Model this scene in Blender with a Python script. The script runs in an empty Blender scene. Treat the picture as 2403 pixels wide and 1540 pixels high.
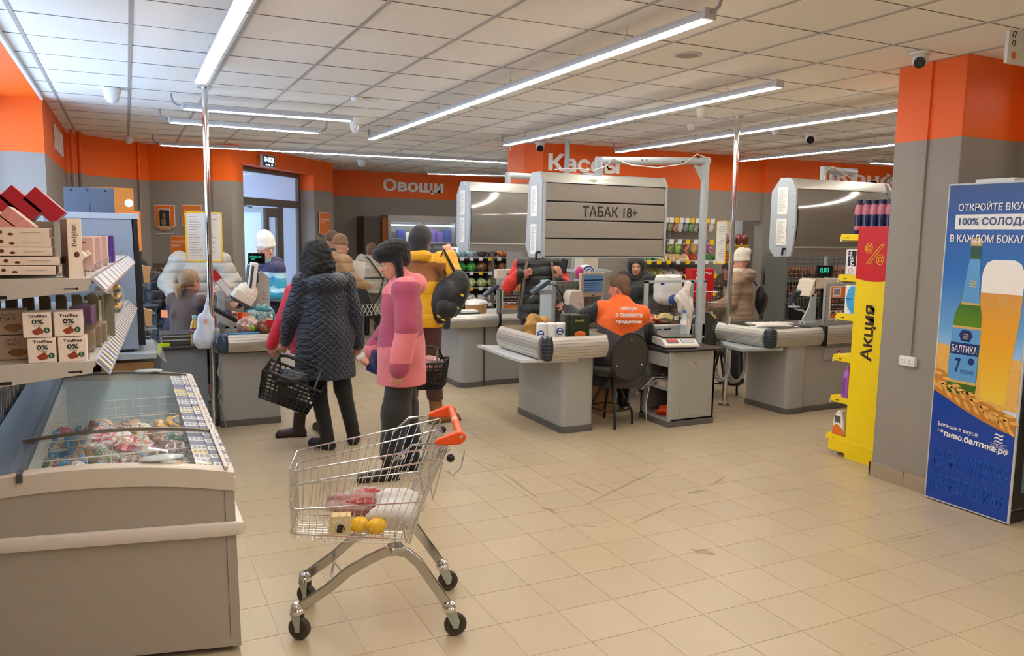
import bpy, math, random
import numpy as np
from mathutils import Vector, Matrix, Euler
sc = bpy.context.scene
COL = sc.collection
rnd = random.Random(7)
PI = math.pi
# ------------------------------------------------------------------ camera
CAMH = 1.744
CEIL = 2.927
def _rot(yaw, pitch, roll):
    f = Vector((math.sin(yaw)*math.cos(pitch), math.cos(yaw)*math.cos(pitch), -math.sin(pitch)))
    r = Vector((math.cos(yaw), -math.sin(yaw), 0))
    d = f.cross(r)
    return r*math.cos(roll)+d*math.sin(roll), -r*math.sin(roll)+d*math.cos(roll), f
_r, _d, _f = _rot(math.radians(25.823), math.radians(6.850), math.radians(-0.9016))
cam = bpy.data.cameras.new('camera')
camo = bpy.data.objects.new('camera', cam)
COL.objects.link(camo)
m = Matrix.Identity(4)
for i in range(3):
    m[i][0] = _r[i]; m[i][1] = -_d[i]; m[i][2] = -_f[i]
m[0][3], m[1][3], m[2][3] = 0, 0, CAMH
camo.matrix_world = m
cam.sensor_width = 36
cam.lens = 1862.78/2403*36
cam.clip_start = 0.05
sc.camera = camo
# ------------------------------------------------------------------ world, daylight, exposure
w = bpy.data.worlds.new('overcast_sky'); sc.world = w; w.use_nodes = True
bg = w.node_tree.nodes['Background']
bg.inputs[0].default_value = (0.47, 0.68, 1.0, 1); bg.inputs[1].default_value = 5.0
def portal(x, y, z, sx, sy, rot):
    l = bpy.data.lights.new('window_portal', 'AREA'); l.shape = 'RECTANGLE'; l.size = sx; l.size_y = sy
    l.cycles.is_portal = True
    o = bpy.data.objects.new('window_portal', l); COL.objects.link(o); o.location = (x, y, z); o.rotation_euler = rot
portal(-1.16, 6.55, 1.60, 2.6, 4.1, (0, -PI/2, 0))
sc.view_settings.view_transform = 'Standard'
sc.view_settings.look = 'None'
sc.view_settings.gamma = 1
sc.view_settings.use_curve_mapping = False
sc.view_settings.exposure = 0.50
LAMP = 30.0
# ------------------------------------------------------------------ helpers
def lin(c):
    c = c/255.0
    return c/12.92 if c <= 0.04045 else ((c+0.055)/1.055)**2.4
def rgb(h):
    if isinstance(h, str):
        return tuple(lin(int(h[i:i+2], 16)) for i in (0, 2, 4))
    return tuple(lin(v) for v in h)
MATS = {}
def mat(name, col, rough=0.5, metal=0.0, var=0.06, scale=30, bump=0.0, bscale=200, emit=0.0, alpha=1.0, coat=0.0, trans=0.0, spec=0.5, sheen=0.0):
    if name in MATS: return MATS[name]
    M_ = bpy.data.materials.new(name); M_.use_nodes = True
    nt = M_.node_tree; b = nt.nodes['Principled BSDF']; c = rgb(col)
    b.inputs['Roughness'].default_value = rough; b.inputs['Metallic'].default_value = metal
    b.inputs['Specular IOR Level'].default_value = spec
    if coat: b.inputs['Coat Weight'].default_value = coat
    if sheen: b.inputs['Sheen Weight'].default_value = sheen
    if trans: b.inputs['Transmission Weight'].default_value = trans; b.inputs['IOR'].default_value = 1.1
    if alpha < 1: b.inputs['Alpha'].default_value = alpha
    if emit:
        b.inputs['Emission Color'].default_value = (*c, 1); b.inputs['Emission Strength'].default_value = emit
    if var and not emit:
        tc = nt.nodes.new('ShaderNodeTexCoord'); n = nt.nodes.new('ShaderNodeTexNoise'); n.inputs['Scale'].default_value = scale
        n.inputs['Detail'].default_value = 3
        mx = nt.nodes.new('ShaderNodeMix'); mx.data_type = 'RGBA'
        mx.inputs[6].default_value = (*[v*(1-var) for v in c], 1); mx.inputs[7].default_value = (*[min(1, v*(1+var)) for v in c], 1)
        nt.links.new(tc.outputs['Object'], n.inputs['Vector']); nt.links.new(n.outputs['Fac'], mx.inputs[0])
        nt.links.new(mx.outputs[2], b.inputs['Base Color'])
    else:
        b.inputs['Base Color'].default_value = (*c, 1)
    if bump:
        tc = nt.nodes.new('ShaderNodeTexCoord'); n = nt.nodes.new('ShaderNodeTexNoise'); n.inputs['Scale'].default_value = bscale
        bp = nt.nodes.new('ShaderNodeBump'); bp.inputs['Strength'].default_value = bump; bp.inputs['Distance'].default_value = 0.004
        nt.links.new(tc.outputs['Object'], n.inputs['Vector']); nt.links.new(n.outputs['Fac'], bp.inputs['Height'])
        nt.links.new(bp.outputs['Normal'], b.inputs['Normal'])
    MATS[name] = M_
    return M_

class MB:
    """collects shapes for one mesh"""
    def __init__(s): s.v = []; s.f = []; s.mi = []; s.cur = 0
    def add(s, vs, fs):
        n = len(s.v); s.v += [tuple(p) for p in vs]
        for f in fs: s.f.append(tuple(n+i for i in f)); s.mi.append(s.cur)
        return s
    def box(s, x0, x1, y0, y1, z0, z1, M=None):
        vs = [Vector((x, y, z)) for z in (z0, z1) for y in (y0, y1) for x in (x0, x1)]
        if M: vs = [M @ p for p in vs]
        return s.add(vs, [(0, 2, 3, 1), (4, 5, 7, 6), (0, 1, 5, 4), (2, 6, 7, 3), (0, 4, 6, 2), (1, 3, 7, 5)])
    def prism(s, poly, z0, z1, ax='z', M=None):
        n = len(poly)
        def P(p, h):
            v = {'z': (p[0], p[1], h), 'x': (h, p[0], p[1]), 'y': (p[0], h, p[1])}[ax]
            return M @ Vector(v) if M else v
        vs = [P(p, z0) for p in poly]+[P(p, z1) for p in poly]
        fs = [tuple(reversed(range(n))), tuple(range(n, 2*n))]+[(i, (i+1) % n, n+(i+1) % n, n+i) for i in range(n)]
        if ax == 'y': fs = [tuple(reversed(f)) for f in fs]
        return s.add(vs, fs)
    def cyl(s, a, b, r0, r1=None, n=12, cap=True):
        r1 = r0 if r1 is None else r1
        a = Vector(a); b = Vector(b); d = (b-a).normalized()
        u = d.orthogonal().normalized(); w_ = d.cross(u)
        vs = []
        for c, r in ((a, r0), (b, r1)):
            for i in range(n):
                t = 2*PI*i/n; vs.append(c+(u*math.cos(t)+w_*math.sin(t))*r)
        fs = [(i, (i+1) % n, n+(i+1) % n, n+i) for i in range(n)]
        if cap: fs += [tuple(reversed(range(n))), tuple(range(n, 2*n))]
        return s.add(vs, fs)
    def tube(s, pts, r, n=8, closed=False):
        pts = [Vector(p) for p in pts]; k = len(pts)
        rr = r if isinstance(r, (list, tuple)) else [r]*k
        vs = []; prev = None
        for i, p in enumerate(pts):
            if closed: d = pts[(i+1) % k]-pts[i-1]
            else: d = pts[min(i+1, k-1)]-pts[max(i-1, 0)]
            d.normalize()
            if prev is None: u = d.orthogonal().normalized()
            else:
                u = prev-d*prev.dot(d)
                u = u.normalized() if u.length > 1e-6 else d.orthogonal().normalized()
            prev = u; w_ = d.cross(u)
            for j in range(n):
                t = 2*PI*j/n; vs.append(p+(u*math.cos(t)+w_*math.sin(t))*rr[i])
        fs = []
        for i in range(k if closed else k-1):
            a = i*n; b = ((i+1) % k)*n
            for j in range(n): fs.append((a+j, a+(j+1) % n, b+(j+1) % n, b+j))
        if not closed: fs += [tuple(reversed(range(n))), tuple(range((k-1)*n, k*n))]
        return s.add(vs, fs)
    def lathe(s, prof, c=(0, 0, 0), n=20, M=None):
        vs = []; k = len(prof)
        for (r, z) in prof:
            for j in range(n):
                t = 2*PI*j/n; p = Vector((r*math.cos(t), r*math.sin(t), z))
                if M: p = M @ p
                vs.append(p+Vector(c))
        fs = []
        for i in range(k-1):
            for j in range(n): fs.append((i*n+j, i*n+(j+1) % n, (i+1)*n+(j+1) % n, (i+1)*n+j))
        fs += [tuple(reversed(range(n))), tuple(range((k-1)*n, k*n))]
        return s.add(vs, fs)
    def ell(s, c, r, nu=12, nv=8, M=None, fn=None):
        vs = []; c = Vector(c)
        for i in range(nv+1):
            ph = -PI/2+PI*i/nv
            for j in range(nu):
                t = 2*PI*j/nu; q = Vector((math.cos(ph)*math.cos(t), math.cos(ph)*math.sin(t), math.sin(ph)))
                if fn: q = q*fn(q)
                p = Vector((q.x*r[0], q.y*r[1], q.z*r[2]))
                if M: p = M @ p
                vs.append(c+p)
        fs = []
        for i in range(nv):
            for j in range(nu): fs.append((i*nu+j, i*nu+(j+1) % nu, (i+1)*nu+(j+1) % nu, (i+1)*nu+j))
        return s.add(vs, fs)
    def quad(s, a, b, c, d): return s.add([a, b, c, d], [(0, 1, 2, 3)])
    def mesh(s, name, mats, smooth=30):
        me = bpy.data.meshes.new(name); me.from_pydata(s.v, [], s.f)
        for m_ in (mats if isinstance(mats, (list, tuple)) else [mats]): me.materials.append(m_)
        if any(s.mi): me.polygons.foreach_set('material_index', s.mi)
        if smooth:
            me.polygons.foreach_set('use_smooth', [True]*len(s.f)); me.set_sharp_from_angle(angle=math.radians(smooth))
        me.validate(); me.update()
        return me
    def build(s, name, mats, parent=None, bevel=0, smooth=30, loc=None, rot=None, kind=None):
        o = bpy.data.objects.new(name, s.mesh(name, mats, smooth)); COL.objects.link(o)
        if parent: o.parent = parent
        if loc: o.location = loc
        if rot: o.rotation_euler = rot
        if bevel:
            b = o.modifiers.new('bevel', 'BEVEL'); b.width = bevel; b.segments = 2; b.limit_method = 'ANGLE'; b.angle_limit = math.radians(40)
            b.harden_normals = False
        if kind: o['kind'] = kind
        return o

def tag(o, label, cat, group=None, kind=None):
    if label: o['label'] = label
    if cat: o['category'] = cat
    if group: o['group'] = group
    if kind: o['kind'] = kind
    return o
def thing(name, label, cat, loc=(0, 0, 0), rotz=0, group=None, parent=None):
    o = bpy.data.objects.new(name, None); COL.objects.link(o); o.location = loc; o.rotation_euler = (0, 0, rotz)
    o.empty_display_size = 0.1
    return tag(o, label, cat, group)
def kids(o): return [c for c in list(o.children)]
def dup(o, loc=None, rot=None, label=None, group=None, parent=None, top=True):
    c = o.copy(); COL.objects.link(c)
    if parent: c.parent = parent
    if loc is not None: c.location = loc
    if rot is not None: c.rotation_euler = rot
    if top:
        if label: c['label'] = label
        if group: c['group'] = group
    for k in kids(o): dup(k, parent=c, top=False)
    return c
def struct(o): o['kind'] = 'structure'; return o
_fontcache = {}
def text(s, u, v, o, width=None, height=None, material=None, parent=None, depth=0.002, bold=0.0, name='lettering', align='c', shear=0):
    """mesh lettering; o = anchor point, u = reading direction, v = up direction (unit vectors)"""
    c = bpy.data.curves.new('t', 'FONT'); c.body = s; c.size = 1; c.offset = bold; c.extrude = 0; c.align_x = 'LEFT'; c.resolution_u = 3; c.shear = shear
    t = bpy.data.objects.new('t', c); COL.objects.link(t)
    me0 = bpy.data.meshes.new_from_object(t)
    bpy.data.objects.remove(t); bpy.data.curves.remove(c)
    n = len(me0.vertices); co = np.empty(n*3); me0.vertices.foreach_get('co', co); co = co.reshape(-1, 3)
    fs = [tuple(p.vertices) for p in me0.polygons]
    bpy.data.meshes.remove(me0)
    x0, x1 = co[:, 0].min(), co[:, 0].max(); y0, y1 = co[:, 1].min(), co[:, 1].max()
    sx = (width/(x1-x0)) if width else None; sy = (height/(y1-y0)) if height else None
    if sx is None: sx = sy
    if sy is None: sy = sx
    ox = {'c': (x0+x1)/2, 'l': x0, 'r': x1}[align]; oy = (y0+y1)/2
    u = Vector(u); v = Vector(v); o = Vector(o); nrm = u.cross(v)
    vs = [o+u*((p[0]-ox)*sx)+v*((p[1]-oy)*sy)+nrm*depth for p in co]
    # side walls from boundary edges
    from collections import Counter
    ec = Counter(); ed = {}
    for f in fs:
        for i in range(len(f)):
            a, b = f[i], f[(i+1) % len(f)]; ec[(min(a, b), max(a, b))] += 1; ed[(min(a, b), max(a, b))] = (a, b)
    if n < 2500 and depth > 0.0012:
        vs += [p-nrm*depth for p in vs[:n]]
        fs2 = [(b, a, a+n, b+n) for k, (a, b) in ed.items() if ec[k] == 1]
    else: fs2 = []
    mb = MB(); mb.add(vs, fs+fs2)
    return mb.build(name, material, parent, smooth=0)
def card(o, u, v, w_, h, th, material, name, parent, bevel=0):
    """thin plate centred on o, face towards u x v"""
    u = Vector(u); v = Vector(v); n = u.cross(v); M_ = Matrix((( u.x, v.x, n.x, o[0]), (u.y, v.y, n.y, o[1]), (u.z, v.z, n.z, o[2]), (0, 0, 0, 1)))
    mb = MB(); mb.box(-w_/2, w_/2, -h/2, h/2, 0, th, M=M_)
    return mb.build(name, material, parent, bevel=bevel, smooth=0)
def frameM(o, u, v):
    u = Vector(u); v = Vector(v); n = u.cross(v)
    return Matrix(((u.x, v.x, n.x, o[0]), (u.y, v.y, n.y, o[1]), (u.z, v.z, n.z, o[2]), (0, 0, 0, 1)))
def viewdir(px):  # horizontal world angle (from +Y, clockwise) of a picture column
    return math.radians(25.8)+math.atan((px-1201.5)/1862.8)
def face_img(px, deg):  # rotz so that local +Y faces: 0 away from the viewer, 90 picture-left, 180 towards, 270 picture-right
    return -viewdir(px)+math.radians(deg)
# ------------------------------------------------------------------ materials of the shell
ORZ = 2.412
def wall_mat():
    M_ = bpy.data.materials.new('wall_paint'); M_.use_nodes = True; nt = M_.node_tree; b = nt.nodes['Principled BSDF']
    g = nt.nodes.new('ShaderNodeNewGeometry'); sx = nt.nodes.new('ShaderNodeSeparateXYZ'); gt = nt.nodes.new('ShaderNodeMath'); gt.operation = 'GREATER_THAN'
    gt.inputs[1].default_value = ORZ
    n = nt.nodes.new('ShaderNodeTexNoise'); n.inputs['Scale'].default_value = 1.3
    mx = nt.nodes.new('ShaderNodeMix'); mx.data_type = 'RGBA'; mx.inputs[6].default_value = (*rgb((150, 143, 133)), 1); mx.inputs[7].default_value = (*rgb((248, 104, 14)), 1)
    hv = nt.nodes.new('ShaderNodeHueSaturation'); mr = nt.nodes.new('ShaderNodeMapRange'); mr.inputs[3].default_value = 0.95; mr.inputs[4].default_value = 1.05
    bp = nt.nodes.new('ShaderNodeBump'); n2 = nt.nodes.new('ShaderNodeTexNoise'); n2.inputs['Scale'].default_value = 120; bp.inputs['Strength'].default_value = .08; bp.inputs['Distance'].default_value = .002
    L = nt.links.new
    L(g.outputs['Position'], sx.inputs[0]); L(sx.outputs[2], gt.inputs[0]); L(gt.outputs[0], mx.inputs[0]); L(g.outputs['Position'], n.inputs['Vector'])
    L(n.outputs['Fac'], mr.inputs[0]); L(mr.outputs[0], hv.inputs['Value']); L(mx.outputs[2], hv.inputs['Color']); L(hv.outputs[0], b.inputs['Base Color'])
    L(g.outputs['Position'], n2.inputs['Vector']); L(n2.outputs['Fac'], bp.inputs['Height']); L(bp.outputs[0], b.inputs['Normal'])
    b.inputs['Roughness'].default_value = .55
    return M_
WALL = wall_mat()
ORANGE = mat('orange_paint', (248, 104, 14), .5)
GREYP = mat('grey_paint', (150, 143, 133), .5)
def tile_mat(name, col, rough, v, mott, speck=None, bump=0.0):
    M_ = bpy.data.materials.new(name); M_.use_nodes = True; nt = M_.node_tree; b = nt.nodes['Principled BSDF']; L = nt.links.new
    oi = nt.nodes.new('ShaderNodeObjectInfo'); g = nt.nodes.new('ShaderNodeNewGeometry'); n = nt.nodes.new('ShaderNodeTexNoise'); n.inputs['Scale'].default_value = mott
    n.inputs['Detail'].default_value = 5
    a = nt.nodes.new('ShaderNodeMath'); a.operation = 'ADD'; mr = nt.nodes.new('ShaderNodeMapRange'); mr.inputs[1].default_value = .3; mr.inputs[2].default_value = 1.6
    mr.inputs[3].default_value = 1-v; mr.inputs[4].default_value = 1+v
    hv = nt.nodes.new('ShaderNodeHueSaturation'); hv.inputs['Color'].default_value = (*rgb(col), 1)
    L(g.outputs['Position'], n.inputs['Vector']); L(oi.outputs['Random'], a.inputs[0]); L(n.outputs['Fac'], a.inputs[1]); L(a.outputs[0], mr.inputs[0]); L(mr.outputs[0], hv.inputs['Value'])
    out = hv.outputs[0]
    if speck:
        n3 = nt.nodes.new('ShaderNodeTexNoise'); n3.inputs['Scale'].default_value = speck; n3.inputs['Detail'].default_value = 1
        m3 = nt.nodes.new('ShaderNodeMapRange'); m3.inputs[1].default_value = .30; m3.inputs[2].default_value = .38; m3.inputs[3].default_value = 0.82; m3.inputs[4].default_value = 1
        mm = nt.nodes.new('ShaderNodeMix'); mm.data_type = 'RGBA'; mm.blend_type = 'MULTIPLY'; mm.inputs[0].default_value = 1
        L(g.outputs['Position'], n3.inputs['Vector']); L(n3.outputs['Fac'], m3.inputs[0]); L(out, mm.inputs[6]); L(m3.outputs[0], mm.inputs[7]); out = mm.outputs[2]
    L(out, b.inputs['Base Color'])
    n4 = nt.nodes.new('ShaderNodeTexNoise'); n4.inputs['Scale'].default_value = 3; m4 = nt.nodes.new('ShaderNodeMapRange'); m4.inputs[3].default_value = rough*.8; m4.inputs[4].default_value = rough*1.25
    L(g.outputs['Position'], n4.inputs['Vector']); L(n4.outputs['Fac'], m4.inputs[0]); L(m4.outputs[0], b.inputs['Roughness'])
    if bump:
        n2 = nt.nodes.new('ShaderNodeTexNoise'); n2.inputs['Scale'].default_value = 90; bp = nt.nodes.new('ShaderNodeBump'); bp.inputs['Strength'].default_value = bump; bp.inputs['Distance'].default_value = .003
        L(g.outputs['Position'], n2.inputs['Vector']); L(n2.outputs['Fac'], bp.inputs['Height']); L(bp.outputs[0], b.inputs['Normal'])
    return M_
FLOORT = tile_mat('porcelain_tile', (190, 172, 142), .30, .055, 2.5)
CEILT = tile_mat('mineral_fibre_tile', (247, 243, 235), .9, .02, 4, speck=140, bump=.15)
GROUT = mat('grout', (206, 192, 168), .8)
TBAR = mat('ceiling_rail_metal', (178, 174, 168), .5)
def vis(x, y, z, mg=0.12):
    p = Vector((x, y, z-CAMH)); d = p.dot(_f)
    if d < .3: return 0
    a = p.dot(_r)/d*1862.8/2403; b = p.dot(_d)/d*1862.8/1540
    if abs(a) > .5+mg or abs(b) > .5+mg: return 0
    return abs(z-CAMH)/d**3
# floor
mb = MB(); mb.box(-1.3, 12.5, -3.5, 17, -.12, -.0025); floor = struct(mb.build('floor', GROUT))
T = .3025; fx0 = .528; fy0 = 3.662
cells = []
for i in range(-8, 42):
    for j in range(-24, 46):
        x = fx0+i*T; y = fy0+j*T
        if x > 12.4 or x < -1.3 or y > 16.6 or y < -3.4: continue
        cells.append((-vis(x+T/2, y+T/2, 0), x, y))
cells.sort()
h = T-.0035
tmb = MB(); tmb.box(0, h, 0, h, -.008, 0); tme = tmb.mesh('floor_tile', FLOORT, 0)
for k, (a, x, y) in enumerate(cells[:300]):
    o = bpy.data.objects.new('floor_tile', tme); COL.objects.link(o); o.parent = floor; o.location = (x, y, rnd.uniform(-.0004, 0.0002))
mb = MB()
for a, x, y in cells[300:]:
    mb.box(x, x+h, y, y+h, -.008, 0)
mb.build('floor_tile', FLOORT, floor, smooth=0, kind='stuff')
# ceiling
mb = MB(); mb.box(-.66, 12.5, -3.5, 16.6, CEIL+.02, CEIL+.15); ceiling = struct(mb.build('ceiling', mat('slab', (60, 60, 60), .9)))
C = .603; cx0 = .065; cy0 = 4.148
cells = []
for i in range(-2, 21):
    for j in range(-13, 21):
        x = cx0+i*C; y = cy0+j*C
        if x < -1.2: continue
        cells.append((-vis(x+C/2, y+C/2, CEIL), x, y))
cells.sort()
tmb = MB(); tmb.box(.011, C-.011, .003, C-.003, 0, .018); tme = tmb.mesh('ceiling_tile', CEILT, 0)
thalf = MB(); thalf.box(-.66-(cx0-2*C)+.004, C-.011, .003, C-.003, 0, .018)
def halftile(x):
    q = MB(); q.box(-.655-x, C-.011, .003, C-.003, 0, .018); return q.mesh('ceiling_tile', CEILT, 0)
hm = {}
big = MB(); cnt = 0
for a, x, y in cells:
    if x+C < -.6: continue
    if cnt < 300:
        me_ = tme
        if x < -.66:
            if x not in hm: hm[x] = halftile(x)
            me_ = hm[x]
        o = bpy.data.objects.new('ceiling_tile', me_); COL.objects.link(o); o.parent = ceiling; o.location = (x, y, CEIL+rnd.uniform(0.0005, .0025)); cnt += 1
    else: big.box(max(x, -.66)+.011, x+C-.011, y+.003, y+C-.003, CEIL+.001, CEIL+.018)
big.build('ceiling_tile', CEILT, ceiling, smooth=0, kind='stuff')
for i in range(-1, 21):
    q = MB(); x = cx0+i*C
    q.box(x-.012, x+.012, -3.5, 16.5, CEIL-.003, CEIL+.003); q.build('ceiling_rail', TBAR, ceiling, smooth=0)
GAP_SHADE = mat('tile_gap_shade_grey', (112, 106, 98), .7)  # dark strips painted as the shade in gaps between butting tiles
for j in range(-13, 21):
    q = MB(); y = cy0+j*C; q.box(-.65, 12.4, y-.003, y+.003, CEIL-.001, CEIL+.004); q.build('tile_gap_shade', GAP_SHADE, ceiling, smooth=0)
# ---- walls
WL = -.66
FR = mat('window_frame_white', (225, 228, 232), .4)
GLASS = mat('clear_glass', (235, 245, 250), .02, alpha=.10, var=0)
# window bay on the left: soffit, end pier, sill wall
mb = MB(); mb.box(-1.25, WL, -3.5, 8.66, CEIL-.03, CEIL+.15); struct(mb.build('trim_1', ORANGE))       # soffit of the window bay
mb = MB(); mb.box(WL-.012, WL+.012, -3.5, 8.66, CEIL-.035, CEIL+.001); struct(mb.build('trim_2', FR))
mb = MB(); mb.box(-1.3, WL, 8.66, 12.0, 0, CEIL+.1); struct(mb.build('wall_left', WALL))
mb = MB(); mb.box(-1.3, -1.12, -3.5, 4.5, 0, CEIL+.1); struct(mb.build('wall_left', WALL))
mb = MB(); mb.box(-1.3, -1.1, 4.5, 8.66, 0, .35).box(-1.3, -1.1, -3.5, 8.66, 2.84, CEIL+.1); struct(mb.build('wall_left', WALL))
win = MB()
for y in (4.54, 6.55, 8.6): win.box(-1.17, -1.10, y-.035, y+.035, .35, 2.84)
win.box(-1.17, -1.10, 4.5, 8.66, .35, .41).box(-1.17, -1.10, 4.5, 8.66, 2.78, 2.84)
wo = struct(win.build('window_1', FR))
for y in (4.54, 6.55): q = MB(); q.box(-1.14, -1.135, y+.03, y+1.99, .41, 2.78); q.build('pane', GLASS, wo)
# far left diagonal corner, door wall
def wallseg(name, pts, th=.2, z0=0, z1=CEIL+.1, m_=None):
    poly = list(pts); n = len(pts); out = []
    for i in range(n):
        a = Vector(pts[max(i-1, 0)]); b = Vector(pts[min(i+1, n-1)]); d = (b-a).normalized(); out.append((pts[i][0]-d.y*th, pts[i][1]+d.x*th))
    q = MB(); q.prism(list(pts)+out[::-1], z0, z1); return struct(q.build(name, m_ or WALL, smooth=0))
A0 = (-.66, 11.82); A1 = (.315, 12.78); A2 = (1.455, 12.12); A3 = (2.92, 13.92); A4 = (3.36, 14.40); A5 = (3.36, 15.9)
wallseg('wall_front_left', [A0, A1, A2])
wallseg('wall_pier', [A3, A4, (3.45, 15.95)], .25)
dd = (Vector(A3)-Vector(A2)); DL = dd.length; dd.normalize(); dn = Vector((-dd.y, dd.x))
a = Vector(A2); b = Vector(A3)
DZ = 2.68
q = MB(); q.prism([tuple(a), tuple(b), tuple(b+dn*.3), tuple(a+dn*.3)], DZ, CEIL+.1); struct(q.build('wall_door_lintel', WALL, smooth=0))
q = MB(); q.prism([tuple(b+dd*.02), tuple(b+dd*.2), tuple(b+dd*.2+dn*.3), tuple(b+dd*.0+dn*.3), tuple(b+dd*.0)], 0, CEIL); struct(q.build('wall_door_reveal', WALL, smooth=0))
q = MB(); q.prism([tuple(a-dd*.15), tuple(a), tuple(a+dn*.3), tuple(a-dd*.15+dn*.3)], 0, CEIL); struct(q.build('wall_door_reveal', WALL, smooth=0))
q = MB(); q.box(3.4, 12.5, 15.9, 16.1, 0, CEIL+.1); struct(q.build('wall_back', WALL))
# register wall: pillar and wall
q = MB(); q.prism([(4.83, 9.68), (5.0, 9.47), (5.35, 9.47), (5.35, 10.2), (4.83, 10.2)], 0, CEIL+.1); struct(q.build('wall_register_pillar', WALL, smooth=0))
NX0, NX1, NZ = 8.02, 8.75, 1.98
q = MB(); q.box(5.3, NX0, 9.38, 9.58, 0, CEIL+.1); struct(q.build('wall_register', WALL))
q = MB(); q.box(NX1, 12.5, 9.33, 9.53, 0, CEIL+.1); struct(q.build('wall_register', WALL))
q = MB(); q.box(NX0, NX1, 9.38, 9.56, NZ, CEIL+.1); struct(q.build('wall_register', WALL))
q = MB(); q.box(12.4, 12.6, -3.5, 16.6, 0, CEIL+.1); struct(q.build('wall_right', WALL))
q = MB(); q.box(-1.3, 12.5, -3.6, -3.5, 0, CEIL+.1); struct(q.build('wall_behind', WALL))
# pillar on the right
q = MB(); q.box(4.90, 5.7, 3.475, 3.98, 0, CEIL+.1); struct(q.build('wall_pillar_right', WALL, bevel=.004))
q = MB(); q.box(5.5, 12.5, 3.3, 3.6, 0, CEIL+.1); struct(q.build('wall_right_side', WALL))
bt = tile_mat('plinth_tile', (168, 150, 128), .4, .05, 3)
base = MB(); base.box(4.888, 4.90, 3.47, 3.99, 0, .02); bo = struct(base.build('baseboard_pillar', GROUT))
for y0, y1 in ((3.465, 3.70), (3.705, 3.992)): q = MB(); q.box(4.886, 4.902, y0, y1, 0, .105); q.build('plinth_tile', bt, bo, bevel=.002)
q = MB(); q.box(4.886, 5.2, 3.98, 3.993, 0, .105); q.build('plinth_tile', bt, bo)
# ---- linear lamps
DIFF = mat('lamp_diffuser', (255, 250, 241), emit=LAMP)
HOUS = mat('lamp_housing', (205, 205, 208), .45)
FLEX = mat('grey_flex_conduit', (150, 150, 150), .6)
WIRE = mat('steel_wire', (150, 150, 150), .4, metal=.8)
LZ = 2.80
def lamp(p0, p1, label, z=LZ, conduit=1, w_=.034, hooks=3):
    a = Vector((p0[0], p0[1], 0)); b = Vector((p1[0], p1[1], 0)); L_ = (b-a).length; ang = math.atan2(b.y-a.y, b.x-a.x)
    t = thing('linear_lamp', label, 'lamp', (a.x, a.y, z), ang, 'linear ceiling lamps')
    q = MB(); q.prism([(-w_, 0), (-w_, .018), (-w_*.45, .045), (w_*.45, .045), (w_, .018), (w_, 0)], 0, L_, ax='x'); q.build('housing', HOUS, t)
    q = MB(); q.box(.01, L_-.01, -w_*.82, w_*.82, -.006, .0); q.build('diffuser', DIFF, t)
    q = MB(); q.box(-.012, .012, -w_-.003, w_+.003, -.004, .05); q.build('end_cap', HOUS, t, bevel=.004)
    q = MB(); q.box(L_-.012, L_+.012, -w_-.003, w_+.003, -.004, .05); q.build('end_cap', HOUS, t, bevel=.004)
    for k in range(hooks):
        x = L_*(.12+.76*k/(max(hooks-1, 1)))
        q = MB(); q.tube([(x, 0, .045), (x+.02, 0, .05), (x, 0, .085), (x-.02, 0, .05), (x, 0, .045)], .0015, 5).tube([(x, 0, .085), (x, 0, CEIL-z)], .0012, 5); q.build('hanger', WIRE, t)
    if conduit:
        for s_ in ([0] if conduit == 1 else [1] if conduit == 2 else [0, 1]):
            x = 0 if s_ == 0 else L_; d = -1 if s_ == 0 else 1
            q = MB(); q.tube([(x, 0, .03), (x+d*.04, 0, .03), (x+d*.07, 0, .045), (x+d*.085, 0, .075), (x+d*.09, 0, CEIL-z)], .009, 7); q.build('conduit', FLEX, t)
    return t
lamp((.53, .40), (.53, 6.41), 'brightest and nearest linear lamp, running off the top edge left of centre', conduit=0, w_=.04)
lamp((2.61, 3.23), (2.61, 9.26), 'long linear lamp crossing the middle of the ceiling, hung from four hooks', conduit=3, hooks=4)
lamp((4.20, 4.40), (4.20, 8.95), 'linear lamp second of the slanting rows, ending above the dome camera by the pillar', conduit=2)
lamp((5.77, 2.9), (5.77, 8.88), 'slanting linear lamp passing behind the thin chrome pole on the right', conduit=2)
lamp((7.86, 4.4), (7.86, 8.90), 'farthest slanting linear lamp over the right hand checkout', conduit=0)
lamp((.49, 7.85), (2.01, 7.82), 'short linear lamp behind the chrome pole, upper of the two short ones', conduit=1, hooks=2)
lamp((.43, 8.93), (1.95, 9.0), 'short linear lamp behind the chrome pole, lower of the two short ones', conduit=3, hooks=2)
lamp((.43, 11.45), (5.52, 11.10), 'long thin linear lamp crossing in front of the exit sign', conduit=1, hooks=4)
lamp((5.04, 14.1), (6.62, 13.6), 'short far linear lamp above the vegetables sign wall', conduit=3, hooks=2)
lamp((9.47, 8.05), (11.4, 8.0), 'small far linear lamp at the right above the sweets sign', conduit=0, hooks=2)
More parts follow.
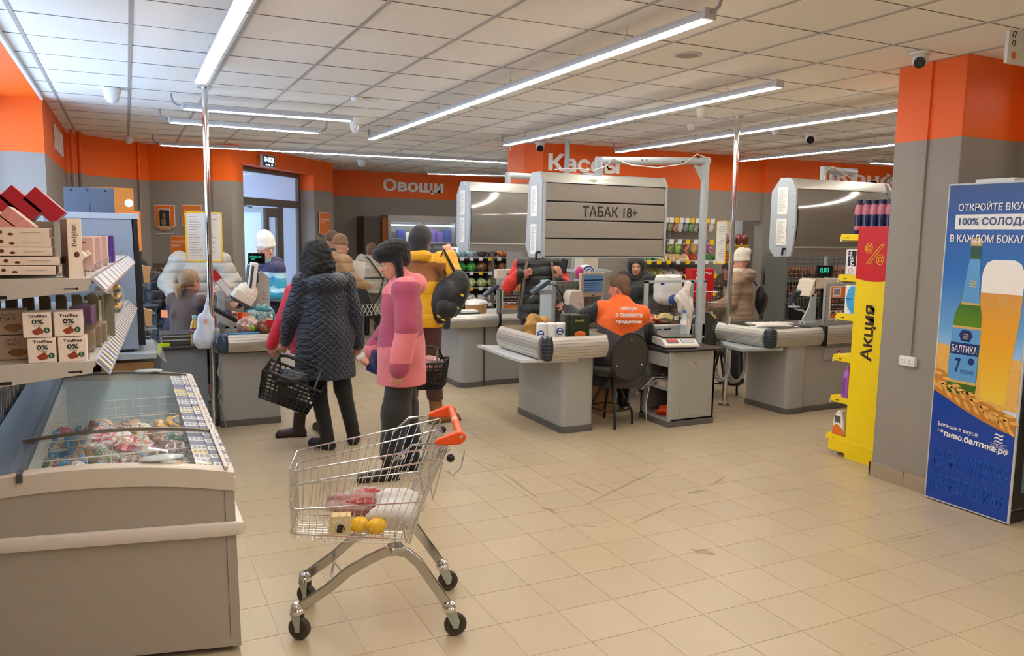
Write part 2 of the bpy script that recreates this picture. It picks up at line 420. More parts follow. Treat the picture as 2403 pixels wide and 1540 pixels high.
# unseen lamps added beyond the frame to light the room and its foreground
lamp((2.61, -2.9), (2.61, 2.6), 'added unseen linear lamp overhead behind the viewpoint', conduit=0)
lamp((8.2, 14.0), (11.5, 14.0), 'unseen linear lamp in the far right part of the hall', conduit=0)
lamp((.53, -3.2), (.53, .1), 'added unseen fill lamp overhead beyond the top edge on the left', conduit=0, w_=.04)  # lamp added as fill for the dark left foreground
lamp((4.2, -2.9), (4.2, 2.0), 'added unseen linear lamp overhead behind the viewpoint to the right', conduit=0)
lamp((9.6, 2.0), (9.6, 2.9), 'added unseen linear lamp on the far side of the right pillar', conduit=0)
def at(px, py, X=None, Y=None, Z=None):
    """world point where the sight line of a picture point meets a real plane of the shop"""
    d = _f*1862.78+_r*(px-1201.5)+_d*(py-770)
    t = X/d.x if X is not None else Y/d.y if Y is not None else (Z-CAMH)/d.z
    return Vector((d.x*t, d.y*t, d.z*t+CAMH))
UX = (1, 0, 0); UZ = (0, 0, 1); UYn = (0, -1, 0)
BOOTH = mat('grey_powder_coat', (166, 166, 162), .42, coat=.1)
BOOTHD = mat('dark_grey_plinth', (98, 97, 92), .5)
ALU = mat('brushed_aluminium', (200, 197, 188), .38, metal=.55)
LGREY = mat('light_grey_metal', (178, 186, 190), .4)
CORN = mat('dark_blue_corner_cap', (38, 46, 56), .25)
BLACKP = mat('black_plastic', (20, 20, 21), .4)
DGREY = mat('dark_grey_plastic', (70, 72, 74), .45)
WHITEP = mat('white_plastic', (232, 230, 224), .4)
CREAM = mat('cream_plastic', (214, 203, 184), .45)
PAPER = mat('paper', (236, 233, 226), .7)
CHROME = mat('chrome', (225, 225, 225), .08, metal=1.0, var=0)
ORP = mat('orange_print', (232, 120, 40), .5)
DKP = mat('dark_print', (52, 46, 44), .5)
GRT = mat('grey_print', (150, 150, 150), .6)
WHT = mat('white_print', (245, 243, 240), .5)
YEL = mat('yellow_plastic', (250, 205, 20), .4)
CARD = mat('cardboard', (176, 132, 84), .7)
STEEL = mat('galvanised_wire', (196, 198, 196), .3, metal=.7)
# ---- wall lettering
O1 = thing('wall_sign', 'big white vegetables lettering on the orange band of the far wall', 'sign', (4.72, 15.9, 2.6))
text('Овощи', UX, UZ, (.655, -.005, .05), width=1.31, height=.30, material=WHT, parent=O1, depth=.02, bold=.035)
O1 = thing('wall_sign', 'big white checkouts lettering on orange wall, partly behind the tobacco cabinet arm', 'sign', (5.03, 9.38, 2.6))
text('Кассы', UX, UZ, (.55, -.005, .075), width=1.10, height=.225, material=WHT, parent=O1, depth=.02, bold=.03)
O1 = thing('wall_sign', 'white sweets lettering on orange band cut off by the right pillar', 'sign', (10.2, 9.33, 2.6))
text('Конфеты', UX, UZ, (1.15, -.005, .075), width=2.3, height=.27, material=WHT, parent=O1, depth=.02, bold=.02)
O1 = thing('wall_sign', 'white lettering seen edge on at the far left wall', 'sign', (-.66, 9.6, 2.6))
text('ХОЛ', (0, 1, 0), UZ, (.006, .7, .07), width=1.15, height=.26, material=WHT, parent=O1, depth=.02, bold=.02)
# trunking and pipes on walls
def post(name, label, cat, x, y, r, z0, z1, m_, group=None, n=16):
    t = thing(name, label, cat, (x, y, z0), 0, group)
    q = MB(); q.cyl((0, 0, 0), (0, 0, z1-z0), r, n=n); q.build('pole', m_, t); return t
post('heating_pipe', 'painted riser pipe in the far left corner, left of two', 'pipe', -.58, 11.45, .022, 0, CEIL, WALL)
post('heating_pipe', 'painted riser pipe in the far left corner, right of two', 'pipe', -.50, 11.62, .030, 0, CEIL, WALL)
p = at(325, 600, Y=12.66)
post('heating_pipe', 'thin painted riser pipe left of the orange notice boards', 'pipe', .19, 12.6, .014, 0, CEIL, WALL)
q = MB(); q.box(4.885, 4.90, 3.715, 3.735, .93, CEIL); q.build('cable_duct', WALL, bpy.data.objects['wall_pillar_right'])
t = thing('wall_socket', 'white double socket low on the grey pillar', 'socket', (4.90, 3.73, .895))
q = MB(); q.box(-.035, 0, -.062, .062, -.034, .034); q.build('socket_box', WHITEP, t, bevel=.005)
for s in (-.03, .03):
    q = MB(); q.cyl((-.042, s, 0), (-.034, s, 0), .022, n=16); q.build('outlet', WHITEP, t)
    q = MB(); q.cyl((-.0428, s, -.008), (-.041, s, -.008), .003, n=8).cyl((-.0428, s, .008), (-.041, s, .008), .003, n=8); q.build('pin_hole', BLACKP, t)
# ---- chrome poles with document frames
def chrome_pole(x, y, label):
    t = thing('chrome_pole', label, 'pole', (x, y, 0))
    q = MB(); q.cyl((0, 0, 0), (0, 0, CEIL), .025, n=20); q.build('tube', CHROME, t)
    q = MB(); q.cyl((0, 0, CEIL-.012), (0, 0, CEIL-.002), .06, n=20); q.build('ceiling_flange', CHROME, t)
    q = MB(); q.cyl((0, 0, 0), (0, 0, .012), .06, n=20); q.build('floor_flange', CHROME, t)
    return t
cp = chrome_pole(.635, 7.345, 'polished chrome pole beside the left checkout, floor to ceiling')
q = MB(); q.cyl((.03, 0, .74), (.03, 0, .98), .012, n=8); q.build('bag_hook', CHROME, cp)
chrome_pole(5.50, 6.30, 'polished chrome pole between the middle and right checkouts')
def doc_frame(o, u, w_, h_, label, lines=16, cols=2):
    t = thing('notice_holder', label, 'frame', o); u = Vector(u); n = u.cross(Vector(UZ)); z = Vector((0, 0, 0))
    M_ = frameM((0, 0, 0), u, UZ)
    q = MB(); b = .011
    q.box(-w_/2, w_/2, -h_/2, -h_/2+b, -.004, .006, M=M_).box(-w_/2, w_/2, h_/2-b, h_/2, -.004, .006, M=M_).box(-w_/2, -w_/2+b, -h_/2, h_/2, -.004, .006, M=M_).box(w_/2-b, w_/2, -h_/2, h_/2, -.004, .006, M=M_)
    q.build('yellow_frame', YEL, t, bevel=.002)
    q = MB(); q.box(-w_/2+b, w_/2-b, -h_/2+b, h_/2-b, -.001, .001, M=M_); q.build('paper_sheet', PAPER, t)
    q = MB()
    for s in (1, -1):
        for i in range(lines):
            y = h_/2-.045-i*(h_-.08)/lines
            for c in range(cols):
                x0 = -w_/2+.03+c*(w_-.05)/cols; L_ = (w_-.09)/cols*(.55+.45*rnd.random())
                q.box(x0, x0+L_, y, y+.004, .0014*s, .0016*s, M=M_)
    q.build('printed_lines', GRT, t, smooth=0); return t
f1 = doc_frame((.60, 7.385, 1.665), (1, 0, 0), .30, .43, 'yellow framed notice sheet clipped to the left chrome pole')
f2 = doc_frame((5.46, 6.42, 1.68), (.42, .907, 0), .34, .44, 'yellow framed notice seen almost edge on at the right chrome pole', cols=1)
# ---- cameras, detectors, speaker on the ceiling
def dome(px, py, r, label, dark=True, drop=.0, ball=1.0):
    p = at(px, py, Z=CEIL); t = thing('security_camera', label, 'camera', (p.x, p.y, CEIL), math.atan2(-p.y, -p.x))
    q = MB(); q.lathe([(r*.98, -.02), (r, -.018), (r, -.003), (r*.9, -.001)][::-1], n=24); q.build('mounting_base', WHITEP, t)
    q = MB(); q.ell((r*.12, 0, -.028-r*.35), (r*.78, r*.78, r*.78), 20, 12); q.build('turret_ball', WHITEP, t)
    d = Vector((.72, 0, -.5)).normalized(); c = Vector((r*.12, 0, -.028-r*.35))
    if dark:
        q = MB(); q.cyl(c+d*r*.52, c+d*r*.80, r*.56, n=20); q.build('lens_window', mat('camera_glass', (18, 18, 20), .08), t)
        q = MB(); q.cyl(c+d*r*.80, c+d*r*.83, r*.2, n=12); q.build('lens', mat('lens_grey', (60, 60, 66), .1), t)
    return t
dome(2160, 122, .062, 'white dome security camera with black lens, nearest, by the right pillar')
dome(1903, 312, .075, 'small white dome camera with black lens in the right part of the ceiling')
dome(1268, 334, .075, 'white dome camera above the orange checkouts wall corner')
def bulb(px, py, r, h_, label, name='security_camera', cat='camera'):
    p = at(px, py, Z=CEIL); t = thing(name, label, cat, (p.x, p.y, CEIL))
    q = MB(); q.lathe([(r, -.002), (r*1.02, -.02), (r*.95, -h_*.25), (r*.9, -h_*.4)], n=20); q.build('mounting_base', WHITEP, t)
    q = MB(); q.ell((0, 0, -h_*.45), (r*.86, r*.86, h_*.55), 18, 10); q.build('dome_shell', WHITEP, t); return t
bulb(262, 207, .075, .13, 'white domed ceiling camera over the freezer, alone on the left')
bulb(832, 275, .06, .17, 'white pear shaped ceiling camera beside the right end of the short upper lamp')
bulb(1207, 345, .07, .16, 'white pear shaped ceiling camera in front of the orange pillar top')
bulb(1648, 252, .055, .11, 'white domed sensor hanging right below the second slanting lamp', 'motion_sensor', 'sensor')
bulb(302, 320, .06, .10, 'small white sensor above the wall riser pipe at left', 'motion_sensor', 'sensor')
bulb(849, 375, .08, .12, 'tiny white sensor on the far ceiling left of the vegetables sign', 'motion_sensor', 'sensor')
bulb(1622, 292, .045, .07, 'tiny round white smoke detector left of the thin right chrome pole', 'smoke_detector', 'detector')
bulb(1820, 308, .045, .05, 'tiny round smoke detector between chrome pole and dome camera on the right', 'smoke_detector', 'detector')
p = at(838, 228, Z=CEIL); t = thing('smoke_detector', 'flat white smoke detector with a small junction box on the ceiling centre left', 'detector', (p.x, p.y, CEIL))
q = MB(); q.lathe([(.05, -.001), (.055, -.012), (.05, -.03), (.03, -.045)], n=20); q.build('detector_head', WHITEP, t)
q = MB(); q.box(.12, .19, -.03, .03, -.025, 0); q.build('junction_box', WHITEP, t, bevel=.004)
q = MB(); q.cyl((.05, 0, -.01), (.12, 0, -.01), .005, n=6); q.build('cable', WHITEP, t)
p = at(1613, 128, Z=CEIL); t = thing('ceiling_speaker', 'round flush ceiling speaker right of the long middle lamp', 'speaker', (p.x, p.y, CEIL))
q = MB(); q.lathe([(.095, 0.002), (.095, -.006), (.075, -.008)], n=32); q.build('rim', mat('speaker_rim', (205, 200, 190), .5), t)
q = MB(); q.lathe([(.074, -.004), (.072, -.0085), (.0, -.0085)], n=32); q.build('grille', mat('speaker_grille', (165, 160, 152), .7, bump=.4, bscale=500), t)
# fall pipe above the register arms
p = at(1411, 332, Z=CEIL); post('drop_pipe', 'grey pipe coming down from the ceiling behind the tobacco cabinet arm', 'pipe', 5.1, 9.0, .032, 2.3, CEIL, LGREY)
# white hanging sign at the upper right corner
t = thing('hanging_sign', 'white hanging board with an orange logo cut off at the top right corner', 'sign', (4.56, 3.0, 2.75))
q = MB(); q.box(-.01, .5, -.01, 0.01, 0, .5); q.build('board', WHITEP, t)
text('п', (1, 0, 0), UZ, (.035, -.011, .16), height=.035, material=DKP, parent=t, shear=.3, name='lettering')
text('П', (1, 0, 0), UZ, (.035, -.011, .11), height=.035, material=DKP, parent=t, shear=.3, name='lettering')
q = MB(); q.cyl((.045, -.013, .045), (.045, -.010, .045), .02, n=20); q.build('logo_disc', ORP, t)
# ---- door in the angled wall
DF = mat('door_frame_bronze', (104, 98, 90), .4, metal=.2)
AW = Vector((A2[0], A2[1], 0)); du = Vector((dd.x, dd.y, 0)); dnn = Vector((dn.x, dn.y, 0))
def dpt(s, z, back=.28): return AW+du*s+dnn*back+Vector((0, 0, z))
MD = frameM(dpt(0, 0), du, UZ)   # local: x along wall, y up, z towards the room
door = MB()
def fr(q, x0, x1, y0, y1, d=.06): return q.box(x0, x1, y0, y1, -d/2, d/2, M=MD)
q = MB(); fr(q, 0, .07, 0, DZ); fr(q, DL-.09, DL, 0, DZ); fr(q, .07, DL-.09, DZ-.07, DZ); fr(q, .07, DL-.09, 2.10, 2.22); fr(q, 1.62, 1.72, 0, 2.10)
door = struct(q.build('door_1', DF, bevel=.004))
def pane(x0, x1, y0, y1, name='pane'):
    q = MB(); q.box(x0, x1, y0, y1, -.006, .006, M=MD); return q.build(name, GLASS, door)
pane(.07, DL-.09, 2.22, DZ-.07); pane(1.72, DL-.09, .1, 2.10)
# open leaf stands half open: second leaf frame
q = MB(); fr(q, 1.18, 1.28, 0.02, 2.08, .05); fr(q, 1.54, 1.61, .02, 2.08, .05); fr(q, 1.28, 1.54, 1.93, 2.08, .05); fr(q, 1.28, 1.54, .02, .30, .05); q.build('door_leaf', DF, door, bevel=.004)
pane(1.28, 1.54, .30, 1.93)
q = MB(); fr(q, .08, 1.16, .03, 2.08, .01); q.build('door_glass', GLASS, door)
q = MB(); q.box(.10, .36, 2.12, 2.18, .03, .07, M=MD); q.tube([MD @ Vector((.3, 2.12, .06)), MD @ Vector((.55, 2.06, .16)), MD @ Vector((.75, 2.08, .04))], .008, 6); q.build('door_closer', DGREY, door)
q = MB(); q.tube([MD @ Vector((1.22, .8, .04)), MD @ Vector((1.22, .82, .08)), MD @ Vector((1.22, 1.3, .08)), MD @ Vector((1.22, 1.32, .04))], .012, 8); q.build('door_handle', STEEL, door)
t = thing('job_poster', 'white job poster with a red circle stuck on the entrance door glass', 'poster', dpt(.36, 1.45, .26))
M_ = frameM((0, 0, 0), du, UZ)
q = MB(); q.box(-.2, .2, -.42, .42, 0, .003, M=M_); q.build('poster_sheet', mat('poster_blue_white', (200, 212, 232), .5), t)
q = MB(); q.prism([(.12*math.cos(a_)*1.4, .02+.12*math.sin(a_)) for a_ in [i*PI/10 for i in range(20)]], .0035, .004, M=M_); q.build('red_circle', mat('red_print', (214, 60, 50), .5), t)
text('Работа', du, UZ, M_ @ Vector((0, .03, .006)), width=.26, material=WHT, parent=t, depth=.001)
q = MB()
for i in range(9): q.box(-.15, .15-.1*rnd.random(), -.12-i*.03, -.11-i*.03, .0035, .004, M=M_)
q.build('printed_lines', DKP, t, smooth=0)
# entrance hall beyond the door: pale inner walls
HALL = mat('vestibule_wall', (176, 180, 196), .6)
for s_ in (0, DL+.3):
    q = MB(); a_ = dpt(s_, 0, .32); b_ = dpt(s_, 0, 2.7); q.prism([(a_.x, a_.y), ((a_+du*.06).x, (a_+du*.06).y), ((b_+du*.06).x, (b_+du*.06).y), (b_.x, b_.y)], 0, 3.1); struct(q.build('wall_vestibule', HALL))
q = MB(); a_ = dpt(0, 0, .3); b_ = dpt(DL+.3, 0, .3); c_ = dpt(DL+.3, 0, 2.7); d_ = dpt(0, 0, 2.7)
q.prism([tuple(v.xy) for v in (a_, b_, c_, d_)], 2.95, 3.1); struct(q.build('ceiling_vestibule', HALL))
q = MB(); q.prism([tuple(v.xy) for v in (a_, b_, c_, d_)], -.1, -.003); struct(q.build('floor_vestibule', mat('vestibule_floor', (120, 120, 124), .5)))
t = thing('vestibule_lamp', 'small tube lamp glowing in the entrance hall seen through the transom', 'lamp', dpt(1.0, 2.86, 1.5))
q = MB(); q.box(-.3, .3, -.03, .03, 0, .05); q.build('housing', HOUS, t); q = MB(); q.box(-.29, .29, -.025, .025, -.006, 0); q.build('tube', DIFF, t)
# inner door of the hall
q = MB(); MI = frameM(dpt(DL+.28, 0, 2.0), -dnn, UZ)
q.box(0, .06, 0, 2.1, 0, .05, M=MI).box(.84, .9, 0, 2.1, 0, .05, M=MI).box(.06, .84, 2.04, 2.1, 0, .05, M=MI).box(.06, .84, 0, .3, 0, .05, M=MI); di = struct(q.build('door_2', mat('inner_door', (150, 155, 170), .4)))
q = MB(); q.box(.06, .84, .3, 2.04, .01, .02, M=MI); q.build('pane', mat('milky_pane', (200, 214, 240), .2), di)
# exit sign
t = thing('exit_sign', 'lit dark blue exit sign above the entrance door', 'exit sign', AW+du*.72+dnn*-.04+Vector((0, 0, 2.69)))
q = MB(); M_ = frameM((0, 0, 0), du, UZ); q.box(-.18, .18, -.02, .16, 0, .05, M=M_); q.build('sign_box', mat('sign_case', (190, 190, 195), .4), t, bevel=.004)
q = MB(); q.box(-.165, .165, -.008, .148, .05, .053, M=M_); q.build('sign_face', mat('exit_blue', (40, 60, 100), .3), t)
text('ВЫХОД', du, UZ, M_ @ Vector((0, .085, .055)), width=.27, height=.085, material=mat('exit_letters', (235, 245, 255), emit=2.0), parent=t, depth=.001, bold=.03)
for k in range(3): q = MB(); q.box(-.1+k*.08, -.06+k*.08, .004, .022, .053, .0545, M=M_); q.build('indicator', MATS['exit_letters'], t)
# ---- orange notice boards on the left diagonal wall
wu = (Vector(A2)-Vector(A1)).normalized(); WU = Vector((wu.x, wu.y, 0)); WN = WU.cross(Vector(UZ))
def on_wall2(px, py, off=.012):
    d = _f*1862.78+_r*(px-1201.5)+_d*(py-770); n = WN; a_ = Vector((A1[0], A1[1], 0))+WN*off
    tt = a_.dot(n)/Vector((d.x, d.y, 0)).dot(n); return Vector((d.x*tt, d.y*tt, d.z*tt+CAMH))
def board(px0, py0, px1, py1, label, txt=(), photo=False, shield=True):
    a_ = on_wall2(px0, py0); b_ = on_wall2(px1, py1); w_ = (b_-a_).dot(WU); h_ = a_.z-b_.z; c = (a_+b_)/2
    t = thing('notice_board', label, 'notice board', c); M_ = frameM((0, 0, 0), WU, UZ)
    def shape(e): return [(-w_/2-e, h_/2+e), (-w_/2-e, -h_/2+.06-e)] + ([(-w_/4, -h_/2+.015-e), (0, -h_/2-e), (w_/4, -h_/2+.015-e)] if shield else [(-w_/2-e, -h_/2-e), (w_/2+e, -h_/2-e)]) + [(w_/2+e, -h_/2+.06-e), (w_/2+e, h_/2+e)]
    q = MB(); q.prism(shape(.008), 0, .008, M=M_); q.build('white_edge', WHITEP, t, smooth=0)
    q = MB(); q.prism(shape(0), .008, .012, M=M_); q.build('orange_face', ORP, t, smooth=0)
    for i, (s, wd) in enumerate(txt): text(s, WU, UZ, M_ @ Vector((-w_/2+.03, h_/2-.07-i*.06, .0135)), width=wd*w_, height=.035, material=WHT, parent=t, depth=.001, align='l')
    if photo:
        q = MB(); q.box(-.085, .085, -.14, .13, .012, .014, M=M_); q.build('photo_border', WHITEP, t)
        q = MB(); q.box(-.075, .075, -.13, .12, .014, .0145, M=M_); q.build('portrait_photo', mat('photo_dark', (52, 44, 40), .4), t)
        q = MB(); q.ell(M_ @ Vector((0, .03, .015)), (.03, .01, .045), 10, 6); q.ell(M_ @ Vector((0, -.07, .015)), (.05, .01, .06), 10, 6); q.build('portrait_figure', mat('photo_skin', (120, 96, 82), .5), t)
        q = MB(); q.box(-.12, .12, -.235, -.225, .012, .014, M=M_).box(-.12, -.115, -.235, -.2, .012, .014, M=M_).box(.115, .12, -.235, -.2, .012, .014, M=M_); q.build('name_holder', WHITEP, t)
    return t
board(363, 482, 411, 540, 'orange shield shaped notice with a dark portrait photo, left of the chrome pole', [('Наш супервайзер', .8)], photo=True)
board(428, 482, 474, 538, 'orange notice partly hidden by the yellow framed sheet', [('Ваш управляющий', .8), ('магазином', .5)])
board(401, 555, 450, 612, 'plain orange notice low behind the cream puffer coat', [('Ежедневный', .7), ('визит', .4)])
# notice on the pier beside the door
t = thing('notice_board', 'single orange notice on the grey pier right of the entrance', 'notice board', (3.13, 14.12, 1.84), 0)
pu = (Vector(A4)-Vector(A3)).normalized(); PU = Vector((pu.x, pu.y, 0)); M_ = frameM(PU.cross(Vector(UZ))*.01, PU, UZ)
w_ = .36; h_ = .4
sh = lambda e: [(-w_/2-e, h_/2+e), (-w_/2-e, -h_/2+.05), (-w_/4, -h_/2+.015-e), (0, -h_/2-e), (w_/4, -h_/2+.015-e), (w_/2+e, -h_/2+.05), (w_/2+e, h_/2+e)]
q = MB(); q.prism(sh(.008), 0, .008, M=M_); q.build('white_edge', WHITEP, t, smooth=0); q = MB(); q.prism(sh(0), .008, .012, M=M_); q.build('orange_face', ORP, t, smooth=0)
text('Вы помните', PU, UZ, M_ @ Vector((-.15, .08, .0135)), width=.28, material=WHT, parent=t, depth=.001, align='l')
text('цены?', PU, UZ, M_ @ Vector((-.15, .03, .0135)), width=.13, material=WHT, parent=t, depth=.001, align='l')
# job stand (orange) at the far left by the blue screen
t = thing('job_stand', 'orange recruitment stand with a poster beside the blue grey screen', 'stand', (.03, 9.0, 0))
q = MB(); q.box(-.34, .045, 0, .03, 1.45, 2.13); q.build('orange_panel', mat('stand_orange', (206, 124, 36), .5), t)
q = MB(); q.box(-.1, .1, -.006, 0, 1.5, 1.9); q.build('poster_sheet', ORP, t)
text('Работа', UX, UZ, (.0, -.008, 1.84), width=.17, material=WHT, parent=t, depth=.001)
q = MB(); q.cyl((.0, -.004, 1.98), (.0, 0, 1.98), .04, n=20); q.build('logo_ring', WHT, t); q = MB(); q.box(-.1, .02, -.009, -.007, 1.6, 1.78); q.build('dark_block', DKP, t)
q = MB(); q.cyl((-.1, .02, 0), (-.1, .02, 1.5), .02); q.cyl((-.1, .02, 0), (-.1, .02, .02), .15); q.build('stand_foot', DGREY, t)
# diamond plate cladding
DPM = mat('diamond_plate_steel', (142, 128, 112), .34, metal=.7)
LOZ = mat('lozenge_bright_steel', (214, 200, 178), .22, metal=.8)
def diamond(o, u, w_, h_, label, s=.07):
    t = thing('diamond_plate', label, 'cladding', o); M_ = frameM((0, 0, 0), u, UZ)
    q = MB(); q.box(0, w_, 0, h_, 0, .004, M=M_); q.build('plate', DPM, t)
    q = MB(); j = 0; y = s/2
    while y < h_-.02:
        i = 0; x = s/2
        while x < w_-.02:
            a_ = PI/4 if (i+j) % 2 else -PI/4; c, sn = math.cos(a_), math.sin(a_); l_, b_ = s*.36, s*.09
            pts = [(x+c*l_, y+sn*l_), (x-sn*b_, y+c*b_), (x-c*l_, y-sn*l_), (x+sn*b_, y-c*b_)]
            vs = [M_ @ Vector((p_[0], p_[1], .004)) for p_ in pts]+[M_ @ Vector((x, y, .008))]
            q.add(vs, [(0, 1, 4), (1, 2, 4), (2, 3, 4), (3, 0, 4)]); x += s; i += 1
        y += s; j += 1
    o_ = q.build('lozenges', LOZ, t, smooth=0, kind='stuff'); return t
diamond(Vector((.33, 12.76, 0))+WN*.004, WU, 1.28, 1.22, 'tread plate cladding behind the cream coat, under the notice boards', s=.085)
diamond((8.79, 9.326, 0), (1, 0, 0), .36, 1.18, 'tread plate cladding right of the wall opening, darker crosshatched half', s=.055)
diamond((9.17, 9.322, 0), (1, 0, 0), .34, 1.16, 'tread plate cladding beside the wire cage, bright lozenges', s=.08)
diamond((7.70, 9.374, 0), (1, 0, 0), .36, 1.18, 'narrow tread plate strip left of the wall opening', s=.08)
# ------------------------------------------------------------------ checkouts
def rounded(x0, x1, y0, y1, r, corners='sw se', n=5):
    """footprint; corners named by sw (x0,y0) se (x1,y0) ne nw"""
    P_ = []
    for nm, cx_, cy_, a0 in (('sw', x0, y0, 180), ('se', x1, y0, 270), ('ne', x1, y1, 0), ('nw', x0, y1, 90)):
        if nm in corners:
            ox = cx_+(r if 'w' in nm else -r); oy = cy_+(r if 's' in nm else -r)
            for k in range(n+1):
                a_ = math.radians(a0+90*k/n); P_.append((ox+r*math.cos(a_), oy+r*math.sin(a_)))
        else: P_.append((cx_, cy_))
    return P_
def pedestal(t, x0, x1, y0, y1, h_, corners='se', r=.05, name='pedestal', ph=.055):
    q = MB(); q.prism(rounded(x0, x1, y0, y1, r, corners), ph, h_); o = q.build(name, BOOTH, t, smooth=35)
    e = .006; q = MB(); q.prism(rounded(x0-e, x1+e, y0-e, y1+e, r, corners), 0, ph+.004)
    q.prism(rounded(x0-e-.003, x1+e+.003, y0-e-.003, y1+e+.003, r, corners), .02, .026); q.build('plinth', BOOTHD, t, smooth=35)
    return o
def rail(t, a, b, z0, z1, out=(0, -1), name='rail', depth=.045):
    """bowed, ribbed aluminium side rail from a to b (xy), bulging towards out"""
    a = Vector((a[0], a[1], 0)); b = Vector((b[0], b[1], 0)); o = Vector((out[0], out[1], 0)); H_ = z1-z0
    prof = [(0.0, z0), (.012, z0)]; nr = 7
    for i in range(nr):
        f0 = (i+.06)/nr; f1 = (i+.94)/nr
        for f in (f0, f1): prof.append((.018+depth*math.sin(PI*(f*.9+.05)), z0+H_*f))
        if i < nr-1: prof.append((.014+depth*math.sin(PI*((i+1)/nr*.9+.05)), z0+H_*(i+1)/nr))
    prof += [(.02, z1), (0, z1)]
    vs = [a+o*d+Vector((0, 0, z)) for d, z in prof]+[b+o*d+Vector((0, 0, z)) for d, z in prof]; n = len(prof)
    q = MB(); q.add(vs, [tuple(range(n)), tuple(reversed(range(n, 2*n)))]+[(i, n+i, n+(i+1) % n, (i+1) % n) for i in range(n)])
    return q.build(name, ALU, t, smooth=20)
def corner_cap(t, x, y, z0, z1, r=.055, m_=None):
    q = MB(); prof = [(r*.55, z0), (r*.8, z0+.01)]+[(r*(.82+.28*math.sin(PI*k/8)), z0+.01+(z1-z0-.02)*k/8) for k in range(9)]+[(r*.6, z1)]
    q.lathe(prof, (x, y, 0), n=20); o = q.build('corner_cap', m_ or CORN, t)
    q = MB()
    for k in range(1, 7): zz = z0+(z1-z0)*k/7; rr = r*(.84+.28*math.sin(PI*k/7)); q.lathe([(rr, zz-.002), (rr+.002, zz), (rr, zz+.002)], (x, y, 0), n=20)
    q.build('cap_groove', DGREY, t); return o
# --- middle checkout (register 1)
mid = thing('checkout_counter', 'middle grey checkout tray heaped with groceries, in front of the seated cashier', 'checkout', (0, 0, 0))
pedestal(mid, 3.365, 3.69, 5.925, 6.78, .69, 'sw se', .05)
rail(mid, (3.20, 5.86), (3.745, 5.86), .675, .868); rail(mid, (3.15, 6.72), (3.15, 5.90), .675, .868, (-1, 0)); rail(mid, (3.745, 6.72), (3.745, 5.86), .675, .868, (1, 0), depth=.01)
corner_cap(mid, 3.178, 5.868, .665, .872)
q = MB(); q.box(3.15, 3.745, 5.86, 6.72, .675, .70); q.build('tray_floor', mat('tray_steel', (190, 188, 180), .35, metal=.5), mid)
q = MB(); q.box(3.15, 3.745, 6.715, 6.735, .675, .868); q.build('tray_end', ALU, mid)
q = MB(); zz = .655; pts = [at(1120, 812, Z=zz), at(1190, 838, Z=zz), at(1222, 848, Z=zz), at(1322, 847, Z=zz)]
q.prism([tuple(p.xy) for p in pts]+[(3.5, 5.9), (3.5, 6.74), (3.18, 6.85)], .64, .668); q.build('side_table', mat('pale_laminate', (214, 218, 222), .25, coat=.3), mid, bevel=.003)
# long conveyor side behind: far body of the same checkout
q = MB(); q.box(3.76, 4.42, 6.85, 6.9, .72, .78); q.build('shelf_edge', CREAM, mid)
conv = thing('checkout_conveyor', 'rear conveyor of the middle checkout with ribbed rail behind the weighing scale', 'checkout', (0, 0, 0))
rail(conv, (4.42, 6.95), (5.55, 6.78), .62, .80, (-.15, -.98)); corner_cap(conv, 5.58, 6.82, .6, .82, .05)
q = MB(); q.prism([(4.42, 6.97), (5.55, 6.80), (5.62, 7.35), (4.5, 7.5)], .60, .765); q.build('conveyor_body', BOOTHD, conv)
q = MB(); q.prism([(4.46, 6.99), (5.5, 6.83), (5.56, 7.3), (4.54, 7.45)], .765, .772); q.build('belt', mat('belt_rubber', (32, 32, 34), .6), conv)
pedestal(conv, 5.1, 5.5, 6.95, 7.3, .6, 'se')
q = MB(); q.box(4.60, 4.9, 7.0, 7.3, 0, .6); q.build('support_leg', BOOTH, conv)
# --- register stand with monitor
rs = thing('register_stand', 'perforated grey register stand with touch monitor and receipt printer', 'register stand', (3.77, 6.9, 0))
q = MB(); q.box(0, .045, 0, .25, .66, 1.272); q.build('side_plate', LGREY, rs, bevel=.004)
q = MB(); q.box(.05, .60, .05, .10, .70, 1.265); q.build('perforated_back', mat('perforated_grey', (128, 128, 126), .45, metal=.3), rs)
q = MB()
for i in range(9):
    for j in range(7):
        x = .09+i*.058; z = .76+j*.072; q.box(x, x+.006, .046, .051, z, z+.03)
q.build('slot_holes', BLACKP, rs, smooth=0, kind='stuff')
q = MB(); q.box(-.02, .62, -.06, .26, .66, .70); q.build('base_shelf', BOOTH, rs, bevel=.004)
q = MB(); q.box(0, .62, -.05, .2, 0, .66); q.build('cabinet_body', BOOTHD, rs)
# monitor
mo = thing('monitor', 'cream framed touch monitor with blue screen at the middle register', 'monitor', (4.20, 6.84, 1.235), math.radians(6))
q = MB(); q.box(-.15, .15, -.015, .03, -.12, .12); q.build('bezel', mat('monitor_cream', (206, 190, 168), .4), mo, bevel=.008)
SCR = mat('screen_blue', (70, 96, 124), .15, emit=.55)
q = MB(); q.box(-.118, .118, -.018, -.014, -.075, .098); q.build('screen', SCR, mo)
q = MB(); q.box(-.118, .118, -.020, -.0175, .044, .054); q.build('screen_bar', mat('screen_dark', (20, 30, 50), .2), mo); 
q = MB()
for k in range(5): q.box(-.11, .10-.02*(k % 3), -.020, -.0178, -.06+k*.018, -.055+k*.018)
q.build('screen_lines', mat('screen_line', (50, 70, 92), .2), mo, smooth=0)
q = MB(); q.cyl((0, .03, 0), (0, .10, -.02), .03, n=12); q.box(-.015, .015, -.019, -.015, -.108, -.098); q.build('mount', DGREY, mo)
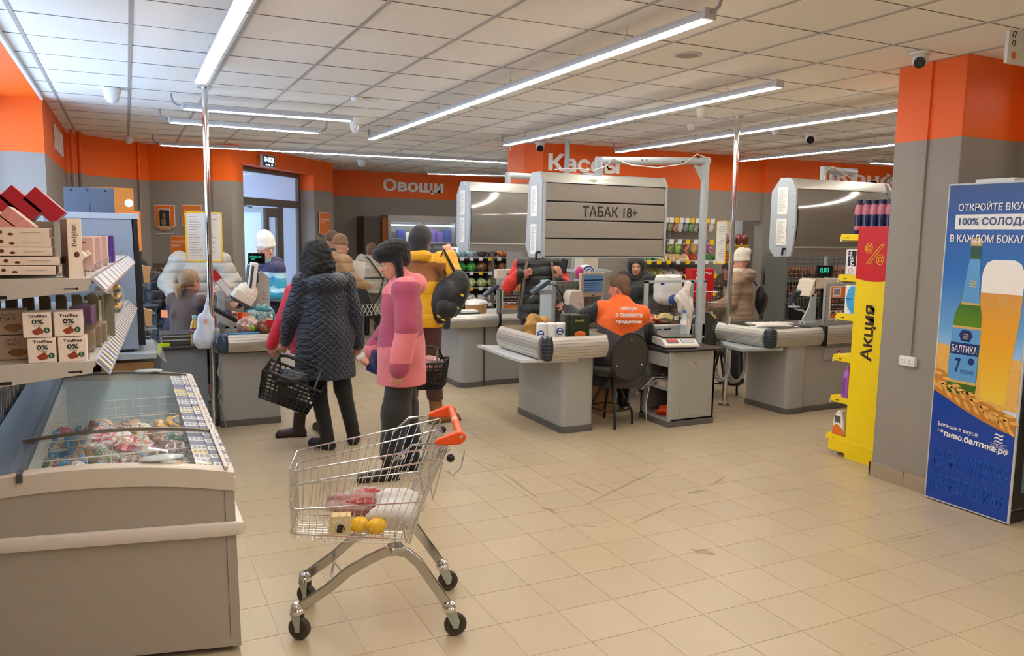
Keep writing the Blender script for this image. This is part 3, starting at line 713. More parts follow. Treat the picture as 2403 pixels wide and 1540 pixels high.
# printer
pr_ = thing('receipt_printer', 'white rounded receipt printer standing beside the monitor, a hand resting on it', 'printer', (3.96, 6.84, 1.0), 0)
q = MB(); q.prism([(-.085, -.13), (-.1, 0), (-.085, .14), (-.055, .19), (.055, .19), (.085, .14), (.1, 0), (.085, -.13)], -.1, .02, ax='y'); q.build('casing', mat('printer_white', (226, 216, 200), .4), pr_, bevel=.012)
q = MB(); q.box(.0, .08, -.104, -.099, .055, .06); q.build('paper_slot', DGREY, pr_); q = MB(); q.box(-.07, .07, -.04, .02, -.30, -.13); q.build('support_bracket', DGREY, pr_)
# scanner on arm
st = thing('card_terminal', 'blue grey card terminal on a bracket left of the register stand', 'card terminal', (3.62, 6.86, 1.22))
M_ = Matrix.Rotation(math.radians(-32), 4, 'Y')
q = MB(); q.box(-.11, .11, -.04, .04, -.012, .022, M=M_); q.build('terminal_body', mat('terminal_blue', (78, 98, 116), .35), st, bevel=.008)
q = MB(); q.box(-.03, .09, -.034, .034, .022, .026, M=M_); q.build('screen', mat('lcd_grey', (130, 150, 160), .2), st)
q = MB(); q.tube([(-.12, -.01, -.10), (.09, -.01, .03), (.10, 0, -.02), (0, 0, -.06), (.15, .02, -.06)], .005, 6); q.build('cradle_wire', STEEL, st); q = MB(); q.box(.0, .15, .0, .03, -.075, -.035); q.build('bracket', LGREY, st)
q = MB(); q.tube([(.1, 0, .03), (.17, -.03, .01), (.22, -.04, -.08), (.26, -.05, -.22), (.30, -.05, -.30)], .006, 6); q.build('cable', BLACKP, st)
# red terminal
rt = thing('card_reader', 'small red card reader with blue tip under the printer', 'card reader', (3.95, 6.72, .90))
q = MB(); q.box(-.06, .06, -.02, .02, -.08, .06); q.build('red_case', mat('red_plastic', (205, 30, 28), .35), rt, bevel=.006)
q = MB(); q.box(-.035, .035, -.024, -.019, -.08, .02); q.build('dark_front', BLACKP, rt); q = MB(); q.box(-.035, .035, -.01, .02, .06, .08); q.build('blue_tip', mat('blue_plastic', (30, 50, 190), .4), rt); text('СБЕР', UX, UZ, (0, -.021, .04), width=.08, material=WHT, parent=rt, depth=.0008)
q = MB(); q.box(-.06, .06, -.02, .03, -.20, -.08); q.build('holder', BLACKP, rt)
# --- cabinet under the scale
cb = thing('drawer_cabinet', 'grey cabinet with locked door, open shelf side and black top under the scale', 'cabinet', (0, 0, 0))
x0, x1, y0, y1 = 4.375, 4.885, 5.745, 6.19
q = MB(); q.prism(rounded(x0, x1, y0, y0+.03, .028, 'sw'), .05, .695); q.box(x1-.02, x1, y0, y1, .05, .695).box(x0, x1, y1-.02, y1, .05, .695).box(x0, x1, y0, y1, .05, .07).box(x0+.01, x1, y0+.02, y1, .33, .35).box(x0, x0+.06, y1-.06, y1, .05, .695)
q.box(x0+.01, x1, y0+.02, y1, .68, .695); q.build('cabinet_body', BOOTH, cb, smooth=35)
q = MB(); q.box(x0+.03, x1-.03, y0+.35, y1-.02, .12, .33); q.build('inner_panel', BOOTHD, cb)
q = MB(); q.box(x0-.004, x0+.3, y0+.035, y1-.06, .55, .675); dr = q.build('drawer', BOOTH, cb, bevel=.004); q = MB(); q.cyl((x0-.012, (y0+y1)/2+.02, .635), (x0-.003, (y0+y1)/2+.02, .635), .01, n=12); q.build('lock', CHROME, dr)
q = MB(); q.box(x0+.12, x1-.07, y0-.004, y0+.01, .09, .61); do_ = q.build('cabinet_door', BOOTH, cb, bevel=.003); q = MB(); q.cyl(((x0+x1)/2+.02, y0-.011, .585), ((x0+x1)/2+.02, y0-.003, .585), .01, n=12); q.build('lock', CHROME, do_)
q = MB(); q.prism(rounded(x0-.006, x1+.004, y0-.006, y1+.004, .03, 'sw'), 0, .055); q.build('plinth', BOOTHD, cb, smooth=35)
q = MB(); q.prism([(x0-.03, y0+.01), (x0+.03, y0-.035), (x1+.06, y0-.035), (x1+.06, y1+.02), (x0-.03, y1+.02)], .695, .715); q.build('top_board', mat('black_worktop', (48, 46, 44), .35), cb, bevel=.004)
CLO = mat('orange_cloth', (226, 74, 14), .8)
q = MB()
def crumple(c, s, seed, nu=20, nv=12, amp=.22):
    r_ = random.Random(seed); ph = [(r_.uniform(2, 6), r_.uniform(2, 6), r_.uniform(2, 6), r_.uniform(0, 6)) for _ in range(5)]
    p2 = [(r_.uniform(-15, 15), r_.uniform(-15, 15), r_.uniform(-15, 15), r_.uniform(0, 6)) for _ in range(4)]
    fn = lambda q_: 1+amp*sum(math.sin(a_*q_.x+b_*q_.y+c_*q_.z+d_) for a_, b_, c_, d_ in ph)/2.2+amp*.16*sum(abs(math.sin(a_*q_.x+b_*q_.y+c_*q_.z+d_)) for a_, b_, c_, d_ in p2)
    return fn
q.ell((4.52, 5.93, .105), (.10, .10, .045), 20, 12, fn=crumple(0, 0, 3)); q.ell((4.56, 5.9, .13), (.07, .06, .035), 16, 10, fn=crumple(0, 0, 4)); tag(q.build('cloth', CLO), 'crumpled bright orange cloth lying at the bottom of the drawer cabinet', 'cloth')
q = MB(); q.box(4.42, 4.60, 5.86, 6.0, .35, .40); tag(q.build('document_box', CREAM), 'small cream carton on the open middle shelf of the cabinet', 'box')
t = thing('cable_tangle', 'tangle of grey and black cables hanging out of the drawer cabinet', 'cable', (4.34, 5.98, .38))
for k in range(6):
    r_ = random.Random(k); q = MB(); q.tube([(.25, -.1+.05*k, .03), (.05, -.05+.04*k, .04), (-.06-.02*k, .0, -.02-.015*k), (-.03, .03, -.08+.01*k), (.05, .05, -.03), (.2, .06, .02+.01*k)], .004, 6); q.build('cable', [FLEX, BLACKP, WHITEP][k % 3], t)
q = MB(); q.tube([(-.02, 0, -.05), (-.05, 0, -.2), (-.04, 0, -.33), (-.02, .02, -.375)], .004, 6); q.build('cable', WHITEP, t)
# scale
sl = thing('weighing_scale', 'white electronic scale with red digits on the black cabinet top', 'scale', (4.555, 5.93, .715), math.radians(-14))
q = MB(); q.prism([(-.17, .012), (-.17, .04), (-.07, .085), (.17, .085), (.17, .012)], -.165, .165, ax='x', M=Matrix.Rotation(math.radians(0), 4, 'Z')); q.build('scale_body', mat('scale_white', (222, 216, 202), .4), sl, bevel=.008)
MM = frameM((0, -.122, .0635), (1, 0, 0), Vector((0, .1, .045)).normalized())
q = MB(); q.box(-.13, -.02, -.028, .034, 0, .002, M=MM); q.build('display_panel', DGREY, sl); q = MB(); q.box(-.115, -.035, -.002, .026, .002, .003, M=MM); q.build('red_digits', mat('led_red', (190, 20, 30), emit=1.2), sl)
q = MB(); q.box(.01, .13, -.028, .034, 0, .002, M=MM); q.build('keypad', mat('keypad_grey', (120, 128, 142), .5), sl)
q = MB()
for i in range(6):
    for j in range(3): q.box(.02+i*.018, .032+i*.018, -.02+j*.018, -.008+j*.018, .002, .0035, M=MM)
q.build('keys', WHITEP, sl, smooth=0)
q = MB(); q.box(-.155, .175, -.075, .165, .098, .108); q.build('weighing_plate', mat('plate_steel', (150, 148, 142), .25, metal=.9), sl, bevel=.004); q = MB(); q.box(-.12, .12, -.05, .13, .085, .098).box(-.15, .15, -.14, .14, 0, .013); q.build('plate_support', DGREY, sl)
q = MB(); q.box(.166, .168, -.09, .04, .035, .07); q.build('rating_label', BLACKP, sl); q = MB(); q.tube([(.17, .0, .03), (.2, -.02, .03), (.23, -.06, .005)], .004, 6); q.build('power_cable', WHITEP, sl)
# post with arm carrying the tobacco cabinet
PSTM = mat('grey_blue_post', (176, 184, 188), .4)
ps = thing('cabinet_post', 'thick grey blue post with a horizontal arm holding the tobacco cabinet', 'post', (5.10, 6.27, 0))
q = MB(); q.cyl((0, 0, 0), (0, 0, 2.50), .038, n=20); q.build('upright_tube', PSTM, ps)
q = MB(); q.cyl((.038, 0, 2.465), (-1.24, .0, 2.405), .035, n=20); q.build('arm', PSTM, ps); q = MB(); q.prism([(-.03, 2.40), (-.15, 2.43), (-.03, 2.25)], -.004, .004, ax='y'); q.build('gusset', PSTM, ps)
q = MB(); q.cyl((-1.215, 0, 2.44), (-1.215, 0, 2.28), .036, n=20); q.build('hanger_tube', PSTM, ps)
q = MB(); q.cyl((0, 0, 0), (0, 0, .02), .09, n=20); q.build('base_flange', PSTM, ps)
q = MB(); q.tube([(-.02, -.045, 2.49), (-.15, -.05, 2.52), (-.3, -.045, 2.42), (-.6, -.045, 2.37), (-.9, -.045, 2.38), (-1.1, -.045, 2.43), (-1.16, -.05, 2.36), (-1.3, -.05, 2.31), (-1.5, -.05, 2.32), (-1.7, -.05, 2.30)], .005, 6); q.build('white_cable', WHITEP, ps)
q = MB()
for x, z in ((-.72, 2.445), (-.77, 2.442), (-.3, 2.45), (-.12, 2.5)): q.cyl((x, -.042, z-.01), (x, -.03, z-.01), .006, n=8)
q.build('bolt', BLACKP, ps)
# --- tobacco cabinets
TOBF = mat('cabinet_side_grey', (172, 180, 186), .4)
SLAT = mat('slat_grey', (158, 154, 146), .42, metal=.25)
CURV = mat('glossy_shutter', (138, 134, 126), .12, metal=.35, coat=.6)
def docs(t, M_, xs, zs, w_, h_):
    for z in zs:
        q = MB(); q.box(xs-w_/2, xs+w_/2, z-h_/2, z+h_/2, .001, .003, M=M_); pp = q.build('price_sheet', PAPER, t)
        q = MB()
        for i in range(26):
            y = z+h_/2-.03-i*(h_-.05)/26; q.box(xs-w_/2+.012, xs-w_/2+.012+(w_-.03)*(.5+.5*rnd.random()), y, y+.003, .003, .0034, M=M_)
        q.build('printed_lines', GRT, pp, smooth=0)
# middle cabinet with slats
tc = thing('tobacco_cabinet', 'middle hanging tobacco cabinet with four flat grey slats and dark lettering', 'cabinet', (3.335, 6.3, 0))
W_, D_, Z0, Z1 = 1.335, .31, 1.525, 2.205
sp = [(0, Z0), (0, Z1+.01), (.05, Z1+.085), (.20, Z1+.085), (.26, Z1), (.31, Z0+.10), (.23, Z0-.003), (0, Z0-.003)]
q = MB(); q.prism([(a_, b_) for a_, b_ in sp], -.012, .012, ax='x'); q.build('side_panel', TOBF, tc, smooth=0)
q = MB(); q.prism([(a_, b_) for a_, b_ in sp], W_-.012, W_+.012, ax='x'); q.build('side_panel', TOBF, tc, smooth=0)
q = MB(); q.box(.012, W_-.012, .05, .055+.15, Z1+.06, Z1+.08).box(.012, W_-.012, .2, .25, Z0+.03, Z1).box(.012, W_-.012, .03, .23, Z0, Z0+.012); q.build('shell', TOBF, tc)
q = MB(); q.prism([(-.02, Z1-.01), (-.012, Z1+.012), (.06, Z1+.082), (.08, Z1+.07), (.03, Z1-.01)], .0, W_-.0, ax='x'); q.build('canopy', ALU, tc)
q = MB(); q.box(.0, .022, -.018, .01, Z0, Z1).box(W_-.022, W_, -.018, .01, Z0, Z1).box(0, W_, -.018, .01, Z1-.012, Z1).box(0, W_, -.018, .01, Z0, Z0+.01); q.build('front_frame', TOBF, tc, bevel=.002)
hs = (Z1-Z0-.022)/4
for k in range(4):
    z = Z0+.01+k*hs; q = MB(); q.box(.024, W_-.024, -.012, .005, z+.006, z+hs-.006); so = q.build('slat', SLAT, tc, bevel=.004)
    if k == 2: text('ТАБАК 18+', UX, UZ, (.70, -.0135, z+hs/2), width=.60, height=.098, material=mat('dark_lettering', (40, 34, 32), .5), parent=so, depth=.001, bold=.014)
q = MB(); q.box(.022, W_-.022, .006, .012, Z0+.01, Z1-.01); q.build('dark_inner', BLACKP, tc)
Ms = frameM((-.013, .155, 0), (0, -1, 0), UZ); docs(tc, Ms, .01, (2.03, 1.69), .12, .27)
q = MB(); q.cyl((-.04, .02, Z0+.05), (-.01, .02, Z0+.05), .012, n=10).cyl((-.045, .02, Z0+.05), (-.05, .02, Z0-.02), .012, n=10); q.build('lock_key', BLACKP, tc)
q = MB(); q.box(.52, .66, .1, .2, Z1+.08, Z1+.10); q.build('mount_plate', PSTM, tc)
# curved cabinets
def curved_cab(x0, y0, W_, D_, Z0, Z1, label, arm=None, group=None):
    t = thing('tobacco_cabinet', label, 'cabinet', (x0, y0, 0))
    H_ = Z1-Z0
    sp = [(0.03, Z0), (0, Z0+.12), (-.02, Z0+H_*.45), (0, Z1-.12), (.06, Z1-.02), (.12, Z1), (D_-.12, Z1), (D_, Z1-.14), (D_, Z0+.08), (D_-.08, Z0-.01)]
    for x in (0, W_): q = MB(); q.prism(sp, x-.012, x+.012, ax='x'); q.build('side_panel', TOBF, t, smooth=0)
    prof = []
    for k in range(15):
        f = k/14; prof.append((.02+.10*(2*f-1)**2*(1 if f > .5 else .35)-.055, Z0+.09+(H_-.20)*f))
    q = MB(); n = len(prof); vs = [(x, a_, b_) for x in (.012, W_-.012) for a_, b_ in prof]; q.add(vs, [(i+1, i, n+i, n+i+1) for i in range(n-1)]); q.build('curved_shutter', CURV, t, smooth=60)
    q = MB(); q.prism([(prof[-1][0]-.008, prof[-1][1]), (prof[-1][0]-.006, prof[-1][1]+.02), (.10, Z1-.005), (.2, Z1-.005), (.2, prof[-1][1])], .012, W_-.012, ax='x'); q.build('canopy', ALU, t)
    q = MB(); q.prism([(prof[0][0]-.012, prof[0][1]-.004), (prof[0][0]-.012, prof[0][1]+.012), (prof[0][0]+.02, prof[0][1]+.012), (prof[0][0]+.02, prof[0][1]-.004)], .012, W_-.012, ax='x'); q.build('handle_bar', ALU, t)
    q = MB(); q.prism([(prof[0][0], prof[0][1]-.004), (.035, Z0), (D_-.08, Z0), (D_-.08, Z0+.02), (.06, Z0+.02), (prof[0][0]+.02, prof[0][1])], .012, W_-.012, ax='x'); q.build('bottom_panel', SLAT, t)
    q = MB(); q.box(.012, W_-.012, D_-.02, D_-.01, Z0, Z1-.12); q.build('back_panel', SLAT, t)
    q = MB()
    for a_, b_ in ((.05, Z1-.05), (.12, Z1-.03), (.2, Z1-.03), (.02, Z1-.2), (.02, Z1-.25), (.02, Z0+.3)): q.cyl((-.016, a_, b_), (-.012, a_, b_), .006, n=8)
    q.build('screw', CHROME, t)
    docs(t, frameM((-.013, D_/2, 0), (0, -1, 0), UZ), .0, (Z1-.24, Z0+.25), D_*.42, .28)
    return t
c2 = curved_cab(3.55, 8.5, 1.15, .37, 1.52, 2.325, 'left hanging tobacco cabinet with a curved glossy shutter, farthest away')
q = MB(); q.cyl((.55, .15, 2.33), (.55, .15, 2.45), .035, n=16).cyl((.53, .15, 2.42), (1.72, .15, 2.42), .035, n=16).cyl((1.70, .15, 0), (1.70, .15, 2.45), .03, n=16); q.build('arm', PSTM, c2)
c3 = curved_cab(6.235, 6.2, 1.42, .34, 1.545, 2.36, 'right hanging tobacco cabinet with curved glossy shutter and two lists on its side')
q = MB(); q.cyl((.52, .15, 2.36), (.52, .15, 2.50), .035, n=16).cyl((.52, .15, 2.47), (1.0, .15, 2.46), .035, n=16).cyl((.98, .15, 2.5), (.98, .15, 2.36), .03, n=16).cyl((.98, .15, 2.47), (.98, .45, 2.47), .03, n=16).cyl((.98, .45, 0), (.98, .45, 2.5), .03, n=16); q.build('arm', PSTM, c3)
q = MB(); q.tube([(.48, .1, 2.34), (.5, .1, 2.45), (.6, .1, 2.5), (.8, .1, 2.42), (.95, .1, 2.37)], .005, 6); q.build('white_cable', WHITEP, c3)
q = MB(); q.cyl((-.05, .1, 1.62), (-.01, .1, 1.62), .012, n=10).cyl((-.05, .1, 1.62), (-.055, .1, 1.55), .012, n=10); q.build('lock_key', BLACKP, c3)
# --- promo board of a checkout
def promo(t, o, u, w_, h_, first):
    M_ = frameM(o, u, UZ); u = Vector(u)
    q = MB(); q.box(0, w_, 0, h_, -.02, 0, M=M_); q.build('board_back', BOOTH, t, bevel=.004)
    q = MB()
    k = 0
    while .03+k*.035 < h_-.03: q.box(.008, .014, .03+k*.035, .048+k*.035, 0, .0008, M=M_); k += 1
    q.build('slot_holes', BLACKP, t, smooth=0)
    X0, X1 = .06, w_-.02; Y0, Y1 = .05, h_-.03
    q = MB(); q.box(X0, X1, Y0, Y1, 0, .003, M=M_); po = q.build('poster_sheet', WHITEP, t)
    def R(n_, x0, x1, y0, y1, m_, d=.0042):
        q = MB(); q.box(X0+(X1-X0)*x0, X0+(X1-X0)*x1, Y0+(Y1-Y0)*y0, Y0+(Y1-Y0)*y1, .003, d, M=M_); return q.build(n_, m_, po, smooth=0)
    def T(s, x, y, w__, h__, m_): text(s, u, UZ, M_ @ Vector((X0+(X1-X0)*x, Y0+(Y1-Y0)*y, .0055)), width=w__*(X1-X0), height=h__*(Y1-Y0), material=m_, parent=po, depth=.0008, align='l')
    R('orange_block', .03, .97, .66, .97, ORP); R('phone_picture', .06, .26, .68, .95, WHITEP, .005); R('phone_screen', .085, .235, .74, .91, GRT, .0055)
    T(first[0], .32, .9, .6, .05, WHT); T(first[1], .40, .82, .45, .05, WHT); T('с помощью карты', .32, .75, .6, .025, WHT)
    R('dark_block', .03, .68, .27, .64, DKP); R('dark_block', .70, .97, .34, .64, DKP)
    T('10%', .05, .55, .15, .09, ORP); T('СКИДКА', .26, .58, .39, .05, WHT); T('пенсионерам', .26, .52, .36, .022, WHT); T('ежедневно', .05, .43, .6, .06, WHT); T('с открытия до 13:00', .06, .32, .58, .035, WHT)
    T('на уровне', .72, .6, .2, .025, WHT)
    for k in range(5): R('card_logo', .06+k*.13, .14+k*.13, .20, .235, [DKP, ORP, DKP][k % 3])
    R('dark_block', .03, .68, .155, .18, DKP); R('orange_block', .03, .68, .04, .15, ORP); T('оплачивай', .2, .09, .4, .035, WHT)
# --- back checkout
bc = thing('checkout_counter', 'farther grey checkout behind the man in the yellow jacket', 'checkout', (0, 0, 0))
pedestal(bc, 3.30, 3.62, 8.15, 9.0, .69, 'sw se', .08); pedestal(bc, 3.63, 4.15, 8.19, 9.0, .69, 'se', .03)
rail(bc, (3.15, 8.1), (3.73, 8.1), .69, .835); rail(bc, (3.755, 8.1), (4.4, 8.1), .69, .825); corner_cap(bc, 3.12, 8.12, .68, .84)
q = MB(); q.box(3.732, 3.752, 8.03, 8.12, .68, .84); q.build('joint_band', BLACKP, bc); q = MB(); q.box(3.12, 4.4, 8.1, 9.0, .69, .80); q.build('counter_top', mat('counter_top_grey', (196, 196, 192), .4), bc)
promo(bc, (3.735, 8.12, .825), UX, .62, .40, ('ОПЛАЧИВАЙ', 'ПОКУПКИ'))
q = MB(); q.box(3.735, 4.35, 8.14, 8.22, 1.225, 1.33); q.build('monitor_back', CREAM, bc, bevel=.008); q = MB(); q.box(3.86, 4.06, 8.133, 8.14, 1.262, 1.285); q.build('vent_slot', DGREY, bc)
t = thing('customer_display', 'black customer display with green digits beside the red sleeved arm', 'display', (4.10, 8.0, 1.40))
q = MB(); q.box(-.09, .12, 0, .03, -.07, .05); q.build('display_case', BLACKP, t, bevel=.004); 
DIG = mat('green_digits', (40, 200, 160), emit=1.0)
q = MB(); q.cyl((0, .03, -.07), (0, .03, -.1), .015, n=8).cyl((0, .05, -.1), (0, .14, -.6), .015, n=8); q.build('stem', BLACKP, t); text('1240', UX, UZ, (-.02, -.002, .0), width=.08, material=DIG, parent=t, depth=.001)
t = thing('card_terminal', 'dark card terminal on a bent arm left of the farther promo board', 'card terminal', (3.63, 8.05, 1.10)); M_ = Matrix.Rotation(math.radians(-35), 4, 'Y')
q = MB(); q.box(-.11, .10, -.04, .04, -.015, .02, M=M_); q.build('terminal_body', mat('terminal_dark', (52, 62, 70), .35), t, bevel=.008); q = MB(); q.box(-.09, -.02, -.03, .03, .02, .024, M=M_); q.build('keypad', mat('keypad_dark', (100, 110, 116), .4), t)
q = MB(); q.tube([(.06, 0, .02), (.12, 0, 0), (.14, .04, -.2), (.13, .06, -.27)], .008, 6); q.build('arm', DGREY, t)
t = thing('receipt_pile', 'low grey box with papers on the farther counter under the backpack', 'box', (3.42, 8.2, .80)); q = MB(); q.box(-.1, .12, -.06, .1, 0, .05); q.build('grey_case', DGREY, t, bevel=.005); q = MB(); q.box(-.08, .1, -.05, .09, .05, .07); q.build('paper_stack', PAPER, t)
t = thing('cardboard_tub', 'round cardboard tub with a pale crumpled lid on the farther counter', 'tub', (3.66, 8.55, .80)); q = MB(); q.lathe([(.12, 0), (.13, .11)], n=24); q.build('tub', CARD, t); q = MB(); q.ell((0, 0, .12), (.14, .13, .04), 20, 10, fn=crumple(0, 0, 8, amp=.1)); q.build('lid', PAPER, t)
# --- right checkout
rc = thing('checkout_counter', 'right grey checkout with empty tray and a white bag, beside the yellow promotion stand', 'checkout', (0, 0, 0))
pedestal(rc, 5.785, 6.03, 5.73, 6.30, .69, 'sw se', .05); pedestal(rc, 6.03, 7.1, 5.76, 6.30, .69, 'se', .02)
rail(rc, (5.60, 5.75), (6.20, 5.75), .68, .855); rail(rc, (6.235, 5.75), (7.1, 5.75), .68, .865); rail(rc, (5.50, 6.42), (5.545, 5.79), .68, .855, (-1, 0)); corner_cap(rc, 5.565, 5.765, .675, .86)
q = MB(); q.box(6.202, 6.232, 5.68, 5.77, .67, .87); q.build('joint_band', BLACKP, rc); q = MB(); q.prism([(5.55, 5.75), (6.22, 5.75), (6.22, 6.45), (5.5, 6.45)], .68, .70); q.build('tray_floor', MATS['tray_steel'], rc)
q = MB(); q.box(5.5, 6.22, 6.44, 6.46, .68, .855).box(6.22, 7.1, 5.75, 6.4, .69, .84); q.build('counter_body', BOOTHD, rc)
corner_cap(rc, 5.50, 6.45, .67, .86, .05)
q = MB(); zz = .66; q.prism([tuple(at(*p_, Z=zz).xy) for p_ in ((1690, 800), (1700, 812), (1740, 822), (1838, 820))]+[(5.75, 5.8), (5.7, 6.2)], .645, .675); q.build('side_table', mat('blue_grey_laminate', (166, 176, 180), .3), rc, bevel=.004)
q = MB(); q.box(6.28, 7.0, 5.745, 5.76, .52, .64); q.build('sorting_panel', BOOTH, rc, bevel=.003); q = MB(); q.cyl((6.47, 5.735, .58), (6.47, 5.745, .58), .028, n=24); sg = q.build('stop_disc', mat('stop_red', (190, 24, 34), .4), rc); q = MB(); q.box(6.452, 6.488, 5.732, 5.736, .572, .588); q.build('white_bar', WHT, sg)
promo(rc, (6.30, 5.80, .87), UX, .66, .42, ('ОПЛАЧИВАЙ', 'ПОКУПКИ'))
mo3 = thing('register_monitor', 'cream backed monitor leaning on a grey bracket at the right checkout', 'monitor', (6.22, 5.9, .87))
q = MB(); q.prism([(-.03, .28), (.02, .44), (.06, .46), (.03, .27)], 0, .2, ax='y'); q.box(.03, .42, .0, .05, .36, .46); q.build('monitor_shell', CREAM, mo3, bevel=.005)
q = MB(); q.prism([(-.10, 0), (.07, 0), (.07, .30), (-.0, .30), (-.02, .18), (-.1, .06)], .0, .02, ax='y'); q.box(-.10, .06, -.02, .06, 0, .03); q.build('grey_bracket', LGREY, mo3, bevel=.003)
t = thing('card_terminal', 'black keypad card terminal with red and green keys at the right checkout', 'card terminal', (6.03, 5.95, 1.14)); M_ = Matrix.Rotation(math.radians(-55), 4, 'X')
q = MB(); q.box(-.04, .04, -.09, .09, -.02, .02, M=M_); q.build('terminal_body', mat('terminal_dark', (52, 62, 70), .35), t, bevel=.008)
q = MB()
for i in range(3):
    for j in range(4): q.box(-.028+i*.02, -.014+i*.02, -.07+j*.018, -.058+j*.018, .02, .024, M=M_)
q.build('keypad', mat('keys_pale', (190, 190, 185), .4), t, smooth=0); q = MB(); q.box(-.028, -.014, -.084, -.076, .02, .025, M=M_); q.build('red_key', MATS['red_plastic'], t); q = MB(); q.box(.012, .026, -.084, -.076, .02, .025, M=M_); q.build('green_key', mat('green_key', (40, 170, 120), .4), t)
q = MB(); q.box(-.028, .028, .03, .075, .02, .023, M=M_); q.build('screen', mat('lcd_dark', (40, 48, 50), .15), t); q = MB(); q.tube([(0, .02, -.04), (.05, .02, -.12), (.14, 0, -.14), (.2, 0, -.2)], .01, 6).box(-.05, .05, -.04, .02, -.1, -.085); q.build('arm', LGREY, t)
t = thing('customer_display', 'black customer display with teal digits above the right register', 'display', (6.48, 6.0, 1.40)); q = MB(); q.box(-.10, .12, 0, .03, -.06, .06); q.build('display_case', BLACKP, t, bevel=.004); q = MB(); q.cyl((0, .015, -.06), (0, .015, -.5), .015, n=8); q.build('stem', BLACKP, t); text('0.00', UX, UZ, (.0, -.002, .01), width=.12, material=DIG, parent=t, depth=.001)
# white bag lying in the tray
def bagmesh(c, r, seed, amp=.3, nu=36, nv=22, M=None):
    q = MB(); q.ell(c, r, nu, nv, fn=crumple(0, 0, seed, amp=amp), M=M); return q
PLAS = mat('white_plastic_bag', (226, 222, 214), .35, bump=.5, bscale=12)
tag(bagmesh((5.85, 6.05, .835), (.22, .2, .045), 21).build('plastic_bag', PLAS, smooth=60), 'flat white plastic bag crumpled in the right checkout tray', 'bag')
# --- left checkout
lc = thing('checkout_counter', 'left grey checkout with bagged bread on it beside the chrome pole', 'checkout', (0, 0, 0))
pedestal(lc, .685, 1.19, 7.25, 8.2, .66, 'sw', .03)
rail(lc, (.75, 7.2), (1.205, 7.2), .675, .825); q = MB(); q.box(1.205, 1.225, 7.12, 7.25, .68, .83); q.build('end_band', BLACKP, lc); q = MB(); q.box(.70, 1.21, 7.2, 8.2, .66, .80); q.build('counter_body', BOOTHD, lc)
corner_cap(lc, .715, 7.22, .67, .835, .06, mat('smoky_blue_cap', (60, 84, 104), .15))
q = MB(); q.box(.74, 1.02, 7.22, 7.26, .80, .835); q.build('blue_divider', mat('divider_blue', (40, 140, 190), .4), lc, bevel=.003)
q = MB(); q.box(.68, 1.0, 7.9, 8.3, .82, .86).box(.66, .7, 7.3, 8.2, .66, .86); q.build('steel_platform', MATS['tray_steel'], lc)
bk = thing('cashier_desk', 'grey desk with black top where the pony tailed cashier sits, left of the chrome pole', 'desk', (0, 0, 0))
q = MB(); q.box(.12, .60, 7.42, 7.95, 0, .69); q.build('desk_body', mat('desk_grey_blue', (128, 136, 146), .45), bk, bevel=.004); q = MB(); q.box(.08, .615, 7.38, 8.0, .69, .715); q.build('black_top', MATS['black_worktop'], bk, bevel=.004)
t = thing('cash_drawer', 'grey metal cash drawer behind the oil bottle', 'cash drawer', (.37, 7.6, .715)); q = MB(); q.box(-.14, .15, -.1, .2, 0, .10); q.build('drawer_case', DGREY, t, bevel=.004); q = MB(); q.box(-.14, .15, -.108, -.098, .075, .085).box(-.14, .15, -.108, -.098, .04, .05).box(-.14, -.13, -.108, -.098, .0, .085); q.build('steel_trim', STEEL, t)
# left register: stand with printer, monitor seen from the side, display
rl = thing('register_stand', 'grey register bracket of the left checkout carrying a tilted screen', 'register stand', (1.08, 7.6, .80)); q = MB(); q.prism([(-.12, 0), (.09, 0), (.09, .50), (.02, .56), (-.04, .50)], -.02, .02, ax='y'); q.build('bracket_plate', BOOTH, rl, bevel=.004)
q = MB()
for k in range(6): q.cyl((.03+.025*(k % 2), -.024, .3+.03*(k//2)), (.03+.025*(k % 2), -.019, .3+.03*(k//2)), .006, n=8)
q.build('bolt', CHROME, rl)
q = MB(); q.box(-.035, .035, -.12, .1, -.14, .14, M=Matrix.Translation((-.07, 0, .5)) @ Matrix.Rotation(math.radians(8), 4, 'Y')); q.build('screen_shell', WHITEP, rl, bevel=.01); q = MB(); q.box(-.04, -.035, -.1, .06, -.11, .11, M=Matrix.Translation((-.07, 0, .5)) @ Matrix.Rotation(math.radians(8), 4, 'Y')); q.box(-.02, .0, -.124, -.12, -.11, .11, M=Matrix.Translation((-.07, 0, .5)) @ Matrix.Rotation(math.radians(8), 4, 'Y')); q.build('dark_glass', DGREY, rl)
t = thing('receipt_printer', 'tilted white receipt printer at the left register', 'printer', (.96, 7.55, 1.16)); M_ = Matrix.Rotation(math.radians(32), 4, 'Y')
q = MB(); q.ell((0, 0, 0), (.10, .09, .10), 20, 12, M=M_).box(-.10, .09, -.09, .09, -.09, .0, M=M_); q.build('casing', MATS['printer_white'], t, bevel=.01); q = MB(); q.box(-.11, .14, -.08, .08, -.115, -.09, M=M_); q.box(-.02, .02, -.02, .02, -.35, -.1); q.build('base_plate', DGREY, t)
t = thing('customer_display', 'black customer display with green digits in front of the woman in the white hat', 'display', (1.055, 7.55, 1.475)); q = MB(); q.box(-.075, .075, -.015, .02, -.05, .05); q.build('display_case', BLACKP, t, bevel=.004); q = MB(); q.box(-.066, .066, -.018, -.014, -.042, .042); q.build('glass', mat('display_glass', (8, 10, 10), .05), t)
text('ИТОГО 1250', UX, UZ, (-.01, -.0195, .015), width=.10, height=.014, material=DIG, parent=t, depth=.0006); text('руб', UX, UZ, (-.03, -.0195, -.005), width=.03, material=DIG, parent=t, depth=.0006); q = MB(); q.cyl((0, .01, -.05), (0, .01, -.22), .014, n=8); q.build('stem', BLACKP, t)
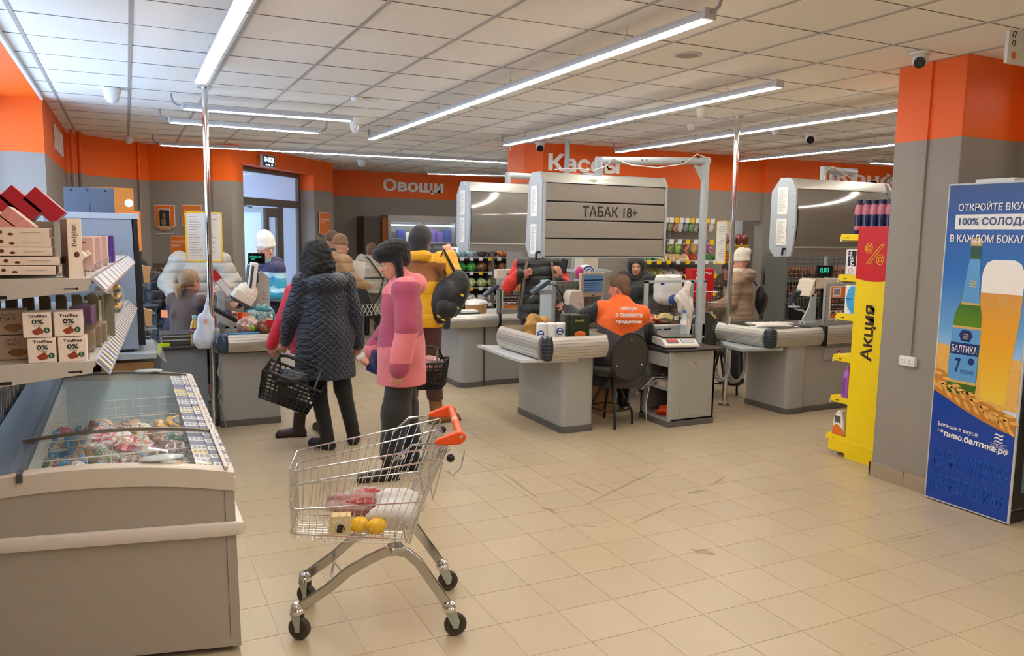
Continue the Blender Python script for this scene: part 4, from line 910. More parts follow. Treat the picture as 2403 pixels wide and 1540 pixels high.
# ------------------------------------------------------------------ drinks fridge with the blue beer panel
fg = thing('drinks_fridge', 'tall drinks fridge with a blue advertising side panel at the right edge', 'fridge', (0, 0, 0))
FX = 4.82; Y0, Y1 = 2.905, 3.47; ZT = 2.10
FBL = mat('fridge_black', (28, 28, 30), .3)
q = MB(); q.box(FX+.008, FX+.75, Y0+.03, Y1, .06, ZT-.02); q.build('fridge_body', mat('fridge_white', (214, 218, 222), .4), fg, bevel=.006)
q = MB(); q.box(FX+.01, FX+.75, Y0-.015, Y0+.03, .10, ZT-.02); dr = q.build('door_frame', FBL, fg, bevel=.006)
q = MB(); q.box(FX+.07, FX+.70, Y0-.018, Y0-.012, .2, ZT-.12); q.build('door_glass', mat('fridge_glass', (150, 190, 210), .03, alpha=.35, var=0), dr)
q = MB(); q.box(FX+.0, FX+.74, Y0, Y1-.02, .015, .07); q.build('base', FBL, fg)
q = MB(); q.box(FX-.006, FX+.008, Y0-.005, Y1+.005, 0.01, ZT); q.build('panel_edge', mat('panel_trim', (206, 208, 210), .4), fg)
q = MB(); q.box(FX+.1, FX+.6, Y1-.35, Y1-.1, ZT, ZT+.03); q.build('top_lip', WHITEP, fg)
# panel artwork, local frame: u towards the viewer's right (-y), v up, normal -x
PW = Y1-Y0-.01; PH = ZT-.03; MP = frameM((FX-.007, Y1-.005, .02), (0, -1, 0), UZ)
def G(n_, poly, m_, d=.001):
    q = MB(); q.prism(poly, 0, d, M=MP); return q.build(n_, m_, fg, smooth=0)
def gradmat(name, stops, z0, z1):
    M_ = bpy.data.materials.new(name); M_.use_nodes = True; nt = M_.node_tree; b = nt.nodes['Principled BSDF']; g = nt.nodes.new('ShaderNodeNewGeometry'); s = nt.nodes.new('ShaderNodeSeparateXYZ'); mr = nt.nodes.new('ShaderNodeMapRange'); cr = nt.nodes.new('ShaderNodeValToRGB')
    mr.inputs[1].default_value = z0; mr.inputs[2].default_value = z1; L = nt.links.new; L(g.outputs['Position'], s.inputs[0]); L(s.outputs[2], mr.inputs[0]); L(mr.outputs[0], cr.inputs[0]); L(cr.outputs[0], b.inputs['Base Color'])
    e = cr.color_ramp.elements; e[0].position = stops[0][0]; e[0].color = (*rgb(stops[0][1]), 1); e[1].position = stops[-1][0]; e[1].color = (*rgb(stops[-1][1]), 1)
    for p_, c in stops[1:-1]: k = e.new(p_); k.color = (*rgb(c), 1)
    b.inputs['Roughness'].default_value = .3
    return M_
SKYP = gradmat('printed_sky', [(0, (14, 60, 150)), (.26, (14, 62, 152)), (.27, (214, 226, 238)), (.42, (196, 220, 240)), (.55, (110, 170, 222)), (.72, (40, 112, 190)), (.9, (18, 70, 150)), (1, (20, 56, 120))], .02, ZT)
G('printed_panel', [(0, 0), (PW, 0), (PW, PH), (0, PH)], SKYP)
def V(f): return .02*0+f*PH
def U(f): return f*PW
GR = mat('printed_wheat', (196, 128, 42), .4, var=.35, scale=60)
GRL = mat('printed_wheat_light', (232, 178, 88), .4, var=.2, scale=80)
G('wheat_field', [(0, V(.38)), (0, V(.505)), (U(.3), V(.50)), (U(.7), V(.49)), (PW, V(.485)), (PW, V(.33)), (U(.5), V(.34))], GRL, .0014)
# wheat stalks (top layer)
def band(f): return [(U(x), V(y)) for x, y in f]
BLUE = mat('printed_blue', (12, 62, 160), .3)
G('blue_bottom', band([(0, 0), (1, 0), (1, .262), (.85, .268), (.6, .287), (.35, .312), (.15, .336), (0, .352)]), BLUE, .0022)
G('wheat_braid', band([(0, .352), (.15, .336), (.35, .312), (.6, .287), (.85, .268), (1, .262), (1, .315), (.8, .33), (.55, .355), (.3, .385), (.1, .42), (0, .425)]), GR, .0020)
q = MB()
for k in range(34):
    f = (k+.5)/34; x = f; yc = .388-.1*f+.012*math.sin(k*1.7); s = .024+.008*math.sin(k)
    a_ = -.55+(.5 if k % 2 else -.3); cx_, cy_ = U(x), V(yc+(.014 if k % 2 else -.012)); l_, w_ = .034, .011
    pts = [(cx_+l_*math.cos(a_)*c-w_*math.sin(a_)*s_, cy_+l_*math.sin(a_)*c+w_*math.cos(a_)*s_) for c, s_ in ((1, 0), (.3, 1), (-.6, .8), (-1, 0), (-.6, -.8), (.3, -1))]
    q.prism(pts, .002, .0034, M=MP)
q.build('wheat_grains', GRL, fg, smooth=0)
# printed bottle
BX = .335; 
def bot(f): return [(U(BX-w_+sh), V(y)) for w_, y, sh in f]+[(U(BX+w_+sh), V(y)) for w_, y, sh in reversed(f)]
GRN = gradmat('printed_green', [(0, (40, 88, 20)), (.3, (120, 160, 20)), (.6, (60, 110, 24)), (1, (20, 60, 24))], .75, 1.75)
prof = [(.17, .355, 0), (.18, .38, 0), (.175, .55, .01), (.165, .60, .015), (.12, .64, .03), (.10, .67, .03), (.075, .74, .04), (.065, .78, .045), (.06, .80, .045), (.062, .82, .045)]
G('bottle_glass', bot(prof), GRN, .0026)
LB = mat('printed_label_blue', (96, 160, 214), .3); LB2 = mat('printed_label_dark', (28, 50, 110), .3); GOLD = mat('printed_gold', (214, 176, 96), .35); LBW = mat('printed_pale_blue', (186, 212, 236), .3)
G('bottle_label', bot([(.172, .395, 0), (.176, .47, 0), (.172, .565, .012)]), LB, .0030); G('neck_label', bot([(.112, .640, .03), (.097, .67, .03), (.075, .74, .04), (.064, .775, .045)]), LB, .0030)
G('gold_line', bot([(.112, .634, .03), (.112, .641, .03)]), GOLD, .0031); G('gold_line', bot([(.174, .56, .012), (.174, .567, .012)]), GOLD, .0032); G('gold_line', bot([(.176, .388, 0), (.176, .396, 0)]), GOLD, .0032); G('gold_cap', bot([(.066, .815, .045), (.068, .83, .045), (.05, .838, .045)]), GOLD, .0032)
G('label_band', bot([(.174, .478, .003), (.174, .515, .006)]), LB2, .0033); G('crest', bot([(.05, .52, .01), (.085, .54, .01), (.05, .555, .01)]), LB2, .0033)
def PT(s, x, y, w_, h_=None, m_=WHT, rot=0, bold=0, al='c'):
    u = Vector((0, -math.cos(rot), math.sin(rot))); v = Vector((0, math.sin(rot), math.cos(rot)))
    return text(s, u, v, MP @ Vector((U(x), V(y), .0042)), width=w_*PW if w_ else None, height=h_*PH if h_ else None, material=m_, parent=fg, depth=.0006, bold=bold, align=al)
def swoosh(x, y, s, m_):
    q = MB()
    for k in range(3):
        yy = V(y)+(k-1)*s*.42; pts = []
        top = [(U(x)-s*.55+s*1.1*i/8, yy+s*.10*math.sin(i/8*2*PI)+s*.10*i/8) for i in range(9)]
        q.prism([p_ for p_ in top]+[(p_[0], p_[1]-s*.17) for p_ in reversed(top)], .0036, .0042, M=MP)
    q.build('wave_logo', m_, fg, smooth=0)
PT('БАЛТИКА', BX+.005, .496, .31, .022, WHT, bold=.01); PT('7', BX-.06, .443, .07, .045, LB2, bold=.02); PT('ЭКСПОРТНОЕ', BX+.06, .425, .16, .012, LB2); swoosh(BX+.045, .70, .04, GOLD); swoosh(BX+.01, .537, .03, GOLD)
q = MB(); q.prism([(U(BX+.10)+.022*math.cos(a_), V(.46)+.022*math.sin(a_)) for a_ in [i*PI/10 for i in range(20)]], .0034, .0038, M=MP); q.build('round_seal', LB2, fg, smooth=0)
# printed glass of beer
GX = .715
gl = [(.15, .345), (.15, .37), (.16, .44), (.19, .52), (.225, .60), (.235, .66), (.235, .70)]
BEER = gradmat('printed_beer', [(0, (240, 200, 60)), (.5, (238, 168, 30)), (1, (214, 150, 60))], .75, 1.5)
def gls(f): return [(U(GX-w_), V(y)) for w_, y in f]+[(U(GX+w_), V(y)) for w_, y in reversed(f)]
G('beer', gls(gl), BEER, .0024); G('foam', gls([(.235, .675), (.238, .72), (.225, .745), (.19, .765), (.12, .775)]), mat('printed_foam', (246, 240, 232), .4), .0028)
swoosh(GX+.02, .655, .05, GOLD)
PT('ОТКРОЙТЕ ВКУС', .53, .935, .80, .028, WHT, bold=.02)
q = MB(); q.box(U(.10), U(1.0), V(.865), V(.91), .002, .0026, M=MP); q.build('white_bar', WHT, fg, smooth=0)
PT('100% СОЛОДА', .55, .887, .80, .028, LB2, bold=.02); PT('В КАЖДОМ БОКАЛЕ', .52, .835, .93, .028, WHT, bold=.02)
rt_ = math.radians(-3.5)
PT('Больше о вкусе', .34, .242, .50, .016, WHT, rt_, .02); PT('на', .13, .226, .07, .010, WHT, rt_, .02); PT('пиво.балтика.рф', .57, .212, .78, .024, WHT, rt_, .03)
swoosh(.83, .245, .05, WHT); PT('БАЛТИКА', .83, .219, .16, .008, WHT); 
q = MB(); q.box(U(.74), U(.93), V(.226), V(.2275), .0036, .004, M=MP).box(U(.74), U(.93), V(.209), V(.2105), .0036, .004, M=MP); q.build('logo_line', WHT, fg, smooth=0)
PT('ЧРЕЗМЕРНОЕ УПОТРЕБЛЕНИЕ', .5, .135, .94, .062, mat('printed_faint_blue', (22, 90, 190), .3), rt_*.6); PT('ПИВА ВРЕДИТ ЗДОРОВЬЮ', .5, .055, .94, .062, MATS['printed_faint_blue'], rt_*.4)
# ------------------------------------------------------------------ yellow promotion stand
YB = mat('stand_yellow', (250, 215, 8), .4); RD = mat('stand_red', (206, 26, 30), .4); DKB = mat('stand_lettering', (58, 40, 24), .5)
ys = thing('promotion_stand', 'narrow yellow and red promotion shelving with vertical lettering against the pillar', 'shelf', (0, 0, 0))
SX = 5.10; ya, yb = 4.075, 4.40
q = MB(); q.box(SX-.008, SX+.012, ya, yb, .0, 1.43); q.build('yellow_side', YB, ys)
arc = [(SX, 0)]; pts = [(yb, 1.83), (ya, 1.83)]+[(ya+(yb-ya)*k/10, 1.435-.018*math.sin(PI*k/10)) for k in range(11)]
q = MB(); q.prism(pts, SX-.011, SX+.006, ax='x'); q.build('red_header', RD, ys, smooth=0)
q = MB(); q.box(SX+.60, SX+.62, ya, yb, 0, 1.83).box(SX, SX+.62, ya, ya+.02, 0, 1.83); q.build('back_panel', YB, ys)
u_, v_ = Vector((0, 0, 1)), Vector((0, 1, 0))
text('Акция', (0, 0, 1), (0, 1, 0), (SX-.009, (ya+yb)/2+.01, 1.02), width=.43, height=.125, material=DKB, parent=ys, depth=.002, bold=.022)
yr = mat('yellow_outline', (246, 226, 40), .4)
def ring(y, z, r): 
    q = MB(); q.tube([(SX-.012, y+r*.8*math.cos(a_), z+r*math.sin(a_)) for a_ in [i*PI/10 for i in range(20)]], .0028, 6, closed=True); q.build('percent_ring', yr, ys)
ym = (ya+yb)/2
for yy, zz, r in ((ym+.055, 1.67, .038), (ym+.055, 1.67, .018), (ym-.05, 1.585, .038), (ym-.05, 1.585, .018)): ring(yy, zz, r)
q = MB(); q.tube([(SX-.012, ym-.055, 1.70), (SX-.012, ym-.08, 1.70), (SX-.012, ym+.045, 1.55), (SX-.012, ym+.07, 1.55)], .0028, 6, closed=True); q.build('percent_bar', yr, ys)
shz = [(.115, .17), (.43, .0), (.765, 0), (1.095, 0), (1.405, 0), (1.725, 0)]
for i, (z, _) in enumerate(shz):
    yo = 4.58 if i else 4.60
    q = MB(); q.prism([(4.06, z), (yo-.03, z), (yo, z+.02), (yo-.01, z+.05), (4.06, z+.045)], SX-.004, SX+.60, ax='x'); s_ = q.build('shelf', YB, ys, bevel=.002)
    q = MB(); q.box(SX+.0, SX+.6, yo-.012, yo+.004, z-.012, z+.02); q.build('price_rail', mat('clear_rail', (210, 206, 190), .2), s_)
    q = MB(); q.box(SX-.006, SX-.0035, yo-.09, yo-.06, z+.017, z+.023); q.build('slot', BLACKP, s_)
q = MB(); q.box(SX-.01, SX+.6, 4.07, 4.565, .035, .135); q.build('yellow_base', YB, ys, bevel=.003)
q = MB(); q.cyl((SX+.04, 4.52, 0), (SX+.04, 4.52, .04), .022, n=12).cyl((SX+.04, 4.12, 0), (SX+.04, 4.12, .04), .022, n=12); q.build('foot', WHITEP, ys)
# goods on the stand
PBL = mat('bottle_navy', (34, 36, 82), .25, coat=.3); PLB = mat('bottle_label', (196, 120, 140), .4, var=.4, scale=40)
def drink(x, y, z, label):
    t = thing('drink_bottle', label, 'bottle', (x, y, z), 0, 'dark blue drink bottles on the yellow stand')
    q = MB(); q.lathe([(.001, 0), (.032, 0), (.034, .01), (.030, .06), (.034, .12), (.031, .19), (.018, .235), (.016, .25)], n=16); q.build('bottle_body', PBL, t)
    q = MB(); q.lathe([(.0345, .15), (.0352, .155), (.033, .195), (.024, .225), (.0235, .225)], n=16); q.build('label', PLB, t); q = MB(); q.lathe([(.018, .235), (.019, .262), (.001, .264)], n=16); q.build('cap', PBL, t)
    q = MB(); q.lathe([(.0325, .03), (.0335, .035), (.0315, .06), (.031, .06)], n=16); q.build('lower_label', PLB, t)
    return t
d0 = drink(5.13, 4.44, 1.775, 'navy drink bottle at the outer front corner of the top yellow shelf')
names = ['second', 'third', 'fourth', 'fifth', 'sixth']
for k in range(5): dup(d0, (5.13+.0, 4.44-.07*(k+1), 1.775), label='navy drink bottle, %s from the outer end of the front row on the yellow stand' % names[k])
for k in range(5): dup(d0, (5.205, 4.42-.07*k, 1.775), label='navy drink bottle in the second row of the top yellow shelf, %s from outside' % (['first']+names)[k])
t = thing('tissue_box', 'tall white tissue pack with black vertical lettering on the upper yellow shelf', 'pack', (5.14, 4.47, 1.455)); q = MB(); q.box(-.03, .1, -.06, .055, 0, .20); q.build('pack', PAPER, t, bevel=.006); q = MB(); q.box(-.032, -.03, -.045, .03, .07, .19); lb = q.build('dark_label', BLACKP, t); text('Papia', (0, .25, .97), (0, .97, -.25), (-.034, -.005, .13), width=.11, material=WHT, parent=lb, depth=.0006, bold=.02)
q = MB(); q.tube([(-.032, .02*math.cos(a_), .03+.02*math.sin(a_)) for a_ in [i*PI/8 for i in range(16)]], .002, 5, closed=True); q.build('ring_mark', mat('pink_print', (200, 120, 140), .5), t)
t = thing('tissue_box', 'white and sky blue pack on the third yellow shelf from above', 'pack', (5.14, 4.46, 1.145)); q = MB(); q.box(-.03, .12, -.06, .05, 0, .23); q.build('pack', PAPER, t, bevel=.006)
q = MB(); q.prism([(-.055, .01), (-.02, .01), (.02, .06), (.035, .12), (.02, .19), (-.01, .225), (-.055, .225)], -.0325, -.03, ax='x'); q.build('blue_wave', mat('sky_print', (70, 170, 224), .4), t); text('ОСА', (0, -1, 0), UZ, (-.034, .0, .12), width=.05, material=LB2, parent=t, depth=.0006, bold=.02)
VI = mat('violet_bottle', (172, 96, 200), .3, coat=.3)
def violet(x, y, z, label):
    t = thing('cleaner_bottle', label, 'bottle', (x, y, z), 0, 'violet cleaner bottles'); q = MB(); q.lathe([(.001, 0), (.036, 0), (.038, .01), (.037, .13), (.036, .15), (.026, .2), (.014, .225)], n=16); q.build('bottle_body', VI, t); q = MB(); q.lathe([(.016, .222), (.017, .25), (.001, .255)], n=12); q.build('cap', VI, t)
    q = MB(); q.box(-.0385, -.036, -.012, .012, .02, .16); q.build('grip_ribs', mat('violet_dark', (140, 70, 170), .4), t); return t
v0 = violet(5.13, 4.45, .48, 'violet cleaner bottle at the outer corner of the fourth yellow shelf'); dup(v0, (5.135, 4.37, .48), label='violet cleaner bottle second from the outer end of the yellow shelf')
t = thing('snack_bag', 'white and orange bag with a barcode on the lowest yellow shelf', 'bag', (5.14, 4.50, .165)); q = MB(); q.prism([(-.07, 0), (.05, 0), (.045, .12), (.01, .20), (-.03, .2), (-.06, .1)], -.035, .05, ax='x'); q.build('bag_body', PAPER, t, bevel=.012); q = MB(); q.prism([(-.068, .0), (.045, 0), (.04, .06), (-.0, .09), (-.062, .05)], -.038, -.034, ax='x'); q.build('orange_print', ORP, t)
q = MB()
for k in range(7): q.box(-.0385, -.0345, -.03+k*.008, -.027+k*.008, .10, .155)
q.build('barcode', BLACKP, t, smooth=0)
# ------------------------------------------------------------------ figures: continuous surfaces grown from a distance field
def nets(F, org, res):
    nx, ny, nz = F.shape; ins = F < 0
    c = [ins[a:nx-1+a, b:ny-1+b, d:nz-1+d] for a in (0, 1) for b in (0, 1) for d in (0, 1)]
    s = sum(x.astype(np.int8) for x in c); act = (s > 0) & (s < 8)
    I, J, K = np.nonzero(act); n = len(I); idx = -np.ones(act.shape, np.int32); idx[I, J, K] = np.arange(n)
    acc = np.zeros((n, 3)); cnt = np.zeros(n)
    offs = [(a, b, d) for a in (0, 1) for b in (0, 1) for d in (0, 1)]
    for o in offs:
        for ax in range(3):
            if o[ax]: continue
            p = list(o); p[ax] = 1
            f0 = F[I+o[0], J+o[1], K+o[2]]; f1 = F[I+p[0], J+p[1], K+p[2]]; m_ = (f0 < 0) != (f1 < 0)
            t = np.where(m_, f0/np.where(m_, f0-f1, 1), 0); v = np.array(o, float)[None, :].repeat(n, 0); v[:, ax] = t
            acc[m_] += v[m_]; cnt[m_] += 1
    V = (np.stack([I, J, K], 1)+acc/cnt[:, None])*res+org
    Q = []
    for ax in range(3):
        sl0 = [slice(0, None)]*3; sl1 = [slice(0, None)]*3; sl0[ax] = slice(0, -1); sl1[ax] = slice(1, None)
        a_ = ins[tuple(sl0)]; b_ = ins[tuple(sl1)]; cr = a_ != b_
        u, v = [(1, 2), (2, 0), (0, 1)][ax]
        P_ = np.array(np.nonzero(cr)); ok = (P_[u] > 0) & (P_[v] > 0) & (P_[u] < F.shape[u]-1) & (P_[v] < F.shape[v]-1); P_ = P_[:, ok]
        if P_.shape[1] == 0: continue
        def g(du, dv):
            q_ = P_.copy(); q_[u] -= du; q_[v] -= dv; return idx[q_[0], q_[1], q_[2]]
        q4 = np.stack([g(1, 1), g(0, 1), g(0, 0), g(1, 0)], 1); fl = ~a_[P_[0], P_[1], P_[2]]; q4[fl] = q4[fl][:, ::-1]; Q.append(q4)
    return V, np.concatenate(Q)
def sdf(prims, res=.009, k=.02, cut=None, disp=None, pad=.02):
    lo = np.full(3, 9.); hi = np.full(3, -9.)
    bb = []
    for p in prims:
        if p[0] == 'c': a, b, ra, rb = np.array(p[1], float), np.array(p[2], float), p[3], p[4]; r = max(ra, rb); l_, h_ = np.minimum(a, b)-r, np.maximum(a, b)+r
        else: c = np.array(p[1], float); r = max(p[2]); l_, h_ = c-r, c+r
        bb.append((l_, h_))
        if p[0] != 's': lo = np.minimum(lo, l_); hi = np.maximum(hi, h_)
    lo -= pad; hi += pad; n = np.ceil((hi-lo)/res).astype(int)+1
    F = np.full(n, .2)
    ax = [lo[i]+res*np.arange(n[i]) for i in range(3)]
    for p, (l_, h_) in zip(prims, bb):
        kk = p[-1].get('k', k) if isinstance(p[-1], dict) else k
        m_ = kk+res*3; i0 = [max(0, int((l_[i]-m_-lo[i])/res)) for i in range(3)]; i1 = [min(n[i], int((h_[i]+m_-lo[i])/res)+2) for i in range(3)]
        if any(i1[i] <= i0[i] for i in range(3)): continue
        X, Y, Z = np.meshgrid(*[ax[i][i0[i]:i1[i]] for i in range(3)], indexing='ij'); P_ = np.stack([X, Y, Z], -1)
        if p[0] == 'c':
            a, b, ra, rb = np.array(p[1], float), np.array(p[2], float), p[3], p[4]; S = np.array(p[-1].get('S', (1, 1, 1)) if isinstance(p[-1], dict) else (1, 1, 1), float)
            ab = (b-a)*S; pa = (P_-a)*S; t = np.clip((pa @ ab)/max(ab @ ab, 1e-9), 0, 1); d = np.linalg.norm(pa-t[..., None]*ab, axis=-1)-(ra+(rb-ra)*t); d = d/max(1, S.max()**.5)
        else:
            r = np.array(p[2], float); q_ = P_-np.array(p[1], float); R_ = p[3] if len(p) > 3 and not isinstance(p[3], dict) else None
            if R_ is not None: q_ = q_ @ np.array(R_)
            k0 = np.linalg.norm(q_/r, axis=-1); k1 = np.linalg.norm(q_/(r*r), axis=-1); d = k0*(k0-1)/np.maximum(k1, 1e-6)
        s_ = tuple(slice(i0[i], i1[i]) for i in range(3)); f = F[s_]
        if p[0] == 's': h = np.clip(kk-np.abs(f+d), 0, None)/kk; F[s_] = np.maximum(f, -d)+h*h*kk*.25
        else: h = np.clip(kk-np.abs(f-d), 0, None)/kk; F[s_] = np.minimum(f, d)-h*h*kk*.25
    if cut or disp:
        X, Y, Z = np.meshgrid(*ax, indexing='ij')
        if disp: F = F-disp(X, Y, Z)
        if cut: F = np.maximum(F, cut(X, Y, Z))
    F[0] = F[-1] = .2; F[:, 0] = F[:, -1] = .2; F[:, :, 0] = F[:, :, -1] = .2
    return nets(F, lo, res)
def grow(name, prims, mats, parent, matfn=None, **kw):
    V, Q = sdf(prims, **kw)
    me = bpy.data.meshes.new(name); me.vertices.add(len(V)); me.vertices.foreach_set('co', V.astype(np.float32).ravel())
    me.loops.add(len(Q)*4); me.loops.foreach_set('vertex_index', Q.astype(np.int32).ravel()); me.polygons.add(len(Q)); me.polygons.foreach_set('loop_start', np.arange(0, len(Q)*4, 4, dtype=np.int32))
    for m_ in (mats if isinstance(mats, (list, tuple)) else [mats]): me.materials.append(m_)
    me.update(calc_edges=True); me.polygons.foreach_set('use_smooth', np.ones(len(Q), bool))
    if matfn is not None: me.polygons.foreach_set('material_index', matfn(V[Q].mean(1)).astype(np.int32))
    me.validate(); me.update()
    o = bpy.data.objects.new(name, me); COL.objects.link(o)
    if parent: o.parent = parent
    return o
def foil(name, c1, c2, c3=(235, 232, 225), s=22, rough=.3, coat=.4):
    if name in MATS: return MATS[name]
    M_ = mat(name, c1, rough, var=0, coat=coat); nt = M_.node_tree; b = nt.nodes['Principled BSDF']; L = nt.links.new; tc = nt.nodes.new('ShaderNodeTexCoord'); n = nt.nodes.new('ShaderNodeTexNoise'); n.inputs['Scale'].default_value = s; n.inputs['Detail'].default_value = 4; n.inputs['Distortion'].default_value = .8
    cr = nt.nodes.new('ShaderNodeValToRGB'); e = cr.color_ramp.elements; e[0].position = 0; e[0].color = (*[v*.5 for v in rgb(c1)], 1); e[1].position = .66; e[1].color = (*rgb(c3), 1)
    for p_, c in ((.38, rgb(c1)), (.50, rgb(c1)), (.53, rgb(c2)), (.61, rgb(c2))): k = e.new(p_); k.color = (*c, 1)
    bp = nt.nodes.new('ShaderNodeBump'); bp.inputs['Strength'].default_value = .6; bp.inputs['Distance'].default_value = .01; n2 = nt.nodes.new('ShaderNodeTexVoronoi'); n2.inputs['Scale'].default_value = s*1.6
    L(tc.outputs['Object'], n.inputs['Vector']); L(tc.outputs['Object'], n2.inputs['Vector']); L(n.outputs['Fac'], cr.inputs[0]); L(cr.outputs[0], b.inputs['Base Color']); L(n2.outputs['Distance'], bp.inputs['Height']); L(bp.outputs[0], b.inputs['Normal'])
    return M_
def fabric(name, col, kind='plain', s=.05, rough=.75, amt=.5, var=.12, sheen=.2, coat=0):
    M_ = mat(name, col, rough, var=var, scale=18, sheen=sheen, coat=coat)
    nt = M_.node_tree; b = nt.nodes['Principled BSDF']; L = nt.links.new; tc = nt.nodes.new('ShaderNodeTexCoord'); sp = nt.nodes.new('ShaderNodeSeparateXYZ'); L(tc.outputs['Object'], sp.inputs[0])
    def mt(op, a, b_=None):
        n = nt.nodes.new('ShaderNodeMath'); n.operation = op
        for i, v in enumerate((a, b_)):
            if v is None: continue
            if isinstance(v, (int, float)): n.inputs[i].default_value = v
            else: L(v, n.inputs[i])
        return n.outputs[0]
    x, y, z = sp.outputs
    def groove(e, s_): return mt('MINIMUM', mt('MULTIPLY', mt('PINGPONG', e, s_/2), 2/s_*2.2), 1)
    nz = nt.nodes.new('ShaderNodeTexNoise'); nz.inputs['Scale'].default_value = 9; nz.inputs['Detail'].default_value = 4; L(tc.outputs['Object'], nz.inputs['Vector'])
    if kind == 'quilt':
        h_ = mt('ADD', x, mt('MULTIPLY', y, .8)); e = mt('MULTIPLY', groove(mt('ADD', h_, z), s), groove(mt('SUBTRACT', h_, z), s))
    elif kind == 'puffer': e = mt('POWER', groove(mt('ADD', z, mt('MULTIPLY', nz.outputs[0], .02)), s), .5)
    elif kind == 'fuzzy': n2 = nt.nodes.new('ShaderNodeTexNoise'); n2.inputs['Scale'].default_value = 160; L(tc.outputs['Object'], n2.inputs['Vector']); e = mt('MULTIPLY', n2.outputs[0], 1.2)
    else: e = mt('MULTIPLY', nz.outputs[0], 1.0)
    e = mt('ADD', e, mt('MULTIPLY', nz.outputs[0], 1.4 if kind != 'fuzzy' else .4))
    bp = nt.nodes.new('ShaderNodeBump'); bp.inputs['Strength'].default_value = amt; bp.inputs['Distance'].default_value = .012 if kind != 'fuzzy' else .006; L(e, bp.inputs['Height']); L(bp.outputs[0], b.inputs['Normal'])
    return M_
SKIN = mat('skin', (214, 156, 130), .5, var=.06, scale=12); SKIN2 = mat('skin_reddish', (208, 138, 116), .5, var=.08, scale=12); LIP = mat('lips', (190, 108, 98), .5); BROW = mat('eyebrow', (98, 72, 58), .8)
V3 = lambda *a: np.array(a, float)
def headR(yaw, pitch=0, roll=0):   # columns: right, forward, up of the head in body space; yaw + = to the figure's left
    return np.array((Matrix.Rotation(math.radians(yaw), 3, 'Z') @ Matrix.Rotation(math.radians(-pitch), 3, 'X') @ Matrix.Rotation(math.radians(roll), 3, 'Y')))
def head_prims(hc, R, s=1.0):
    P = lambda x, y, z: hc+R @ (V3(x, y, z)*s); r = lambda *a: tuple(v*s for v in a); k = {'k': .012*s}
    L_ = [('e', P(0, -.005, .03), r(.076, .095, .088), R), ('e', P(0, .03, -.03), r(.060, .062, .072), R), ('e', P(0, .055, -.085), r(.028, .026, .022), R, {'k': .03*s}), ('e', P(0, .02, -.055), r(.052, .055, .045), R, {'k': .03*s}),
          ('c', P(0, .088, .012), P(0, .108, -.022), .009*s, .0125*s, k), ('e', P(-.012, .098, -.026), r(.008, .009, .007), R, k), ('e', P(.012, .098, -.026), r(.008, .009, .007), R, k),
          ('e', P(0, .088, -.056), r(.024, .013, .009), R, k), ('e', P(0, .080, .030), r(.05, .016, .010), R, {'k': .015*s}), ('e', P(-.034, .068, -.02), r(.022, .018, .018), R, k), ('e', P(.034, .068, -.02), r(.022, .018, .018), R, k)]
    for sg in (-1, 1):
        L_ += [('s', P(sg*.031, .094, .010), r(.016, .010, .010), R, {'k': .01*s}), ('e', P(sg*.078, -.002, -.008), r(.010, .018, .032), R, {'k': .006*s})]
    return L_
def face_mat(hc, R, s=1.0):
    def fn(C):
        q = (C-hc) @ R/s; out = np.zeros(len(C), int)
        out[(np.abs(q[:, 0]) < .024) & (np.abs(q[:, 2]+.057) < .0085) & (q[:, 1] > .06)] = 1
        out[(np.abs(np.abs(q[:, 0])-.031) < .018) & (np.abs(q[:, 2]-.032+.15*(np.abs(np.abs(q[:, 0])-.028))) < .0055) & (q[:, 1] > .05)] = 2
        return out
    return fn
def hand_prims(w_, d, n, thumb, curl=.5, s=1.0, spread=0.0):
    """w_ wrist, d finger direction, n palm normal (fingers curl towards n), thumb +-1 side"""
    d = d/np.linalg.norm(d); n = n-d*(n@d); n = n/np.linalg.norm(n); a = np.cross(d, n)*thumb; k = {'k': .008*s}
    L_ = [('c', w_, w_+d*.03*s, .024*s, .026*s, {'k': .02}), ('e', w_+d*.05*s, (.043*s, .036*s, .015*s), np.stack([d, a, n], 1), k), ('c', w_+d*.035*s+a*.02*s, w_+d*.07*s+a*.026*s, .014*s, .012*s, k)]
    for i, (o, l_) in enumerate(((.029, .068), (.010, .076), (-.010, .071), (-.028, .054))):
        b = w_+d*.085*s+a*o*s; c1, c2 = curl*.9, curl*2.0; sp = a*spread*o*8
        d1 = d*math.cos(c1)+n*math.sin(c1)+sp; d2 = d*math.cos(c2)+n*math.sin(c2)+sp; d3 = d*math.cos(c2*1.35)+n*math.sin(c2*1.35)
        m1 = b+d1*l_*.45*s; m2 = m1+d2*l_*.33*s; m3 = m2+d3*l_*.25*s
        L_ += [('c', b-d*.012*s, m1, .0092*s, .0085*s, k), ('c', m1, m2, .0085*s, .0078*s, {'k': .004}), ('c', m2, m3, .0078*s, .0068*s, {'k': .004})]
    t0 = w_+d*.025*s+a*.026*s; t1 = t0+(d*.6+a*.7+n*.25*curl)*.036*s; t2 = t1+(d*.85+a*.1+n*.5*curl)*.032*s
    return L_+[('c', t0, t1, .013*s, .0105*s, k), ('c', t1, t2, .0105*s, .0085*s, {'k': .004})]
